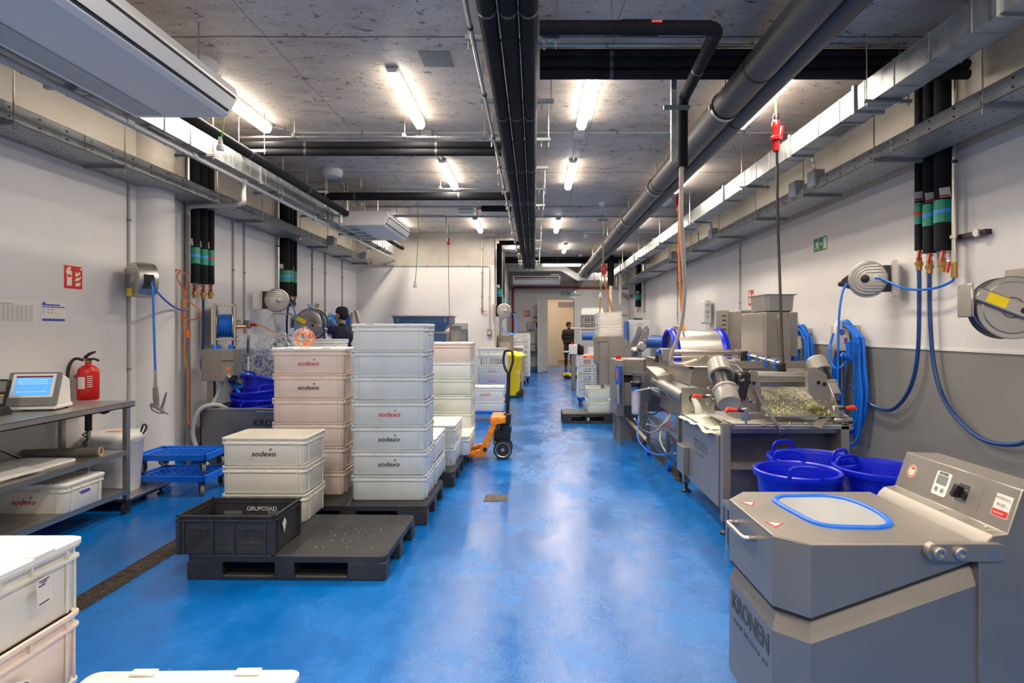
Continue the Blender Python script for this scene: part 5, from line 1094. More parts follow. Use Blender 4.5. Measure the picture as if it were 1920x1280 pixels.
def coil(y, lab, n, zt, zb, x=3.26, dy=.2, seed=1):
    rnd = random.Random(seed); t = thing('coiled_hose', lab, 'hose', (x, y, zb))
    for k in range(n):
        a = dy*(.45+.55*k/n)*rnd.uniform(.85, 1.05); zz = zb+rnd.uniform(0, .22); zz2 = zt-rnd.uniform(0, .06); xx = x-.018*(k % 3)
        pts = [(xx, y-a*.35, zz2-.12), (xx-.02, y-a*.1, zz2), (xx-.01, y+a*.15, zz2-.03), (xx, y+a*.42, (zz+zz2)/2+.2), (xx, y+a*.5, (zz+zz2)/2-.2), (xx, y+a*.30, zz+.07), (xx, y, zz), (xx, y-a*.32, zz+.08), (xx, y-a*.45, (zz+zz2)/2-.15), (xx, y-a*.40, (zz+zz2)/2+.15), (xx, y-a*.35, zz2-.12)]
        MB().tube(bez(pts, 9), .0165, 8).build('hose_loop', M_BLUEH, t)
    MB().box(XR-.05, XR, y-.05, y+.05, zt-.10, zt-.04).build('hook', M_PIPE, t); MB().tube([(XR-.02, y, zt-.07), (x-.05, y, zt-.05), (x-.07, y, zt-.02)], .008, 6).build('hook_arm', M_PIPE, t)
    return t
coil(6.22, 'bundle of thick blue hose loops hanging beside the dosing unit with the purple label', 10, 1.58, .31, dy=.78, seed=3)
coil(7.3, 'bundle of blue hose loops hanging beside the dosing unit with orange marks', 7, 1.55, .62, dy=.66, seed=5)
t = thing('spray_gun', 'blue trigger spray gun hanging under the purple labelled dosing unit', 'spray gun', (3.1, 6.05, 1.2))
MB().tube([at(1590, 632, 6.0), at(1592, 642, 6.0), at(1592, 662, 6.0)], [.012, .014, .025], 10).build('steel_coupling', M_PIPE, t)
MB().tube([at(1591, 640, 5.98), at(1592, 660, 5.98), at(1592, 667, 5.98)], [.030, .024, .022], 10).build('grip', M_BLUE, t)
MB().tube([at(1578, 664, 5.98), at(1588, 668, 5.98), at(1596, 674, 5.98)], [.026, .034, .03], 10).build('gun_head', M_BLUE, t)
MB().tube(bez([at(1594, 642, 5.98), at(1606, 644, 5.98), at(1614, 650, 5.98), at(1612, 662, 5.98), at(1604, 668, 5.98)]), .006, 8).build('trigger_guard', M_BLUE, t)
th('water_hose', 'blue hose looping from the spray gun back up to the dosing unit', 'hose', [at(1588, 675, 5.98), at(1580, 686, 6.0), at(1566, 690, 6.0), at(1558, 676, 6.05), at(1556, 650, 6.1), at(1562, 626, 6.2)], .014, M_BLUEH)

# exit signs and fire signs on the right wall
def exit_sign(lab, y0, w_, z0, h_):
    s = plate('exit_sign', lab, 'sign', y0, y0+w_, z0, z0+h_, M_SIGNW, x=XR, d=-1); org = (XR-.003, y0+w_, z0); k = w_/.34; v = h_/.17
    def sc(p): return [(a*k, c*v) for a, c in p]
    flat('green_field', [sc(rc(.004, .004, .336, .166))], M_SIGNG, s, org, '-X')
    man = [(.08, .10), (.10, .125), (.125, .125), (.12, .10), (.135, .085), (.13, .078), (.112, .09), (.105, .075), (.125, .055), (.118, .02), (.105, .02), (.108, .05), (.085, .065), (.07, .04), (.04, .035), (.04, .045), (.062, .052), (.085, .105), (.07, .10), (.055, .085), (.048, .092), (.065, .115), (.09, .12)]
    flat('running_figure', [sc(man), sc([(.118+.013*math.cos(a*.7854), .143+.013*math.sin(a*.7854)) for a in range(8)])], M_SIGNW, s, org, '-X', .0012)
    flat('arrow', [sc([(.16, .078), (.20, .078), (.20, .065), (.225, .085), (.20, .105), (.20, .092), (.16, .092)])], M_SIGNW, s, org, '-X', .0012)
    flat('door_symbol', [sc(rc(.25, .02, .325, .15))], M_SIGNW, s, org, '-X', .0012)
    return s
exit_sign('green exit sign with a running figure nearest the viewer on the wall', 6.87, .33, 2.41, .165)
exit_sign('green exit sign half hidden by the cream hose', 13.6, .5, 2.42, .18)
fire_sign('fire_sign', 'red fire extinguisher sign above the washing machines', 9.15, 1.86, .25, .25, '-X', XR)
# ================================================================ salad spinner, nearest machine
t = thing('salad_spinner', 'big stainless spin dryer nearest the viewer with a blue rimmed window in its lid', 'machine', (1.2, 2.25, 0)); SP = t
lid2 = [(.803, 2.487), (.897, 2.60), (1.45, 2.60), (1.455, 1.963), (.90, 1.963), (.811, 2.055)]
def zb(x): return .556+max(0, (x-.9))*.355
def inset(poly, d):
    cx = sum(p[0] for p in poly)/len(poly); cy = sum(p[1] for p in poly)/len(poly); return [(p[0]+(cx-p[0])*d, p[1]+(cy-p[1])*d) for p in poly]
MB().loft([[Vector((x, y, zb(x)+.006)) for x, y in inset(lid2, .012)], [Vector((x, y, zb(x))) for x, y in lid2], [Vector((x, y, .797)) for x, y in lid2], [Vector((x, y, .80)) for x, y in inset(lid2, .008)]]).build('lid', M_STEELP, t, smooth=0, bevel=.002)
LIDP = [o for o in COL.objects][-1]
lo = lid2[:]; lo[2] = (1.47, 2.60); lo[3] = (1.47, 1.963)
MB().loft([[Vector((x, y, zb(x)-.012)) for x, y in inset(lo, .02)], [Vector((x, y, zb(x)-.003)) for x, y in inset(lo, .03)]][::1]+[]).build('lid_gasket', M_BLACKR, t, smooth=0)
MB().loft([[Vector((x, y, .10)) for x, y in lo], [Vector((x, y, zb(x)-.082)) for x, y in lo], [Vector((x, y, zb(x)-.012)) for x, y in inset(lo, .10)]]).build('housing', M_STEELP, t, smooth=0, bevel=.003)
sec = [(1.44, .10), (1.44, .77), (1.452, .795), (1.465, .815), (1.485, .832), (1.53, .838), (1.58, .98), (1.717, .975), (1.80, .90), (1.80, .10)]
MB().loft([[Vector((x, y, z)) for x, z in sec] for y in (1.95, 2.56)]).build('console', M_STEELP, t, smooth=25, bevel=.003)
for x in (.95, 1.7):
    for y in (2.05, 2.45): MB().lathe([(.04, 0), (.04, .012), (.015, .03), (.015, .10)], Matrix.Translation((x, y, 0)), 16).build('foot', M_BLACK, t)
def on_lid(px, py, dz=0): D = (H-.80)*F/(py-VY); return Vector(((px-VX)*D/F, D, .80+dz))
loop = [(1453, 938), (1466, 932), (1500, 931), (1545, 931), (1590, 938), (1630, 953), (1660, 971), (1668, 984), (1650, 990), (1610, 990), (1560, 988), (1525, 980), (1490, 962), (1465, 948)]
lp = [on_lid(*p) for p in loop]; L3 = bez(lp*3, 5); n_ = len(lp)*5; L3 = L3[n_:2*n_]
rings = []
for i, p in enumerate(L3):
    d = (L3[(i+1) % n_]-L3[i-1]).normalized(); s_ = d.cross(Vector((0, 0, 1)))
    rings.append([p+s_*a+Vector((0, 0, z)) for a, z in ((-.013, 0), (-.011, .007), (-.004, .011), (.004, .011), (.011, .007), (.013, 0))])
MB().loft(rings+[rings[0]], caps=False, close=False).build('window_gasket', MATS['blue_plastic'], t)
MB().add([p+Vector((0, 0, .002)) for p in L3], [tuple(range(n_))]).build('sight_window', M_GLASS, t, smooth=0)
for (cx, cy), roll in (((1405, 944), 4), ((1453, 983), -18)):
    c = on_lid(cx, cy, .0006); s = MB(); tri = [(-.032, .022), (.032, .022), (0, -.034)]; m = Matrix.Translation(c) @ Matrix.Rotation(R(roll), 4, 'Z')
    q = MB().prism(tri, 0, .0006, m).build('warning_triangle', M_INKR, LIDP, smooth=0)
    MB().prism([(a*.68, b_*.68) for a, b_ in tri], .0007, .001, m).build('white_field', M_PAPER, q, smooth=0); MB().prism([(-.010, -.006), (.010, .004), (.008, .008), (-.012, -.002)], .0011, .0013, m).build('hand_symbol', M_INKG, q, smooth=0)
MB().tube(bez([(.805, 2.39, .735), (.778, 2.39, .735), (.765, 2.375, .735), (.765, 2.30, .735), (.765, 2.22, .735), (.778, 2.205, .735), (.808, 2.205, .735)], 4), .010, 12).build('lid_handle', M_PIPE, t)
MB().prism(rect_round(1.262, 1.52, .752, .812, .029, 6), -1.962, -1.935, Matrix.Rotation(R(90), 4, 'X')).build('hinge_arm', M_STEELP, t, bevel=.003)
for x in (1.297, 1.365):
    b_ = MB().lathe([(.021, 0), (.021, .012), (.017, .016), (.010, .016), (.010, .008), (.0, .008)], axis_mx((x, 1.936, .782), (0, -1, 0)), 24).build('hinge_bolt', M_STEEL, t)
MB().prism(rect_round(1.455, 1.49, .762, .795, .014, 5), 1.9345-.0, 1.936, Matrix.Rotation(R(90), 4, 'X') @ Matrix.Scale(-1, 4, (0, 0, 1))).build('hinge_pin', M_STEEL, t)
# fittings of the slanted console face: u runs towards the viewer, v up the slope
CU, CV = Vector((0, -1, 0)), Vector((.05, 0, .142)).normalized(); CN = CU.cross(CV).normalized(); C0 = Vector((1.53, 2.56, .838))
CM = Matrix((( *[CU[0], CV[0], CN[0]], C0[0]), (CU[1], CV[1], CN[1], C0[1]), (CU[2], CV[2], CN[2], C0[2]), (0, 0, 0, 1)))
if CN.x > 0: CN = -CN
def con(name, poly, z0, z1, m, parent=None): return MB().prism(poly, z0, z1, CM).build(name, m, parent or t, smooth=30)
def circ(cx, cy, r, n=24): return [(cx+r*math.cos(2*math.pi*k/n), cy+r*math.sin(2*math.pi*k/n)) for k in range(n)]
sg = 1 if (CM.to_3x3() @ Vector((0, 0, 1))).x < 0 else -1
st = con('round_sticker', circ(.075, .082, .027), 0, sg*.0006, M_PAPER); con('orange_ring', circ(.075, .082, .0245), sg*.0006, sg*.0009, M_ORANGE, st); con('sticker_centre', circ(.075, .082, .018), sg*.0009, sg*.0012, M_PAPER, st)
for k, m_ in enumerate((M_INK, M_INKR, M_YEL)): con('flag_stripe', [(.068, .088+k*.003), (.088, .094+k*.003), (.088, .097+k*.003), (.068, .091+k*.003)], sg*.0012, sg*.0014, m_, st)
con('panel_plate', rect_round(.16, .46, .022, .128, .015), 0, sg*.0008, M_STEELP)
cp = con('controller', rect_round(.222, .300, .030, .122, .008), sg*.0008, sg*.004, M_LID); con('display', [(.232, .072), (.290, .072), (.290, .108), (.232, .108)], sg*.004, sg*.0045, mat('lcd_grey', (.25,.26,.24), .3), cp)
for u in (.245, .277):
    kk = con('arrow_key', circ(u, .052, .011, 16), sg*.004, sg*.0052, M_GREYPVC, cp); s_ = 1 if u > .26 else -1
    con('arrow_symbol', [(u-.005, .052-s_*.004), (u+.005, .052-s_*.004), (u, .052+s_*.005)], sg*.0053, sg*.0056, M_INK, cp)
def con_text(s, size, u, v, m, parent, bold=0, sx=1):
    o = text('lettering', s, size, m, None, (0, 0, 0), bold=bold, extrude=.0002); o.data.transform(Matrix.Rotation(R(-90), 4, 'X')); o.data.transform(wm(parent).inverted() @ CM @ Matrix.Translation((u, v, sg*.0048)) @ Matrix.Diagonal((sx, 1, sg, 1)))
    o.parent = parent
con_text('KRONEN', .012, .261, .115, M_INK, cp, .0004)
sw = con('switch_plate', rect_round(.348, .404, .040, .104, .004), sg*.0008, sg*.003, M_CHROME)
con('switch_collar', circ(.376, .072, .021), sg*.003, sg*.012, M_BLACK, sw)
MB().prism([(-.024, -.009), (.024, -.009), (.024, .009), (-.024, .009)], sg*.012, sg*.036, CM @ Matrix.Translation((.370, .072, 0)) @ Matrix.Rotation(R(80), 4, 'Z')).build('switch_knob', M_BLACK, sw, bevel=.003)
ms = con('inventory_label', [(.520, .040), (.590, .040), (.590, .116), (.520, .116)], 0, sg*.0008, M_PAPER); con('red_band', [(.522, .042), (.588, .042), (.588, .064), (.522, .064)], sg*.0008, sg*.0012, M_INKR, ms)
con_text('MATRICULA', .011, .555, .103, M_INKG, ms); con_text('001501', .013, .555, .081, M_INKG, ms); con_text('Santander', .011, .555, .053, M_WHITEM, ms)
text('logo', 'KRONEN', .098, mat('etched_grey', (.085,.088,.10), .5, .3), t, (.8055, 2.265, .405), face='-X', bold=.0018, rz=R(-90)+.0185, sx=.92)
text('web_address', 'w w w . k r o n e n . e u', .034, MATS['etched_grey'], t, (.8055, 2.265, .335), face='-X', rz=R(-90)+.0185, sx=1.02)
scr = [(1772, 863, 1.0), (1776, 951, .0), (1820, 973, 0), (1790, 950, 0)]
for i, (x, y, z, r_) in enumerate(((1.50, 2.22, .8365, 20), (1.512, 2.02, .8375, -30), (1.505, 1.985, .837, 60))):
    MB().prism([(-.012, -.002), (0, .003), (.013, .001), (.004, -.004)], 0, .0015, Matrix.Translation((x, y, z)) @ Matrix.Rotation(R(r_+90), 4, 'Z')).build('leaf_scrap', M_LEAF); tag(COL.objects[-1], 'tiny yellowish leaf scrap on the ledge below the spinner console', 'leaf scrap', 'leaf scraps on the spinner ledge')

# ================================================================ blue baskets
def basket_mat():
    m = mat('perforated_basket_plastic', (.002, .012, .62), .33); tr = m.node_tree; b = tr.nodes['Principled BSDF']; L = tr.links.new
    tc = nd(tr, 'ShaderNodeTexCoord'); s = nd(tr, 'ShaderNodeSeparateXYZ'); L(tc.outputs['Object'], s.inputs[0])
    a = nd(tr, 'ShaderNodeMath', operation='ARCTAN2'); L(s.outputs['Y'], a.inputs[0]); L(s.outputs['X'], a.inputs[1])
    am = nd(tr, 'ShaderNodeMath', operation='MULTIPLY'); L(a.outputs[0], am.inputs[0]); am.inputs[1].default_value = 11
    zm = nd(tr, 'ShaderNodeMath', operation='MULTIPLY'); L(s.outputs['Z'], zm.inputs[0]); zm.inputs[1].default_value = 52
    sa = nd(tr, 'ShaderNodeMath', operation='SINE'); k = nd(tr, 'ShaderNodeMath', operation='MULTIPLY'); L(am.outputs[0], k.inputs[0]); k.inputs[1].default_value = 6.0; L(k.outputs[0], sa.inputs[0])
    sz = nd(tr, 'ShaderNodeMath', operation='SINE'); k2 = nd(tr, 'ShaderNodeMath', operation='MULTIPLY'); L(zm.outputs[0], k2.inputs[0]); k2.inputs[1].default_value = 6.2832; L(k2.outputs[0], sz.inputs[0])
    pr = nd(tr, 'ShaderNodeMath', operation='MINIMUM'); L(sa.outputs[0], pr.inputs[0]); L(sz.outputs[0], pr.inputs[1])
    lim = nd(tr, 'ShaderNodeMath', operation='LESS_THAN'); L(s.outputs['Z'], lim.inputs[0]); lim.inputs[1].default_value = .30
    pm = nd(tr, 'ShaderNodeMath', operation='MULTIPLY'); g = nd(tr, 'ShaderNodeMath', operation='GREATER_THAN'); g.inputs[1].default_value = .25; L(pr.outputs[0], g.inputs[0]); L(g.outputs[0], pm.inputs[0]); L(lim.outputs[0], pm.inputs[1])
    mx = nd(tr, 'ShaderNodeMix', data_type='RGBA'); L(pm.outputs[0], mx.inputs[0]); mx.inputs[6].default_value = (.002, .012, .62, 1); mx.inputs[7].default_value = (.001, .003, .10, 1); L(mx.outputs[2], b.inputs['Base Color'])
    return m
M_BASKP = basket_mat()
def basket(c, rz, lab, tilt=(0, 0), r=.25, h=.36, s=1, group='blue perforated baskets'):
    t = thing('basket', lab, 'basket', (0, 0, 0), 0, group)
    MB().lathe([(r*.74, 0), (r*.76, .006), (r*.93, h-.03), (r*.91, h-.03), (r*.73, .012), (0, .012)], None, 44, False).build('perforated_body', M_BASKP, t, smooth=40)
    MB().lathe([(r*.91, h-.04), (r*1.0, h-.038), (r*1.03, h-.02), (r*1.02, h-.004), (r*.97, h), (r*.92, h-.006), (r*.90, h-.03)], None, 44, False).build('rim', M_BASKET, t)
    for a in (0, 180):
        A = Matrix.Rotation(R(a), 4, 'Z'); pts = [A @ Vector((x, -r*.955, z)) for x, z in ((-.085, h-.01), (-.08, h+.03), (-.055, h+.05), (0, h+.055), (.055, h+.05), (.08, h+.03), (.085, h-.01))]
        rings = []
        for p, q in zip(bez(pts, 3), bez(pts, 3)[1:]+[None]):
            pass
        P2 = bez(pts, 4); b = MB()
        for i, p in enumerate(P2):
            d = (P2[min(i+1, len(P2)-1)]-P2[max(i-1, 0)]).normalized(); nrm = (A.to_3x3() @ Vector((0, -1, 0))); u = d.cross(nrm)
            rings.append([p+u*e+nrm*f for e, f in ((-.011, -.008), (.011, -.008), (.011, .008), (-.011, .008))])
        b.loft(rings).build('handle', M_BASKET, t, bevel=.003)
    t.location = c; t.rotation_euler = (R(tilt[0]), R(tilt[1]), R(rz)); t.scale = (s, s, s); return t
basket((1.525, 3.5, .33), -12, 'blue perforated basket standing closest to the spinner lid, in front of the other two', r=.238)
basket((1.84, 3.98, .30), 20, 'blue perforated basket against the washing frame, behind the other two', r=.285)
basket((2.05, 3.56, .33), 35, 'blue perforated basket half hidden by the spinner console', r=.26)
t = thing('low_table', 'low steel table under the three blue baskets behind the spinner', 'table', (1.8, 3.7, 0)); MB().box(1.32, 2.35, 3.22, 4.25, .27, .30).build('top', M_STEEL, t)
MB().box(1.33, 1.78, 3.25, 3.75, .30, .33).build('riser_board', M_BLACK, t); MB().box(1.82, 2.33, 3.3, 3.82, .30, .33).build('riser_board', M_BLACK, t)
for x in (1.36, 2.31):
    for y in (3.26, 4.21): MB().box(x-.02, x+.02, y-.02, y+.02, 0, .27).build('leg', M_STEEL, t)

# ================================================================ dewatering frame with shaker
t = thing('dewatering_machine', 'steel washing and dewatering machine on a frame, strewn with shredded lettuce', 'machine', (1.85, 5, 0)); DM = t
for x, y, z in ((1.405, 4.43, .81), (2.27, 4.43, .81), (1.405, 5.58, .74), (2.27, 5.58, .74)):
    MB().box(x-.03, x+.03, y-.03, y+.03, .09, z).build('leg', M_STEELP, t, smooth=0, bevel=.003); MB().lathe([(.045, 0), (.045, .012), (.014, .03), (.014, .09)], Matrix.Translation((x, y, 0)), 18).build('adjustable_foot', M_BLACK, t)
pn = MB().box(1.372, 1.40, 4.50, 5.55, .17, .71).build('side_panel', M_STEELP, t, smooth=0, bevel=.004)
text('logo', 'KRONEN', .115, mat('logo_grey', (.10,.11,.13), .5), pn, (1.3715, 4.98, .53), face='-X', bold=.003, sx=.85); text('web_address', 'www.kronen.eu', .035, MATS['logo_grey'], pn, (1.3715, 5.0, .46), face='-X', sx=1.2)
MB().box(1.435, 2.24, 4.56, 4.58, .20, .76).build('front_panel', mat('dark_bluish_sheet', (.09,.09,.12), .35, .5), t, smooth=0); MB().box(1.435, 2.24, 4.44, 4.57, .735, .775).build('top_rail', M_STEELD, t, smooth=0); MB().box(1.435, 2.24, 4.42, 4.56, .47, .50).build('middle_rail', M_STEELP, t, smooth=0)
MB().box(1.435, 2.24, 4.48, 4.56, .475, .20).build('drawer_front', M_STEELD, t, smooth=0); MB().box(1.325, 1.372, 5.36, 5.60, .20, .45).build('drain_box', M_STEELP, t, smooth=0, bevel=.005)
MB().box(2.24, 2.27, 4.46, 5.55, .17, .76).build('side_panel', M_STEELP, t, smooth=0)
# overflow tray with filter cloth
b = MB(); b.box(1.34, 1.80, 4.60, 5.55, .70, .704)
for a in ((1.34, 1.344, 4.60, 5.55), (1.796, 1.80, 4.6, 5.55), (1.34, 1.80, 4.6, 4.604), (1.34, 1.8, 5.546, 5.55)): b.box(*a, .70, .735)
b.build('overflow_tray', M_STEEL, t, smooth=0)
rnd = random.Random(4); nx, ny = 16, 30; vs = []
from mathutils import noise as mn
for j in range(ny+1):
    for i in range(nx+1):
        x = 1.32+.48*i/nx; y = 4.57+.98*j/ny; e = min(i, nx-i, j, ny-j)
        z = .728+.03*mn.noise(Vector((x*7, y*5, 0)))+.012*mn.noise(Vector((x*22, y*18, 3)))+(.006 if e > 0 else -.02); vs.append((x+.01*mn.noise(Vector((y*9, 0, 1))), y, z))
MB().add(vs, [(j*(nx+1)+i, j*(nx+1)+i+1, (j+1)*(nx+1)+i+1, (j+1)*(nx+1)+i) for j in range(ny) for i in range(nx)]).build('filter_cloth', M_FILTER, t, smooth=60)
MB().box(1.36, 1.66, 5.56, 5.57, .74, .96).build('outlet_plate', M_STEEL, t, smooth=0); MB().lathe([(.034, -.02), (.034, .004), (.026, .004), (.026, -.02)], axis_mx((1.46, 5.555, .86), (0, -1, 0)), 20).build('outlet_ring', M_BLACKR, t); MB().cyl((1.46, 5.552, .86), (1.46, 5.549, .86), .03, 18).build('outlet_hole', M_BLACK, t)
MB().tube(bez([(1.46, 5.55, .855), (1.46, 5.48, .845), (1.47, 5.42, .80), (1.475, 5.40, .745)], 4), [.022+.0012*i for i in range(13)], 10).build('water_jet', M_WATER, t)
for dx in (.03, .27):
    for z in (.80, .90): MB().cyl((1.36+dx, 5.555, z), (1.36+dx, 5.56, z), .008, 8).build('screw', M_CHROME, t)
# drip tray under the shaker
b = MB(); b.box(1.44, 2.33, 4.40, 5.2, .79, .795); b.box(1.44, 2.33, 4.40, 4.404, .77, .81); b.box(2.326, 2.33, 4.4, 5.2, .79, .82); b.build('drip_tray', M_STEEL, t, smooth=0)
vs = []
for j in range(9):
    for i in range(33):
        x = 1.46+.84*i/32; y = 4.39+.30*j/8; vs.append((x, y, .799+.022*max(0, mn.noise(Vector((x*16, y*16, 0))))+(.004 if 0 < j < 8 else -.004)))
MB().add(vs, [(j*33+i, j*33+i+1, (j+1)*33+i+1, (j+1)*33+i) for j in range(8) for i in range(32)]).build('foam_residue', M_FILTER, t, smooth=60)
# the trough
XA, XB = 1.70, 2.26
fl = [Vector((XA, 5.35, 1.04)), Vector((XB, 5.35, 1.04)), Vector((XB+.05, 4.42, .862)), Vector((XA, 4.42, .862))]
MB().add([p-Vector((0, 0, .006)) for p in fl]+fl, [(0,1,2,3),(4,7,6,5),(0,3,7,4),(1,5,6,2),(0,4,5,1),(3,2,6,7)]).build('trough_floor', M_STEEL, t, smooth=0)
def side(x, x2, nm):
    prof = [(5.45, 1.02), (5.45, 1.21), (4.95, 1.21), (4.72, 1.13), (4.58, 1.02), (4.46, .90), (4.50, .87), (5.2, .95)]
    o = MB().loft([[Vector((x+(z-1.0)*x2, y, z)) for y, z in prof], [Vector((x+.012+(z-1.0)*x2, y, z)) for y, z in prof]]).build(nm, M_STEELP, t, smooth=0, bevel=.003)
    for y, z in ((4.80, 1.05), (4.93, 1.08)):
        MB().lathe([(.026, -.002), (.032, -.002), (.032, .002), (.026, .002)], axis_mx((x-.002+(z-1)*x2, y, z), (-1, 0, 0)), 20, False).build('hole_collar', M_PIPE, o); MB().cyl((x-.0025+(z-1)*x2, y, z), (x-.001+(z-1)*x2, y, z), .026, 20).build('round_hole', M_BLACK, o)
    return o
side(XA-.012, -.15, 'side_plate'); side(XB+.0, .15, 'side_plate')
def P4(px, py, D): return at(px, py, D)
# flat cheeks facing the viewer, with two round holes each
for pts, holes, D in (([(1398, 705), (1408, 694), (1421, 697), (1426, 722), (1429, 742), (1410, 738)], ((1404, 716), (1413, 718)), 4.62), ([(1514, 690), (1528, 688), (1550, 702), (1557, 735), (1561, 764), (1546, 768), (1528, 750), (1516, 735)], ((1534, 717), (1545, 720)), 4.55)):
    rg = [[P4(x, y, D) for x, y in pts], [P4(x, y, D)+Vector((0, .012, 0)) for x, y in pts]]
    ck = MB().loft(rg).build('cheek_plate', M_STEELP, t, smooth=0, bevel=.003)
    for x, y in holes:
        c = P4(x, y, D); MB().lathe([(.016, 0), (.021, 0), (.021, .006), (.016, .006)], axis_mx(c+Vector((0, -.001, 0)), (0, -1, 0)), 18, False).build('hole_collar', M_PIPE, ck); MB().cyl(c+Vector((0, -.001, 0)), c+Vector((0, -.003, 0)), .016, 16).build('round_hole', M_BLACK, ck)
MB().tube([(1.70, 4.75, 1.135), (2.12, 4.75, 1.125)], .036, 18).build('cross_tube', M_STEEL, t)
MB().box(1.70, 2.16, 4.80, 4.84, 1.04, 1.085).build('cross_bar', M_STEELD, t, smooth=0, bevel=.004)
MB().tube([(1.62, 5.4, 1.215), (2.28, 5.4, 1.2)], .02, 8).build('back_rail', M_STEEL, t)
MB().loft([[Vector((x, y, z)) for y, z in ((5.1, 1.17), (5.1, 1.23), (5.12, 1.23), (5.12, 1.17))] for x in (1.70, 2.30)]).build('back_beam', M_STEELP, t, smooth=0)
MB().tube([P4(1396, 664, 5.3), P4(1462, 681, 4.95)], .017, 12).build('spray_pipe', M_PIPE, t)
for k in range(4):
    c = P4(1396, 664, 5.3).lerp(P4(1462, 681, 4.95), .13+k*.25); MB().box(c.x-.012, c.x+.014, c.y-.024, c.y+.024, c.z-.055, c.z+.024).build('blue_nozzle', M_BLUEH, t, bevel=.006)
for c in (P4(1395, 667, 5.28), P4(1465, 690, 4.9)): MB().cbox(c, (.06, .05, .09)).build('black_clamp', M_BLACK, t, bevel=.012, seg=2)
# vibration motors
def motor(p0, p1, r, nm):
    d = (p1-p0); L = d.length; A = axis_mx(p0, d)
    o = MB().lathe([(0, .0), (r*.85, .0), (r, r*.2), (r, L*.28), (r*1.1, L*.29), (r*1.1, L*.33), (r*.9, L*.34)], A, 30).build('motor_cap', MATS['motor_grey'], t)
    MB().lathe([(r*.92, L*.33), (r*.86, L*.4), (r*.86, L*.62), (r*.92, L*.68)], A, 30).build('motor_body', M_BLACK, t)
    MB().lathe([(r*.9, L*.66), (r*1.1, L*.67), (r*1.1, L*.71), (r, L*.72), (r, L*.97), (r*.94, L), (0, L)], A, 30).build('motor_cap', MATS['motor_grey'], t)
    for k in range(4): a = k*math.pi/2+.5; MB().cyl(A @ Vector((r*1.03*math.cos(a), r*1.03*math.sin(a), L*.70)), A @ Vector((r*1.03*math.cos(a), r*1.03*math.sin(a), L*.74)), .008, 8).build('screw', M_CHROME, t)
mat('motor_grey', (.42,.39,.35), .35, .2)
motor(P4(1345, 679, 4.75), P4(1367, 757, 4.42), .086, 'a'); motor(P4(1528, 672, 4.95), P4(1560, 745, 4.75), .075, 'b')
MB().cbox(P4(1388, 722, 4.62), (.10, .12, .22), (0, .2, 0)).build('motor_bracket', M_BLACK, t, bevel=.02, seg=2)
for px, py, D in ((1386, 702, 4.5), (1392, 712, 4.5), (1382, 725, 4.5), (1330, 728, 5.0), (1412, 755, 4.5), (1405, 750, 4.5)): c = P4(px, py, D); MB().lathe([(0, .02), (.012, .018), (.014, 0), (.014, -.02)], axis_mx(c, (0, -1, 0)), 6).build('bolt', M_CHROME, t)
MB().cbox(P4(1408, 756, 4.6), (.20, .02, .13)).build('clamp_plate', M_STEELP, t, bevel=.003)
def clamp(px, py, D, flip=1):
    c = P4(px, py, D); h_ = MB().tube([c+Vector((-.06*flip, 0, -.01)), c+Vector((-.045*flip, 0, .006)), c+Vector((.02*flip, 0, .0))], [.012, .018, .014], 10).build('red_clamp_grip', mat('clamp_red%d' % px, (.75,.05,.02), .4), t)
    MB().tube([c+Vector((.015*flip, 0, 0)), c+Vector((.07*flip, .0, -.004))], [.013, .009], 8).build('grip_end', M_BLACK, t)
    b = MB().cbox(c+Vector((.085*flip, .02, -.03)), (.05, .05, .09)); b.cbox(c+Vector((.12*flip, .03, -.045)), (.04, .03, .05)); b.build('toggle_body', M_PIPE, t, bevel=.006); MB().tube([c+Vector((.08*flip, 0, -.02)), c+Vector((.085*flip, 0, -.10))], .008, 6).build('toggle_hook', M_PIPE, t)
clamp(1312, 743, 5.2); clamp(1376, 769, 4.22); clamp(1590, 765, 4.45, -1)
MB().tube(bez([P4(1426, 764, 4.42), P4(1440, 772, 4.40), P4(1452, 789, 4.38), P4(1464, 803, 4.38)]), .012, 8).build('rubber_strap', M_GREYP, t); MB().tube(bez([P4(1464, 803, 4.38), P4(1462, 812, 4.38), P4(1466, 814, 4.38)]), .004, 6).build('strap_hook', M_CHROME, t); MB().tube(bez([P4(1465, 803, 4.38), P4(1470, 806, 4.38), P4(1470, 811, 4.38)]), .004, 6).build('strap_hook', M_CHROME, t)
# outlet chute at the front corner
lipp = [P4(1522, 798, 4.32), P4(1540, 803, 4.30), P4(1564, 766, 4.5), P4(1552, 762, 4.62)]
MB().loft([lipp, [p+Vector((0, .01, -.012)) for p in lipp]]).build('outlet_lip', M_STEELP, t, smooth=0, bevel=.002)
MB().cbox(P4(1577, 786, 4.45), (.14, .10, .03)).build('corner_bracket', M_PIPE, t, bevel=.008); MB().cbox(P4(1572, 772, 4.5), (.06, .06, .10)).build('corner_block', M_STEEL, t, bevel=.01)
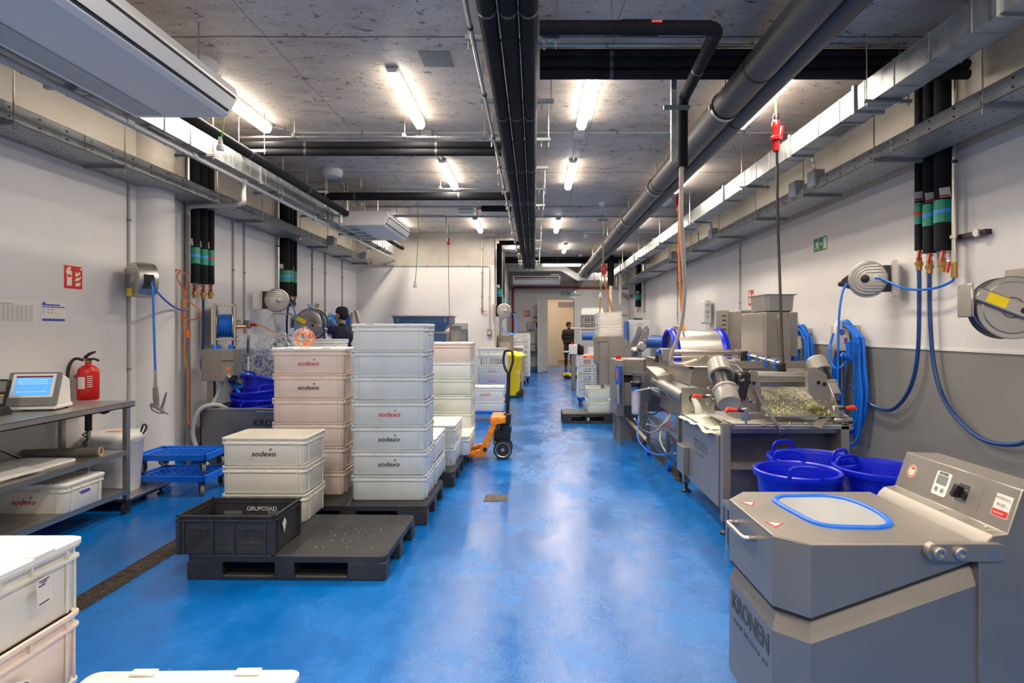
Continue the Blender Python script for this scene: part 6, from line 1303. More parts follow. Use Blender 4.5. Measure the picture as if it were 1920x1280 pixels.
# shredded lettuce over the trough
b = MB(); rnd = random.Random(11)
def shred(b, p, s=1):
    a = rnd.uniform(0, 6.28); l = rnd.uniform(.008, .024)*s; w_ = rnd.uniform(.0015, .0038)*s; u = Vector((math.cos(a), math.sin(a), rnd.uniform(-.2, .5))); v = Vector((-math.sin(a), math.cos(a), 0)); c = u*.5+Vector((0, 0, .4)); q = p+Vector((0, 0, .003))
    b.add([q-u*l-v*w_, q-u*l+v*w_, q+v*w_+Vector((0, 0, .004)), q-v*w_+Vector((0, 0, .004)), q+u*l+v*w_, q+u*l-v*w_], [(0, 1, 2, 3), (3, 2, 4, 5)])
for k in range(900):
    u = rnd.random(); v = rnd.random()**.42
    if mn.noise(Vector((u*3, v*3, 5))) < -.12 and rnd.random() < .8: continue
    y = 5.3-.86*v; z = 1.04-.178*(5.35-y)/.93; shred(b, Vector((XA+.02+(XB-XA)*u, y, z+rnd.uniform(0, .008))))
for k in range(160): shred(b, Vector((rnd.gauss(2.12, .045), rnd.gauss(4.56, .04), .90+abs(rnd.gauss(0, .022)))), 1.1)
for k in range(120): shred(b, Vector((rnd.uniform(1.8, 2.3), rnd.uniform(4.4, 4.52), .81)))
for k in range(60): shred(b, Vector((rnd.uniform(1.36, 1.72), rnd.uniform(4.6, 5.0), .75)), .8)
o = b.build('shredded_lettuce', M_LEAF, None, smooth=0); tag(o, 'pale green lettuce shreds strewn over the shaker trough and tray', 'lettuce', None, 'stuff')
b = MB()
for k in range(110): shred(b, Vector((rnd.gauss(1.33, .13), rnd.gauss(8.7, .35), .002)), .9)
for k in range(34): shred(b, Vector((rnd.uniform(-.7, 1.2), rnd.uniform(2.6, 12), .002)), .45)
for k in range(30): shred(b, Vector((rnd.uniform(-1.4, -.95), rnd.uniform(3.7, 4.3), .151)), .4)
tag(b.build('food_scraps', M_LEAF, None, smooth=0), 'tiny pale food scraps scattered over the blue floor', 'scraps', None, 'stuff')

# ================================================================ drum washer behind
t = thing('drum_washer', 'washing tank with a big perforated drum between two blue rings', 'machine', (2, 7, 0)); DW = t
tk = [(1.55, 1.12), (1.53, .95), (1.60, .62), (2.45, .62), (2.55, 1.12)]
MB().loft([[Vector((x, y, z)) for x, z in tk] for y in (5.95, 8.35)]).build('tank', M_STEELP, t, smooth=0, bevel=.01)
b = MB(); b.box(1.52, 1.57, 5.93, 8.37, 1.11, 1.135); b.box(2.52, 2.57, 5.93, 8.37, 1.11, 1.135); b.box(1.52, 2.57, 5.93, 5.97, 1.11, 1.135); b.build('tank_rim', M_STEEL, t, smooth=0, bevel=.004)
AX = axis_mx((1.70, 7.6, 1.10), (1, 0, 0))
MB().lathe([(.385, .03), (.385, .60)], AX, 56, False).build('drum', M_DRUM, t)
MB().lathe([(.05, .04), (.38, .04)], AX, 56, False).build('drum_end', M_STEELD, t)
for z0, z1 in ((-.03, .06), (.57, .66)): MB().lathe([(.375, z0), (.40, z0), (.412, z0+.02), (.412, z1-.02), (.40, z1), (.375, z1), (.375, z0)], AX, 56, False).build('blue_drum_ring', M_BASKET, t)
for a in (60, 110, 150): MB().cyl(AX @ Vector((.34*math.cos(R(a)), .34*math.sin(R(a)), .03)), AX @ Vector((.34*math.cos(R(a)), .34*math.sin(R(a)), .01)), .012, 8).build('screw', M_CHROME, t)
MB().tube([(1.46, 7.0, 1.235), (2.42, 7.0, 1.235)], .030, 14).build('spray_bar', M_PIPE, t); MB().tube([(1.5, 6.96, 1.18), (2.3, 6.96, 1.18)], .012, 8).build('lower_spray_bar', M_PIPE, t)
for x in (1.56, 2.36): MB().cyl((x, 7.0, 1.12), (x, 7.0, 1.235), .02, 10).build('bar_post', M_PIPE, t); MB().cyl((x-.03, 7, 1.235), (x+.03, 7, 1.235), .038, 12).build('bar_clamp', M_STEEL, t)
MB().box(1.46, 1.60, 6.92, 7.08, 1.13, 1.28).build('valve_block', M_STEELD, t, bevel=.01); MB().ball((1.43, 6.98, 1.24), .028, 12, 8).build('blue_knob', M_BLUE, t); MB().cyl((1.42, 6.98, 1.12), (1.42, 6.98, 1.2), .022, 10).build('black_valve', M_BLACK, t)
MB().loft([[Vector((x, y, z)) for x, z in ((1.62, 1.135), (1.78, 1.135), (1.78, 1.235), (1.745, 1.235))] for y in (6.18, 6.20)]).build('hose_bracket', M_STEELP, t, smooth=0)
MB().box(1.40, 1.76, 6.16, 6.26, 1.12, 1.145).build('rim_shelf', M_STEEL, t, smooth=0)
MB().tube([(1.40, 5.62, .87), (1.41, 6.95, .90)], .052, 20).build('side_pipe', M_STEEL, t); MB().cyl((1.41, 6.93, .90), (1.41, 6.98, .90), .06, 20).build('pipe_flange', M_STEEL, t)
MB().loft([[Vector((1.40, 6.70, .78)), Vector((1.66, 6.70, .78)), Vector((1.66, 6.70, 1.03)), Vector((1.36, 6.70, .98))], [Vector((1.40, 7.35, .78)), Vector((1.66, 7.35, .78)), Vector((1.66, 7.35, 1.05)), Vector((1.36, 7.35, 1.05))]]).build('catch_box', M_STEELP, t, smooth=0, bevel=.006)
MB().loft([[Vector((1.43, y, .62)), Vector((1.60, y, .62)), Vector((1.55, y, .95)), Vector((1.48, y, .88))] for y in (5.7, 6.9)]).build('hull_skirt', M_STEELD, t, smooth=0)
for x in (1.45, 2.5):
    for y in (6.0, 7.85): MB().box(x-.025, x+.025, y-.025, y+.025, .10, .64).build('leg', M_STEELP, t, smooth=0); MB().lathe([(.05, 0), (.05, .012), (.014, .03), (.014, .10)], Matrix.Translation((x, y, 0)), 16).build('adjustable_foot', M_BLACK, t)
for z in (.42,): MB().box(1.43, 2.52, 5.98, 6.02, z-.05, z+.03).build('cross_rail', M_STEELD, t, smooth=0); MB().box(1.43, 1.47, 6.0, 7.85, z-.03, z+.02).build('side_rail', M_STEEL, t, smooth=0)
for x, y in ((1.42, 6.4), (1.36, 7.2)): MB().cyl((x-.02, y, .06), (x+.02, y, .06), .06, 18).build('caster', M_BLUE, t); MB().box(x-.02, x+.02, y-.02, y+.02, .06, .42).build('caster_post', M_STEELD, t)
MB().tube([(1.16, 9.3, .42), (1.36, 7.3, .16)], .022, 10).build('floor_pipe', M_CREAM, t)
for k, (m_, pts) in enumerate(((M_GREYPVC, [(1190, 733), (1230, 728), (1255, 745), (1258, 778), (1235, 800), (1213, 795)]), (M_GREYPVC, [(1215, 726), (1248, 745), (1252, 780), (1228, 809), (1205, 806), (1190, 785)]), (MATS['cream_hose'], [(1240, 806), (1238, 825), (1250, 848), (1268, 850)]), (M_BLUEH, [(1198, 780), (1196, 820), (1215, 845), (1240, 853), (1262, 848)]), (M_BLACK, [(1200, 772), (1215, 776), (1228, 775), (1240, 765)]), (M_INKR, [(1236, 728), (1250, 770), (1253, 800), (1264, 830)]))):
    MB().tube(bez([at(x, y, 6.9-.18*i) if k != 3 else at(x, y, 6.9-.22*i) for i, (x, y) in enumerate(pts)]), .009, 8).build('loose_tube', m_, t)
# filter cartridge
MB().box(1.20, 1.42, 7.30, 7.33, .62, .98).build('filter_plate', M_STEELD, t, smooth=0)
MB().lathe([(.055, .80), (.06, .84), (.075, .85), (.075, .87), (.05, .885)], Matrix.Translation((1.21, 7.18, 0)), 24).build('filter_head', M_BLACK, t); MB().lathe([(.0, .48), (.04, .485), (.052, .50), (.056, .80)], Matrix.Translation((1.21, 7.18, 0)), 24).build('clear_bowl', M_CLEAR, t); MB().cyl((1.21, 7.18, .52), (1.21, 7.18, .78), .036, 16).build('filter_element', M_PAPER, t); MB().lathe([(.0565, .765), (.0565, .81)], Matrix.Translation((1.21, 7.18, 0)), 24).build('blue_collar', M_BLUEW, t)
b = MB(); b.box(1.16, 1.26, 7.12, 7.13, .93, .945); b.box(1.16, 1.17, 7.12, 7.13, .885, .94); b.box(1.25, 1.26, 7.12, 7.13, .885, .94); b.build('filter_bracket', M_BLACK, t, smooth=0)
# pump cabinet at the aisle side
t = thing('control_cabinet', 'steel pump cabinet with a blue cylinder and red knob by the aisle', 'cabinet', (1.2, 8, 0))
MB().box(1.06, 1.15, 7.75, 8.45, .38, 1.10).build('side_column', M_STEELP, t, smooth=0, bevel=.004)
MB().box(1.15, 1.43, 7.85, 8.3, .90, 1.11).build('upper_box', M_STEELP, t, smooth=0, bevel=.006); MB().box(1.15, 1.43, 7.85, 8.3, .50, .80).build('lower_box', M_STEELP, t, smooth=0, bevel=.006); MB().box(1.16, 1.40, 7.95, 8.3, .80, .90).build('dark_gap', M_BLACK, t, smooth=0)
MB().cyl((1.075, 7.68, .80), (1.075, 7.68, 1.03), .045, 22).build('blue_cylinder', M_BLUEW, t); MB().box(1.04, 1.055, 7.63, 7.645, .86, 1.0).build('orange_label', M_ORANGE, t); MB().cyl((1.075, 7.68, .55), (1.075, 7.68, .80), .045, 22).build('steel_cylinder', M_CHROME, t)
MB().cyl((1.13, 8.1, 1.10), (1.13, 8.1, 1.15), .035, 16).build('red_knob', M_RED, t)
for x in (1.10, 1.40): MB().box(x-.02, x+.02, 7.85, 7.89, .0, .5).build('leg', M_STEELP, t, smooth=0)
MB().box(1.08, 1.42, 8.26, 8.30, 0, .5).build('rear_leg', M_STEELP, t, smooth=0)
# elevator head with blue roller behind the drum
t = thing('conveyor_head', 'dark slanted conveyor head with a blue roller behind the drum washer', 'conveyor', (1.6, 8.9, 0))
pp = [(1.37, 1.05), (1.56, 1.42), (1.60, 1.545), (1.64, 1.55), (1.67, 1.50), (1.66, 1.40), (1.50, 1.05)]
for y in (8.75, 9.3): MB().loft([[Vector((x, yy, z)) for x, z in pp] for yy in (y, y+.02)]).build('side_plate', M_STEELD, t, smooth=0, bevel=.003)
MB().cyl((1.64, 8.9, 1.31), (1.98, 8.9, 1.31), .085, 24).build('blue_roller', M_BLUEW, t)
b = MB(); b.cbox((1.55, 8.72, 1.25), (.12, .06, .12), (0, .6, 0)); b.build('gear_motor', M_PIPE, t, bevel=.015); MB().ball((1.45, 8.7, 1.19), .06, 14, 10).build('motor_end', M_PIPE, t)
for z in (1.25, 1.35, 1.47): MB().cyl((1.60+.1*(z-1.35), 8.75, z), (1.60+.1*(z-1.35), 8.74, z), .012, 8).build('bolt', M_CHROME, t)
MB().box(1.40, 2.2, 8.8, 9.3, .3, 1.06).build('conveyor_frame', M_STEELD, t, smooth=0); 
for x in (1.45, 2.15): MB().box(x-.02, x+.02, 9.0, 9.04, 0, .3).build('leg', M_STEELP, t)
# cabinets over the washers
def post_cab(name, lab, x0, x1, y0, y1, z0, z1, posts):
    t = thing(name, lab, 'cabinet', ((x0+x1)/2, (y0+y1)/2, z0)); MB().box(x0, x1, y0, y1, z0, z1).build('housing', M_STEELP, t, smooth=0, bevel=.008)
    for x, y in posts: MB().box(x-.02, x+.02, y-.02, y+.02, 0, z0).build('post', M_STEELP, t, smooth=0)
    return t
t = post_cab('control_cabinet', 'plain steel control cabinet with a food pan on its top', 2.30, 2.53, 5.99, 6.71, 1.225, 1.67, [(2.60, 6.2)])
MB().box(2.297, 2.30, 6.05, 6.65, 1.26, 1.64).build('door', M_STEELP, t, smooth=0, bevel=.002); MB().loft([[Vector((x, y, z)) for x, z in ((2.45, 1.12), (2.52, 1.12), (2.52, 1.60), (2.42, 1.66), (2.40, 1.60))] for y in (5.93, 5.985)]).build('slanted_cover', M_STEELP, t, smooth=0)
MB().box(2.53, 2.62, 5.99, 6.5, 1.225, 1.67).build('rear_section', M_STEELP, t, smooth=0, bevel=.006); MB().cyl((2.35, 6.1, 1.17), (2.35, 6.1, 1.225), .03, 12).build('red_stop_button', M_RED, t)
for k in range(4): MB().tube(bez([(2.32+.03*k, 6.3, 1.225), (2.30+.03*k, 6.2, 1.16), (2.22+.03*k, 6.1, 1.14), (2.15, 6.0, 1.13)]), .011, 8).build('grey_cable', M_GREYPVC, t)
t = post_cab('control_cabinet', 'steel control cabinet with four small vents behind the plain one', 2.62, 3.0, 7.66, 8.3, 1.18, 1.74, [(2.9, 8.0)])
MB().loft([[Vector((x, y, z)) for x, y in ((2.62, 8.12), (2.62, 8.3), (2.50, 8.3), (2.50, 8.15))] for z in (1.2, 1.755)]).build('angled_front', M_STEELP, t, smooth=0, bevel=.004)
for k in range(4): MB().cbox((2.56, 8.133, 1.50+.06*k), (.05, .004, .016), (0, 0, -.25)).build('vent_slot', M_BLACK, t)
t = thing('food_pan', 'deep steel food pan standing on top of the plain control cabinet', 'pan', (2.42, 6.2, 1.67))
MB().loft([[Vector((2.46+x, 6.25+y, z)) for x, y in rect_round(-w_, w_, -d_, d_, .03)] for w_, d_, z in ((.11, .19, 1.67), (.135, .22, 1.685), (.145, .235, 1.84), (.165, .26, 1.845), (.165, .26, 1.85), (.14, .23, 1.85), (.11, .19, 1.69))]).build('pan_body', M_STEEL, t)

# ================================================================ hanging cables on the exit sign side
th('power_cable', 'black power cable hanging from the red plug down to the machine', 'cable', [at(1457, 278, 5.25), at(1458, 400, 5.2), at(1462, 520, 5.15), at(1466, 640, 5.05), at(1469, 690, 4.95)], .012, M_BLACK)
t = thing('hanging_plug', 'red industrial plug and socket hanging from the ceiling by a green wire', 'plug', at(1455, 250, 5.25))
q = lambda y: at(1455, y, 5.25); A = axis_mx(q(285), (0, 0, 1)); k_ = 5.25/1130
MB().lathe([(.018, 0), (.028, .01), (.030, .10), (.045, .105), (.045, .13), (.032, .14), (.032, .20), (.036, .21), (.034, .26), (.02, .28)], A, 20).build('red_shell', M_RED, t); MB().lathe([(.022, .27), (.026, .30), (.02, .335)], A, 16).build('black_gland', M_BLACK, t); MB().cbox(q(250)+Vector((.045, 0, 0)), (.02, .04, .12), (0, .15, 0)).build('red_latch', M_RED, t)
tp = A @ Vector((0, 0, .335)); MB().tube([tp, (tp.x-.01, tp.y, CEIL)], .008, 6).build('green_wire', M_GREENW, t)
th('drain_hose', 'cream plastic hose hanging from the black drop pipe into the washer', 'hose', [at(1278, 312, 4.76), at(1277, 400, 4.9), at(1281, 480, 5.2), at(1284, 540, 5.5), at(1279, 600, 5.8), at(1268, 640, 6.0), at(1260, 660, 6.1), at(1258, 673, 6.15), at(1263, 682, 6.18), at(1276, 684, 6.2), at(1290, 680, 6.2), at(1306, 675, 6.22)], .0185, M_CREAM, 12)
th('orange_cable', 'orange cable hanging down behind the cream hose', 'cable', [at(1275, 380, 7.6), at(1273, 440, 7.6), at(1274, 520, 7.6), at(1279, 590, 7.6), at(1283, 620, 7.4)], .014, M_ORANGE)
t = thing('hanging_plug', 'red plug hanging just behind the cream hose', 'plug', at(1275, 385, 7.6)); MB().lathe([(.02, 0), (.035, .02), (.035, .10), (.05, .11), (.04, .2), (.03, .24)], axis_mx(at(1274, 400, 7.6), (0, 0, 1)), 16).build('red_shell', M_RED, t); MB().tube([at(1274, 365, 7.6), (at(1274, 365, 7.6).x, 7.6, CEIL)], .007, 6).build('wire', M_BLACK, t)
# ================================================================ left side behind the crates
t = thing('crate_dolly', 'x', 'dolly'); bpy.data.objects.remove(t)
dolly(-3.27, 5.62, 0, -1.5, 'lower blue plastic dolly of the pair stacked beside the column', h=.185, w=.66, d=.46)
dolly(-3.30, 5.66, .185, 1.0, 'upper blue plastic dolly of the pair stacked beside the column', h=.18, w=.66, d=.44)
hose('floor_cable', [(-3.4, 5.0, .0), (-3.3, 5.0, .0)], .001, M_BLACK) if False else None
t = thing('steel_tank', 'wide stainless tank with a rounded rim holding nested blue baskets', 'tank', (-3.2, 7, 0)); 
x0, x1, y0, y1, zt = -3.66, -2.55, 6.60, 7.35, .625
b = MB(); b.box(x0, x1, y0, y0+.01, .12, zt); b.box(x0, x0+.01, y0, y1, .12, zt); b.box(x1-.01, x1, y0, y1, .12, zt); b.box(x0, x1, y1-.01, y1, .12, zt); b.box(x0, x1, y0, y1, .12, .13); b.build('tank_shell', M_STEELD, t, smooth=0)
MB().tube([(x0, y0, zt), (x1-.25, y0, zt), (x1, y0, zt+.06), (x1, y1, zt+.06), (x0, y1, zt), (x0, y0, zt)], .014, 10).build('rolled_rim', M_STEEL, t); MB().box(x0+.05, x1-.05, y0+.05, y1-.05, 0, .12).build('plinth', M_STEELD, t, smooth=0)
MB().tube([(-3.02, 6.57, .60), (-2.8, 6.57, .60)], .012, 8).build('handle_bar', M_PIPE, t); text('logo', 'KRONEN', .10, M_INK, t, (-2.87, 6.597, .47), bold=.002)
for x in (x0+.08, x1-.1): pass
t = thing('control_box', 'steel control box on a post over the stainless tank', 'cabinet', (-3.5, 6.65, 0))
pl_ = [(-3.65, 6.60), (-3.41, 6.60), (-3.34, 6.68), (-3.34, 6.88), (-3.65, 6.88)]
MB().prism(pl_, .93, 1.275).build('housing', M_STEELP, t, smooth=0, bevel=.004); MB().box(-3.64, -3.57, 6.70, 6.76, 0, .93).build('post', M_STEEL, t, smooth=0)
MB().tube(bez([(-3.48, 6.72, .93), (-3.50, 6.68, .80), (-3.54, 6.66, .70), (-3.58, 6.62, .60)]), .022, 10).build('flexible_conduit', M_GREYPVC, t)
text('logo', 'KRONEN', .03, M_INK, t, (-3.372, 6.637, 1.15), rz=R(48)); MB().lathe([(.022, 0), (.022, .001)], axis_mx((-3.375, 6.638, 1.06), (.74, -.67, 0)), 18).build('round_sticker', M_ORANGE, t); MB().cyl((-3.375, 6.64, .985), (-3.34, 6.60, .985), .018, 12).build('switch', M_GREYPVC, t); MB().box(-3.35, -3.30, 6.62, 6.70, .94, .99).build('cable_plug', M_BLACK, t)
th('flexible_conduit', 'thick grey corrugated hose looping over the edge of the stainless tank', 'hose', [(-3.40, 6.70, .60), (-3.46, 6.62, .665), (-3.55, 6.56, .67), (-3.63, 6.53, .62), (-3.68, 6.52, .50), (-3.70, 6.53, .35), (-3.66, 6.54, .2), (-3.60, 6.52, .1), (-3.52, 6.5, .03)], .024, M_GREYPVC, 12)
for k, (z, tl, rz, lab) in enumerate(((.56, (3, -4), 10, 'lowest blue basket of the nest in the stainless tank'), (.64, (2, -3), 80, 'second blue basket of the nest in the stainless tank'), (.71, (-3, -4), 40, 'third blue basket of the nest in the stainless tank'), (.83, (4, 13), 75, 'tilted topmost blue basket of the nest in the stainless tank'))):
    basket((-3.18+.015*k, 6.97, z-.26), rz, lab, tl, r=.31, group='blue baskets nested in the stainless tank')
# wrapped blue machine
t = thing('wrapped_machine', 'blue bin machine wrapped in clear film against the extinguisher wall', 'machine', (-3.3, 8, 0))
MB().loft([[Vector((x, y, z)) for x, y in ((-3.83, 7.62), (-2.95, 7.62), (-2.95, 8.15), (-3.83, 8.15))] if z > 1 else [Vector((x, y, z)) for x, y in ((-3.75, 7.7), (-3.05, 7.7), (-3.05, 8.1), (-3.75, 8.1))] for z in (.55, 1.25)]).build('blue_hopper', M_BLUEW, t, smooth=0, bevel=.01)
for x in (-3.7, -3.1):
    for y in (7.74, 8.06): MB().box(x-.025, x+.025, y-.025, y+.025, 0, .56).build('leg', M_STEELP, t, smooth=0)
def lump(c, r, seed, n=26):
    vs = []; rr = 16
    for k in range(1, rr):
        ph = math.pi*k/rr
        for i in range(n):
            a = 2*math.pi*i/n; d = Vector((math.sin(ph)*math.cos(a), math.sin(ph)*math.sin(a), -math.cos(ph))); f = 1+.22*mn.noise(d*2.2+Vector((seed, 0, 0)))+.10*mn.noise(d*7+Vector((0, seed, 0))); vs.append(Vector(c)+Vector((d.x*r[0], d.y*r[1], d.z*r[2]))*f)
    return MB().loft([vs[k*n:(k+1)*n] for k in range(rr-1)])
lump((-3.62, 7.55, 1.28), (.17, .12, .17), 3).build('film_wrap', M_FILM, t, smooth=25); lump((-3.22, 7.58, 1.22), (.22, .14, .24), 8).build('film_wrap', M_FILM, t, smooth=25); lump((-3.45, 7.56, 1.02), (.36, .06, .28), 5).build('film_wrap', M_FILM, t, smooth=25)
MB().tube(bez([(-3.4, 7.75, 1.24), (-3.26, 7.72, 1.36), (-3.16, 7.72, 1.30), (-3.10, 7.72, 1.16)]), .03, 8).build('steel_arm', M_STEELD, t)
t = thing('long_brush', 'long handled brush with a dark blue grip leaning by the wrapped machine', 'brush', (-3.58, 7.45, .5)); MB().tube([(-3.54, 7.45, .14), (-3.56, 7.5, 1.18)], .013, 10).build('handle', M_WHITEP, t); MB().tube([(-3.56, 7.5, 1.18), (-3.565, 7.51, 1.42)], [.02, .018], 10).build('grip', mat('dark_blue_grip', (.01,.02,.12), .5), t); MB().cbox((-3.54, 7.45, .08), (.25, .06, .14)).build('brush_head', M_BLUE, t)
# coil in a bag on the peach stack
t = thing('cable_bag', 'coil of orange cable in a clear bag on the lid of the peach tinted stack', 'bag', (-1.93, 5.1, 1.345)); 
for k in range(4): MB().lathe([(.055+.004*k+.006*math.cos(a*math.pi/3), .006*math.sin(a*math.pi/3)) for a in range(7)], axis_mx((-1.99+.013*k, 5.12+.01*k, 1.42+.002*k), (.25*(k-1.5), -1, .1*k)), 24, False).build('cable_turn', M_ORANGE, t)
lump((-1.97, 5.12, 1.425), (.088, .06, .082), 2, 22).build('clear_bag', M_FILM, t, smooth=25)
# blue hopper before the rear wall
t = thing('hopper', 'blue sided steel hopper on legs before the rear wall', 'machine', (-2.1, 11, 0))
MB().loft([[Vector((x, y, z)) for x, y in pts] for z, pts in ((1.735, [(-2.58, 10.95), (-1.53, 10.95), (-1.53, 11.6), (-2.58, 11.6)]), (1.62, [(-2.56, 10.97), (-1.53, 10.97), (-1.53, 11.6), (-2.56, 11.6)]), (1.46, [(-2.50, 11.05), (-1.72, 11.05), (-1.72, 11.5), (-2.50, 11.5)]))]).build('hopper_body', M_NAVY, t, smooth=0, bevel=.004)
MB().box(-2.60, -1.50, 10.93, 11.62, 1.73, 1.75).build('rim', M_STEEL, t, smooth=0); MB().box(-2.45, -1.62, 11.1, 11.5, 1.18, 1.42).build('lower_chute', M_NAVY, t, smooth=0); MB().box(-2.45, -1.62, 11.08, 11.52, 1.42, 1.46).build('support_frame', M_STEEL, t, smooth=0)
for x in (-2.42, -1.66):
    for y in (11.12, 11.48): MB().box(x-.025, x+.025, y-.025, y+.025, 0, 1.2).build('leg', M_STEEL, t, smooth=0)
for x in (-2.48, -1.62): MB().box(x-.01, x+.01, 10.945, 10.965, 1.62, 1.70).build('strap', M_STEEL, t, smooth=0)
t = thing('annex_cabinet', 'grey cabinet seen through the small rear wall opening', 'cabinet', (-1.9, 14.5, 1)); MB().box(-2.15, -1.78, 14.3, 14.7, .02, 1.58).build('housing', M_STEELP, t); MB().cyl((-1.7, 14.6, 1.45), (-1.7, 14.55, 1.45), .04, 12).build('red_button', M_RED, t); MB().box(-1.78, -1.65, 14.5, 14.9, .02, 1.5).build('side_box', M_GREYP, t)
MB().box(-1.62, -1.4, 14.6, 15.0, .02, 1.42).build('blue_bin', M_BLUEW); tag(bpy.data.objects['blue_bin'], 'blue bin seen through the small rear wall opening', 'bin')
stack(-2.62, 7.35, 0, 0, [(N_, None, w_) for w_ in ('lowest crate', 'second crate', 'third crate', 'fourth crate', 'fifth crate', 'sixth crate', 'topmost greyish crate')], 'of the stack in front of the man with the cap', 'crates in front of the man with the cap', lid=False)

# ================================================================ pallet truck
t = thing('pallet_truck', 'orange hand pallet truck with a black handle beside the six-high crate stack', 'pallet truck', (-.45, 7.05, 0))
for y in (6.87, 7.23):
    pf = [(-1.62, .055), (-1.60, .085), (-.66, .105), (-.66, .06), (-1.0, .055)]
    MB().loft([[Vector((x, y+s*.08, z)) for x, z in pf] for s in (-1, 1)]).build('fork', M_TRUCK, t, smooth=0, bevel=.004)
    pk = [(-.70, .055), (-.70, .11), (-.62, .13), (-.47, .47), (-.34, .50), (-.34, .44), (-.43, .42), (-.56, .055)]
    MB().loft([[Vector((x, y+s*.05, z)) for x, z in pk] for s in (-1, 1)]).build('fork_yoke', M_TRUCK, t, smooth=0, bevel=.004)
    MB().cyl((-1.5, y-.04, .04), (-1.5, y+.04, .04), .04, 14).build('load_roller', M_BLACKR, t)
MB().box(-.50, -.33, 6.83, 7.27, .43, .50).build('head_beam', M_TRUCK, t, smooth=0, bevel=.006); MB().cyl((-.56, 6.815, .14), (-.56, 6.82, .14), .025, 14).build('pivot_hole', M_BLACK, t)
for y in (6.96, 7.14): MB().cyl((-.365, y-.028, .112), (-.365, y+.028, .112), .108, 30).build('steering_wheel', M_BLACKR, t); MB().lathe([(.0, 0), (.02, 0), (.025, -.02), (.07, -.006), (.08, .004), (.088, .004)], axis_mx((-.365, y-.029, .112), (0, -1, 0)), 28, False).build('wheel_rim', M_PIPE, t)
MB().cyl((-.365, 7.05, .11), (-.365, 7.05, .44), .045, 16).build('pump_cylinder', M_BLACK, t); MB().cyl((-.45, 7.05, .15), (-.45, 7.05, .40), .035, 14).build('pump_piston', M_GREYP, t)
MB().box(-.47, -.28, 6.99, 7.11, .20, .33).build('pump_body', M_BLACK, t, bevel=.02, seg=2); MB().cyl((-.32, 6.96, .33), (-.32, 7.14, .33), .055, 18).build('handle_pivot', M_BLACK, t); MB().cbox((-.32, 7.05, .45), (.09, .09, .14), (0, .06, 0)).build('handle_root', M_BLACK, t, bevel=.015)
MB().tube([(-.32, 7.05, .46), (-.31, 7.04, .70), (-.30, 7.02, .98)], [.024, .023, .022], 12).build('handle_shaft', M_BLACK, t)
hp = bez([(-.30, 7.02, .97), (-.345, 7.03, 1.05), (-.36, 7.04, 1.15), (-.35, 7.04, 1.22), (-.335, 7.03, 1.245), (-.27, 6.99, 1.25), (-.255, 6.98, 1.22), (-.25, 6.98, 1.13), (-.275, 7.0, 1.04), (-.30, 7.02, .97)], 5)
MB().tube(hp, .0135, 10).build('handle_loop', M_BLACK, t); MB().tube(bez([(-.30, 7.005, 1.05), (-.305, 7.005, 1.12), (-.30, 7.0, 1.20)]), .008, 8).build('release_lever', M_GREYPVC, t)

# ================================================================ middle distance, left of the aisle
dolly(-.87, 12.6, 0, 0, 'blue dolly under the three red logo crates', h=.17)
GH = 'crates on the blue dolly by the yellow bin'
stack(-.87, 12.6, .155, 0, [(B_, 'red', 'lowest lilac crate with a red logo'), (B_, 'red', 'middle lilac crate with a red logo'), (N_, 'red', 'upper crate with a red logo')], 'on the blue dolly by the yellow bin', GH, lid=False)
slotted_crate(-.87, 12.6, .155+3*CH, 0, M_CRATE, 'white slotted crate on top of the three red logo crates', h=.20, front=[(.05, .55, .03, .14, 14, 2)])
slotted_crate(-.87, 12.6, .355+3*CH, 0, M_CRATE, 'second white slotted crate on top of the three red logo crates', h=.16, front=[(.05, .55, .03, .11, 14, 2)])
dolly(-.80, 10.0, .0, 0, 'blue dolly under the single red logo crate, behind the pallet truck', h=.17)
crate(-.80, 10.0, .155, 0, M_CRATE, 'plain crate under the single red logo crate behind the pallet truck'); crate(-.80, 10.0, .155+CH, 0, M_CRATE, 'single crate with a red logo behind the pallet truck', 'red', True)
t = thing('wheelie_bin', 'yellow bin lined with a yellow bag next to the inner wall corner', 'bin', (-.5, 13.1, 0))
MB().loft([[Vector((-.52+x, 13.3+y, z)) for x, y in rect_round(-w_, w_, -w_, w_, .05)] for w_, z in ((.18, .06), (.24, .85), (.26, .88), (.26, .92))]).build('bin_body', M_YEL, t)
lump((-.52, 13.3, .93), (.30, .28, .09), 4).build('yellow_bag', M_YEL, t, smooth=40)
for y in (13.12, 13.5): MB().cyl((-.32, y-.03, .08), (-.32, y+.03, .08), .08, 16).build('wheel', M_BLACKR, t)
text('mark', 'O', .12, M_WHITEM, t, (-.36, 13.06, .55)); MB().box(-.70, -.34, 13.5, 13.56, .7, .9).build('back_handle', M_YEL, t)
t = thing('steel_table', 'steel table with small machines along the inner wall', 'table', (-.55, 15, 0)); MB().box(-.86, -.24, 14.0, 16.6, .88, .92).build('table_top', M_STEEL, t, smooth=0); MB().box(-.84, -.26, 14.05, 16.55, .28, .31).build('lower_shelf', M_STEEL, t, smooth=0)
for x in (-.83, -.27):
    for y in (14.05, 16.5): MB().box(x-.02, x+.02, y-.02, y+.02, .1, .9).build('leg', M_STEEL, t, smooth=0); MB().cyl((x-.02, y, .055), (x+.02, y, .055), .055, 14).build('caster', M_BLACKR, t)
t = thing('slicer', 'small steel box machine on the table by the inner wall', 'machine', (-.6, 14.3, .92)); MB().box(-.86, -.50, 14.1, 14.6, .92, 1.36).build('housing', M_STEELP, t, bevel=.01); MB().box(-.80, -.56, 14.09, 14.1, 1.0, 1.2).build('front_panel', M_STEEL, t); MB().cyl((-.80, 14.09, 1.26), (-.80, 14.07, 1.26), .02, 10).build('knob', M_BLACK, t)
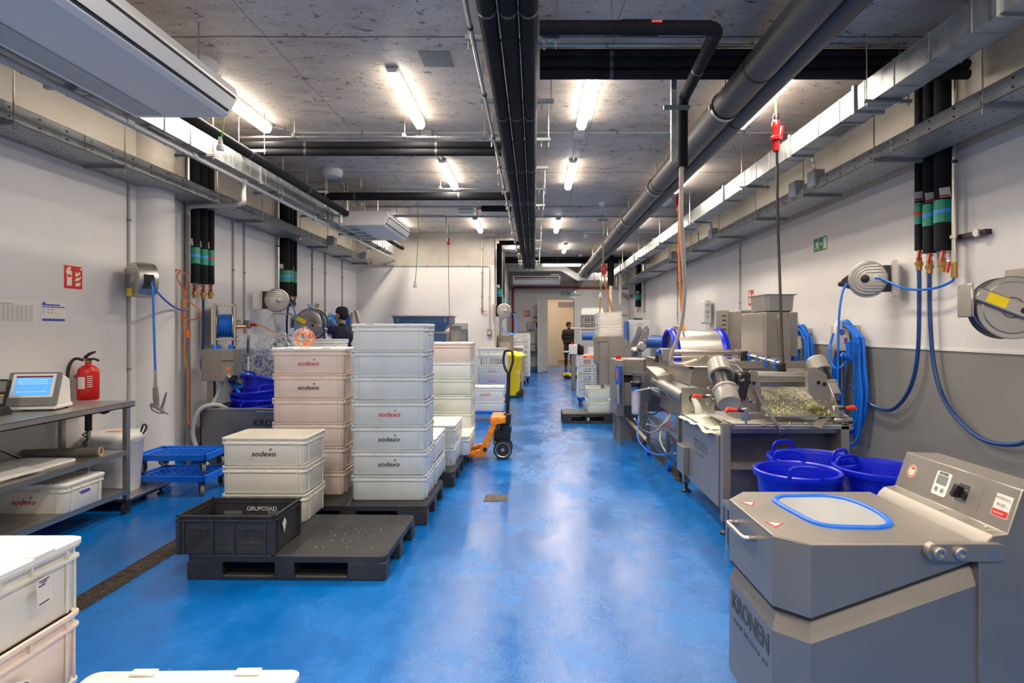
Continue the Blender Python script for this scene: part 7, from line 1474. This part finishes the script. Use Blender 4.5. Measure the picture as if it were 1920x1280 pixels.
t = thing('vacuum_packer', 'pale low machine with a clear lid on the inner wall table', 'machine', (-.42, 15.2, .92))
MB().box(-.62, -.26, 14.8, 15.5, .92, 1.08).build('housing', M_WHITEP, t, bevel=.01); MB().loft([[Vector((-.44+x, 15.15+y, z)) for x, y in rect_round(-w_, w_, -w_*1.7, w_*1.7, .04)] for w_, z in ((.17, 1.08), (.16, 1.2), (.10, 1.26))]).build('clear_lid', M_FILM, t); MB().box(-.60, -.28, 14.79, 14.80, .96, 1.03).build('key_strip', M_GREYP, t)
for k in range(2): crate(-.50, 15.3+.1*k, .31, 90, M_CRATEO if k else M_CRATE, 'crate on the lower shelf of the inner wall table, '+('behind' if k else 'in front'), group='crates under the inner wall table') if k == 0 else None
MB().box(-.72, -.32, 14.15, 14.6, .31, .62).build('green_tub', mat('dark_green_yellow', (.12,.14,.01), .5)); tag(bpy.data.objects['green_tub'], 'dark green tub on the lower shelf of the inner wall table', 'tub')
for k in range(8): slotted_crate(-.42, 17.2, .17+.152*k, 0, M_CRATE, ['lowest', 'second', 'third', 'fourth', 'fifth', 'sixth', 'seventh', 'topmost'][k]+' white slotted crate of the stack behind the inner wall table', h=.15, front=[(.05, .55, .03, .10, 12, 1)], group='white slotted crates behind the inner wall table')
dolly(-.42, 17.2, 0, 0, 'blue dolly under the slotted crate stack behind the inner wall table', h=.17)

# ================================================================ right of the aisle
pallet(.86, 9.93, 0, 'small charcoal plastic pallet out in the aisle, numbered on its leg', w=.82, d=.62)
text('number', '3', .07, M_PAPER, [o for o in COL.objects if o.name.startswith('plastic_pallet')][-1], (.86, 9.617, .06), bold=.002)
stack(1.06, 9.98, .15, 90, [(G_, None, 'lower greenish crate'), (G_, None, 'upper greenish crate')], 'of the pair on the small aisle pallet', 'crates on the small aisle pallet', lid=False)
dolly(1.10, 11.9, 0, 0, 'blue dolly under the white slotted crates in the aisle', w=.5, d=.4, h=.17)
for k in range(5):
    slotted_crate(1.10, 11.9, .17+.155*k, 0, M_CRATE, ['lowest', 'second', 'third', 'fourth', 'topmost red filled'][k]+' white slotted crate of the aisle stack with the orange bag', w=.5, d=.38, h=.153, front=[(.10, .24, .03, .115, 5, 2), (.28, .42, .03, .115, 5, 2)], group='white slotted crates of the aisle stack')
MB().box(.90, 1.30, 11.75, 12.05, .80, .92).build('red_content', M_SIGNR); tag(bpy.data.objects['red_content'], 'red produce filling the topmost slotted crate of the aisle stack', 'produce')
tag(lump((1.13, 11.9, .965), (.19, .16, .05), 6).build('orange_bag', mat('orange_bag_plastic', (.80,.16,.06), .35), None, smooth=40), 'crumpled orange and white bag on the slotted crates in the aisle', 'bag')
t = thing('intake_hopper', 'grey steel hopper with a sloping side carrying two tilted crates', 'machine', (1.35, 10.2, 0))
MB().loft([[Vector((x, y, z)) for x, z in ((1.05, 1.36), (1.46, 1.37), (1.76, 1.12), (1.76, .80), (1.55, .45), (1.30, .45), (1.05, .95))] for y in (9.85, 10.7)]).build('hopper_body', M_STEELP, t, smooth=0, bevel=.008); MB().box(1.035, 1.18, 9.80, 10.75, 1.30, 1.375).build('hopper_lip', M_STEELP, t, smooth=0)
MB().box(1.06, 1.20, 9.82, 9.88, .60, 1.3).build('front_panel', M_STEELP, t, smooth=0, bevel=.004)
for x in (1.12, 1.70):
    for y in (9.92, 10.6): MB().box(x-.025, x+.025, y-.025, y+.025, 0, .9).build('leg', M_STEELP, t, smooth=0)
ta = crate(1.26, 10.2, 1.385, 90, M_CRATEO, 'lower of two tilted ivory crates on the sloping steel hopper'); tb = crate(1.255, 10.2, 1.385+CH, 90, M_CRATEO, 'upper of two tilted ivory crates on the sloping steel hopper', None, False)
for o in (ta, tb): o.rotation_euler = (R(-3), 0, R(90))
for i, m_ in enumerate([N_]*8): crate(2.78, 16.1, .17+i*CH, 0, m_, ['lowest', 'second', 'third', 'fourth', 'fifth', 'sixth', 'seventh', 'topmost'][i]+' crate of the far stack with small red logos by the exit sign wall', 'red' if i > 4 else None, False, 'crates of the far stack by the exit sign wall')
dolly(2.78, 16.1, 0, 0, 'blue dolly under the far crate stack by the exit sign wall', h=.17)
MB().box(2.42, 2.46, 15.8, 16.3, .9, 1.72).build('narrow_board', M_BLUEW); tag(bpy.data.objects['narrow_board'], 'narrow blue board standing beside the far crate stack', 'board')
MB().box(2.40, 2.48, 15.8, 16.3, 0, .9).build('board_foot', M_GREYP, bpy.data.objects['narrow_board'])
# weighing and packing station far down
t = thing('packing_machine', 'pale packing machine with a blue roll under a grey slotted crate rack', 'machine', (1.6, 17, 0))
MB().box(1.35, 1.95, 16.4, 17.2, .0, .70).build('cabinet_base', M_WHITEM, t, bevel=.01); MB().box(1.30, 1.98, 16.3, 17.3, .70, .75).build('worktop', M_STEEL, t); MB().cyl((1.30, 16.4, 1.30), (1.95, 16.4, 1.30), .10, 22).build('blue_roll', M_BLUEW, t)
for x in (1.25, 1.97): MB().box(x-.02, x+.02, 16.38, 16.44, .0, 1.55).build('upright', M_GREYPVC, t, smooth=0)
MB().tube([(1.0, 16.4, 1.52), (1.97, 16.4, 1.52)], .02, 8).build('crossbar', M_GREYPVC, t); MB().lathe([(.02, 0), (.12, .03), (.14, .05), (.0, .05)], axis_mx((1.3, 16.0, .95), (.4, -.8, .5)), 22).build('steel_dish', M_STEEL, t); MB().tube([(1.3, 16.0, .95), (1.3, 16.2, .7)], .02, 8).build('dish_arm', M_BLACK, t)
for k in range(2): slotted_crate(1.62, 17.0, 1.46+.22*k, 0, M_GREYP, ('lower' if k == 0 else 'upper')+' grey slotted crate on the packing machine rack', h=.2, front=[(.06, .20, .04, .13, 2, 2), (.24, .38, .04, .13, 2, 2), (.42, .55, .04, .13, 2, 2)], group='grey slotted crates on the packing machine')
MB().box(1.30, 1.96, 16.75, 17.25, 1.43, 1.46).build('rack_shelf', M_GREYPVC, t)
slotted_crate(1.62, 17.0, 1.90, 0, M_CRATE, 'white slotted crate above the grey ones on the packing machine rack', h=.2, front=[(.06, .55, .04, .13, 9, 2)])
slotted_crate(1.55, 14.0, .90, 0, M_CRATE, 'white slotted tray between the hopper and the packing machine', h=.18, front=[(.1, .5, .05, .12, 5, 1)]); MB().box(1.28, 1.82, 13.8, 14.2, 0, .90).build('tray_stand', M_WHITEM); tag(bpy.data.objects['tray_stand'], 'pale stand under the white slotted tray beside the hopper', 'stand')
t = thing('label_printer', 'small column machine with a black disc and red button by the aisle', 'machine', (1.0, 15.0, 0))
MB().box(.92, 1.02, 14.9, 15.1, .0, .88).build('column', M_GREYP, t, bevel=.01); MB().box(.86, 1.06, 14.85, 15.1, .88, 1.12).build('head', M_WHITEP, t, bevel=.01); MB().cyl((1.10, 14.95, 1.0), (1.16, 14.98, 1.0), .14, 22).build('black_disc', M_BLACK, t); MB().box(.72, .90, 14.9, 14.95, .93, .96).build('arm', M_WHITEP, t); MB().cyl((.93, 14.9, 1.12), (.93, 14.9, 1.18), .03, 12).build('red_button', M_RED, t); MB().cyl((.95, 14.95, .05), (1.0, 14.95, .05), .05, 12).build('wheel', M_BLACKR, t)
t = thing('hazard_coil', 'coil of black and yellow striped tape lying on the floor in the aisle', 'tape', (1.1, 18.2, 0))
for k in range(10): a0 = k*36; MB().tube([(1.12+.2*math.cos(R(a)), 18.3+.2*math.sin(R(a)), .07+.05*(k % 2)) for a in range(a0, a0+37, 9)], .055, 8).build('stripe_segment', M_YEL if k % 2 else M_BLACK, t)

# ================================================================ far wall fittings
def wall_sign(name, lab, x0, x1, z0, z1, m, y=YF): return tag(MB().box(x0, x1, y-.02, y, z0, z1).build(name, m, smooth=0), lab, 'sign')
s = wall_sign('exit_sign', 'green emergency exit sign over the far door', .95, 1.27, 2.72, 2.87, M_SIGNG); text('lettering', 'SALIDA DE', .062, M_SIGNW, s, (1.11, YF-.022, 2.825), bold=.003, sx=.9); text('lettering', 'EMERGENCIA', .062, M_SIGNW, s, (1.11, YF-.022, 2.755), bold=.003, sx=.72)
t = thing('emergency_light', 'white emergency lamp next to the exit sign over the far door', 'light', (1.46, YF, 2.8)); MB().box(1.29, 1.63, YF-.07, YF, 2.72, 2.86).build('housing', M_WHITEP, t, bevel=.01); MB().box(1.31, 1.61, YF-.08, YF-.07, 2.74, 2.84).build('lens', M_WHITEM, t); MB().cyl((1.45, YF-.09, 2.83), (1.45, YF-.08, 2.83), .012, 8).build('status_led', M_LED, t)
run('conduit', 'thin conduit over the far door to the emergency lamp', 'conduit', [(1.45, YF-.02, 2.86), (1.45, YF-.02, 2.93), (3.1, YF-.02, 2.93)], .012, M_GREYPVC)
s = wall_sign('hose_sign', 'red fire hose sign on the far wall beside the open door', -.37, -.16, 1.95, 2.16, M_SIGNR); flat('hose_symbol', [rc(.03, .12, .09, .18), rc(.02, .05, .05, .11), rc(.06, .05, .09, .11), [(.12, .05), (.18, .05), (.18, .09), (.14, .09), (.14, .13), (.18, .13), (.18, .17), (.12, .17)]], M_SIGNW, s, (-.37, YF-.02, 1.95), '-Y', .001)
t = thing('switch_panel', 'white switch panel with a red button beside the far door', 'switch panel', (0, YF, 1.7)); MB().box(-.02, .14, YF-.10, YF, 1.5, 1.86).build('housing', M_WHITEP, t, bevel=.01); MB().cyl((.02, YF-.11, 1.76), (.02, YF-.10, 1.76), .03, 12).build('red_button', M_RED, t); MB().box(.05, .12, YF-.115, YF-.10, 1.56, 1.74).build('black_keys', M_BLACK, t); MB().box(-.04, .15, YF-.06, YF, 1.90, 1.94).build('top_rail', M_BLACK, t)
t = thing('soap_dispenser', 'pale dispenser box on the far wall over the sink', 'dispenser', (-.15, YF, 1.65)); MB().box(-.26, -.03, YF-.12, YF, 1.45, 1.76).build('housing', M_GREYPVC, t, bevel=.03, seg=2); MB().box(-.2, -.09, YF-.13, YF-.12, 1.47, 1.52).build('slot', M_GREYP, t)
t = thing('wash_basin', 'stainless wash basin unit with a splash board at the far wall', 'basin', (-.2, 21.2, 0)); MB().box(-.60, .05, YF-.03, YF, .95, 1.42).build('splash_board', M_STEELP, t, smooth=0); MB().box(-.55, .05, 21.0, YF-.03, .72, .97).build('basin', M_STEELP, t, smooth=0, bevel=.02); MB().cyl((-.25, 21.3, .97), (-.25, 21.3, 1.15), .015, 8).build('tap', M_CHROME, t); MB().box(-.33, -.17, 21.15, 21.35, 0, .72).build('pedestal', M_STEELP, t, smooth=0)
s = MB().box(-.27, .0, YF-.036, YF-.03, 1.02, 1.38).build('hygiene_notice', M_PAPER, None, smooth=0); tag(s, 'white hygiene notice with blue marks over the wash basin', 'notice'); flat('blue_marks', [rc(.03, .28, .07, .33), rc(.02, .22, .25, .225), rc(.02, .08, .25, .085)], M_LBLUE, s, (-.27, YF-.036, 1.02), '-Y', .001); flat('red_heading', [rc(.1, .30, .22, .315)], M_INKR, s, (-.27, YF-.036, 1.02), '-Y', .001)
t = thing('air_motor', 'grey fan motor under the cross duct corner', 'motor', (2.2, 19.0, 3.0)); MB().cyl((2.05, 18.9, 2.98), (2.45, 18.9, 2.98), .14, 18).build('motor_body', M_GREYPVC, t); MB().tube([(2.2, 18.9, 3.1), (2.2, 18.9, CEIL)], .01, 6).build('rod', M_PIPE, t)
run('hanging_pipe', 'cream pipe with a black insulated top hanging near the far corner', 'pipe', [(2.18, 17.2, 1.6), (2.18, 17.2, 3.5)], .045, M_CREAM); MB().cyl((2.18, 17.2, 2.75), (2.18, 17.2, CEIL), .09, 16).build('insulation', M_RUBBER, [o for o in COL.objects if o.name.startswith('hanging_pipe')][0])
run('hanging_pipe', 'pale vertical pipe beside the black insulated one near the far corner', 'pipe', [(2.48, 17.4, 2.2), (2.48, 17.4, CEIL)], .05, M_GREYPVC)
r_ = thing('steel_reel', 'framed steel hose reel under the far riser on the exit sign wall', 'hose reel', (3.2, 18.2, 1.8)); MB().cyl((3.0, 18.2, 1.62), (3.25, 18.2, 1.62), .22, 20).build('disc', M_STEELD, r_); MB().box(3.24, XR, 18.0, 18.4, 1.5, 1.75).build('mount', M_PIPE, r_); MB().cyl((3.02, 18.1, 1.6), (3.2, 18.1, 1.6), .16, 18).build('wound_hose', M_BLUEH, r_)

# ================================================================ hanging wires on the left and over the aisle
def wire(pxs, D, lab, m, r=.006, name='hanging_wire'): return th(name, lab, 'wire', [at(x, y, D) for x, y in pxs], r, m, 6)
def connector(px, py, D, m, lab, h=.09):
    c = at(px, py, D); t = thing('wire_connector', lab, 'connector', c); MB().lathe([(.012, .05), (.018, .02), (.022, -.02), (.03, -.025), (.03, -.06), (.0, -.06)], Matrix.Translation(c), 14).build('shell', m, t); return t
w0 = wire([(417, 203), (419, 225), (417, 250), (414, 264)], 5.0, 'green wire hanging from the ceiling beside the nearer air conditioner', M_GREENW); connector(413, 268, 5.0, M_WHITEP, 'white connector on the green wire beside the nearer air conditioner')
c = at(416, 205, 5.0); MB().tube(bez([(c.x-.03, 5.0, CEIL), (c.x-.02, 5.0, CEIL-.12), (c.x, 5.0, c.z)]), .018, 10).build('cable_sleeve', M_WHITEP); tag(bpy.data.objects['cable_sleeve'], 'short white sleeve on the ceiling end of the green wire', 'sleeve')
run('conduit', 'steel conduit bending down to the green wire of the farther air conditioner', 'conduit', [(-3.3, 8.6, 3.584), (-2.72, 8.6, 3.584), (-2.72, 8.6, 3.42)], .016, M_GREYPVC)
wire([(647, 368), (645, 385), (641, 403)], 8.55, 'green wire hanging over the corner of the farther air conditioner', M_GREENW, .008); connector(639, 410, 8.5, M_WHITEP, 'white connector at the corner of the farther air conditioner')
wire([(783, 372), (784, 430), (782, 480), (779, 528)], 9.7, 'long green wire hanging free before the rear wall', M_GREENW); connector(778, 532, 9.7, M_WHITEP, 'white connector on the long green wire before the rear wall'); MB().tube([at(783, 374, 9.7), (at(783, 374, 9.7).x, 9.7, CEIL)], .008, 6).build('wire_stub', M_PIPE); tag(bpy.data.objects['wire_stub'], 'steel stub holding the long green wire at the ceiling', 'stub')
run('conduit', 'conduit bending down before the rear wall to an orange wire', 'conduit', [(-3.0, 10.6, 3.5), (-1.55, 10.6, 3.5), (-1.55, 10.6, 3.15)], .014, M_GREYPVC)
for x in (-2.8, -2.2): MB().tube([(x, 10.6, 3.5), (x, 10.6, CEIL)], .006, 6).build('conduit_hanger', M_PIPE); tag(COL.objects[-1], 'short rod holding the conduit before the rear wall, '+('wall side' if x < -2.5 else 'aisle side'), 'rod')
connector(841, 452, 10.6, M_RED, 'red connector on the orange wire before the rear wall'); wire([(841, 455), (841, 520), (842, 560), (843, 600), (845, 640)], 10.6, 'orange wire hanging before the rear wall', M_ORANGE)
wire([(841, 420), (841, 450)], 10.6, 'short green piece of wire above the red connector before the rear wall', M_GREENW)
wire([(1132, 420), (1131, 480), (1128, 520), (1126, 550)], 11.5, 'long green wire hanging over the aisle', M_GREENW, .010); connector(1126, 552, 11.5, M_WHITEP, 'white connector on the long green wire over the aisle'); wire([(1126, 557), (1124, 590), (1119, 630), (1115, 652), (1120, 662)], 11.5, 'orange cable under the white connector over the aisle', M_ORANGE, .012)
c = at(1132, 420, 11.5); MB().tube(bez([(c.x+.08, 11.5, CEIL-.02), (c.x-.1, 11.5, CEIL-.03), (c.x-.02, 11.5, CEIL-.0), (c.x, 11.5, c.z)]), .016, 8).build('bent_conduit', M_PIPE); tag(bpy.data.objects['bent_conduit'], 'small bent conduit end over the aisle with the long green wire', 'conduit')
t = thing('hanging_plug', 'red plug hanging over the aisle on a thin wire', 'plug', at(1131, 505, 11.0)); A = axis_mx(at(1132, 515, 11.0), (0, 0, 1)); MB().lathe([(.02, 0), (.045, .03), (.05, .12), (.03, .2)], A, 14).build('red_shell', M_RED, t); MB().tube([A @ Vector((0, 0, .2)), (at(1131, 505, 11.0).x, 11.0, CEIL)], .006, 6).build('wire', M_GREYP, t)
wire([(1132, 514), (1138, 545), (1146, 575), (1152, 600)], 11.0, 'orange cable swinging from the red plug over the aisle to the tilted crates', M_ORANGE, .014)
th('hose_reel_hose', 'light blue hose looping from the far round reel over the aisle side', 'hose', [(-.50, 13.1, 1.88), (-.44, 13.1, 1.80), (-.40, 13.1, 1.6), (-.42, 13.1, 1.42), (-.52, 13.1, 1.38), (-.66, 13.1, 1.48), (-.70, 13.1, 1.55)], .016, MATS['light_blue_tape'])

# ================================================================ people
def fuse(prims, name, m, parent, vox=.012, smooth=3):
    """prims: ('c', p0, p1, r0, r1) tapered limbs and ('b', centre, radii, rot) ellipsoids, melted into one skin"""
    b = MB()
    for p in prims:
        if p[0] == 'c':
            a, c = Vector(p[1]), Vector(p[2]); n = 6; d = (c-a)
            pts = [a-d.normalized()*p[3]*.6]+[a+d*k/n for k in range(n+1)]+[c+d.normalized()*p[4]*.6]; rs = [p[3]*.6]+[p[3]+(p[4]-p[3])*k/n for k in range(n+1)]+[p[4]*.6]; b.tube(pts, rs, 14)
        else: b.ball(p[1], p[2], 20, 14, p[3] if len(p) > 3 else None)
    o = b.build(name, m, parent, smooth=0); rm = o.modifiers.new('r', 'REMESH'); rm.mode = 'VOXEL'; rm.voxel_size = vox; rm.use_smooth_shade = True
    s = o.modifiers.new('s', 'SMOOTH'); s.iterations = smooth; s.factor = .5; return o
def person(lab, loc, rz, h, arms, hair_cap, shirt, trousers, glove=None, emblem=None, head_turn=0, bulk=1.0):
    k = h/1.78; t = thing('person', lab, 'person', (0, 0, 0)); V = lambda x, y, z: Vector((x*k, y*k, z*k))    # faces -y
    hipL, hipR = V(-.095, 0, .93), V(.095, 0, .93)
    legs = []
    for s, fy in ((-1, -.03), (1, .07)):
        legs += [('c', V(s*.095, 0, .92), V(s*.11, fy*.6, .50), .088*k, .060*k), ('c', V(s*.11, fy*.6, .50), V(s*.115, fy, .10), .058*k, .040*k)]
    torso = [('b', V(0, 0, .98), (.165*k, .115*k, .13*k)), ('b', V(0, .005, 1.15), (.150*k, .105*k, .16*k)), ('b', V(0, .01, 1.33), (.175*k, .115*k, .15*k)), ('c', V(-.15, .01, 1.43), V(.15, .01, 1.43), .062*k, .062*k), ('c', V(0, .01, 1.42), V(0, 0, 1.53), .062*k, .050*k)]
    up, fore, hands = [], [], []
    for sh, el, wr, hd in arms:
        sh, el, wr, hd = V(*sh), V(*el), V(*wr), V(*hd); up.append(('c', sh, el, .052*k, .042*k)); fore.append(('c', el, wr, .040*k, .026*k)); hands.append((wr, hd))
    HM_ = Matrix.Translation(V(0, -.015, 1.66)) @ Matrix.Rotation(R(head_turn), 4, 'Z'); hp_ = lambda x, y, z: HM_ @ (Vector((x, y, z))*k); Hr = HM_.to_3x3().to_4x4()
    head = [('b', hp_(0, .015, .02), (.077*k, .095*k, .105*k), Hr), ('b', hp_(0, -.03, -.055), (.055*k, .062*k, .06*k), Hr), ('c', hp_(0, .02, -.16), hp_(0, .01, -.06), .052*k, .05*k), ('b', hp_(0, -.098, -.015), (.012*k, .020*k, .022*k), Hr), ('b', hp_(-.079, .015, -.01), (.010*k, .02*k, .03*k), Hr), ('b', hp_(.079, .015, -.01), (.010*k, .02*k, .03*k), Hr), ('b', hp_(0, -.088, -.06), (.024*k, .010*k, .012*k), Hr)]
    hand = []
    for wr, hd in hands:
        d = (hd-wr).normalized(); sd = d.cross(Vector((0, 1, 0)) if abs(d.y) < .8 else Vector((1, 0, 0))).normalized(); nn = d.cross(sd)
        hand.append([('c', wr-d*.02*k, wr+d*.03*k, .026*k, .026*k), ('b', wr+d*.06*k, (.036*k, .036*k, .036*k))]+[('c', wr+d*.08*k+sd*(.026-.0175*q)*k, wr+d*(.155+.012*(1-abs(q-1.3)))*k+sd*(.034-.023*q)*k+nn*.02*k, .0095*k, .0075*k) for q in range(4)]+[('c', wr+d*.03*k+sd*.03*k, wr+d*.085*k+sd*.062*k+nn*.015*k, .012*k, .009*k)])
    skin = torso+legs+up+fore+head+[p for hh in hand for p in hh]
    body = fuse([(p[0], p[1], p[2], *[r*.93 for r in p[3:]]) if p[0] == 'c' and p not in head else p for p in legs+up+fore]+[('b', p[1], tuple(r*.93 for r in p[2])) if p[0] == 'b' else ('c', p[1], p[2], p[3]*.9, p[4]*.9) for p in torso]+head+[p for hh in hand for p in hh], 'body', M_SKIN, t, .0085, 2)
    longs = shirt[1]
    fuse([('b', p[1], (p[2][0]*(1.04+(bulk-1)*1.3)+.004, p[2][1]*1.04*bulk+.004, p[2][2]*1.04+.004)) if p[0] == 'b' else ('c', p[1], p[2], p[3]*1.03, p[4]*1.08) for p in torso]+[('c', p[1], p[2], p[3]*1.12*bulk, p[4]*1.16*bulk) for p in up]+([('c', p[1], p[2], p[3]*1.16, p[4]*1.3) for p in fore] if longs else []), 'shirt', shirt[0], t, .012, 3)
    fuse([('b', V(0, 0, .95), (.168*k, .12*k, .11*k))]+[('c', p[1], p[2], p[3]*1.10*(bulk*.5+.5), p[4]*1.35*bulk) for p in legs], 'trousers', trousers, t, .012, 3)
    for s, fy in ((-1, -.03), (1, .07)): fuse([('c', V(s*.115, fy+.02, .045), V(s*.125, fy-.14, .035), .045*k, .036*k), ('c', V(s*.115, fy, .05), V(s*.115, fy, .12), .048*k, .045*k)], 'shoe', M_BLACK, t, .01, 2)
    fuse([('b', hp_(0, .028, .015), (.082*k, .094*k, .10*k), Hr)], 'hair', M_HAIR, t, .01, 2)
    b = MB(); prof = [(.0, .135), (.045, .13), (.078, .105), (.090, .07), (.093, .035), (.091, .03)]
    for_ = [[hp_(r*math.cos(a), .012+r*1.12*math.sin(a), z) for a in [2*math.pi*i/24 for i in range(24)]] for r, z in prof[1:]]
    b.loft(for_[::-1]); cap = b.build('cap', hair_cap[0], t)
    if hair_cap[1]:
        MB().loft([[hp_(x, y, z) for x, y, z in ((-.075, -.06, .045), (.075, -.06, .045), (.075, -.06, .035), (-.075, -.06, .035))], [hp_(x, y, z) for x, y, z in ((-.06, -.155, .035), (.06, -.155, .035), (.06, -.155, .028), (-.06, -.155, .028))]]).build('cap_peak', hair_cap[0], cap)
    for sx in (-.03, .03): MB().ball(hp_(sx, -.078, .012), .011*k, 10, 8).build('eye', M_WHITEM, t)
    for sx in (-.03, .03): MB().ball(hp_(sx, -.086, .012), .005*k, 8, 6).build('pupil', M_BLACK, t)
    if glove:
        for i, hh in enumerate(hand): fuse([(p[0], p[1], p[2], p[3]*1.15, p[4]*1.15) if p[0] == 'c' else (p[0], p[1], tuple(r*1.12 for r in p[2])) for p in hh], 'glove', glove, t, .006, 1)
    if emblem: MB().box(*emblem).build('back_emblem', M_INKR, t, smooth=0)
    t.location = loc; t.rotation_euler = (0, 0, R(rz)); return t
# man in the cap reaching up at the left wall: seen from behind and his side, faces the wall and a little away
pa = person('man with a dark blue cap and shirt, reaching up with blue gloves behind the crates', (-3.07, 9.62, 0), -122, 1.85,
       [((-.19, 0, 1.43), (-.24, -.24, 1.40), (-.20, -.42, 1.53), (-.2, -.5, 1.62)), ((.19, 0, 1.43), (.25, -.22, 1.50), (.22, -.42, 1.70), (.2, -.48, 1.80))],
       (M_NAVYC, False), (M_NAVYC, False), M_NAVYC, M_GLOVE, (-.03, .06, .118, .126, 1.36, 1.385), head_turn=6)
pb = person('man in a black cap and dark jacket standing in the lobby behind the open door', (1.385, 24.2, 0), 172, 1.79,
       [((-.19, 0, 1.43), (-.25, -.02, 1.16), (-.22, -.16, .98), (-.2, -.2, .9)), ((.19, 0, 1.43), (.25, -.02, 1.16), (.22, -.18, .98), (.2, -.22, .9))],
       (M_BLACKC, True), (M_BLACKC, True), M_NAVYC, None, None, head_turn=-70, bulk=1.22)
t = MB().box(-.0005, .0005, -.05, .05, -.035, .035).build('card', M_CREAM); t.location = at(594, 573, 9.55); t.rotation_euler = (.2, .3, 1.2); tag(t, 'cream card held up by the gloved hand of the man with the cap', 'card')
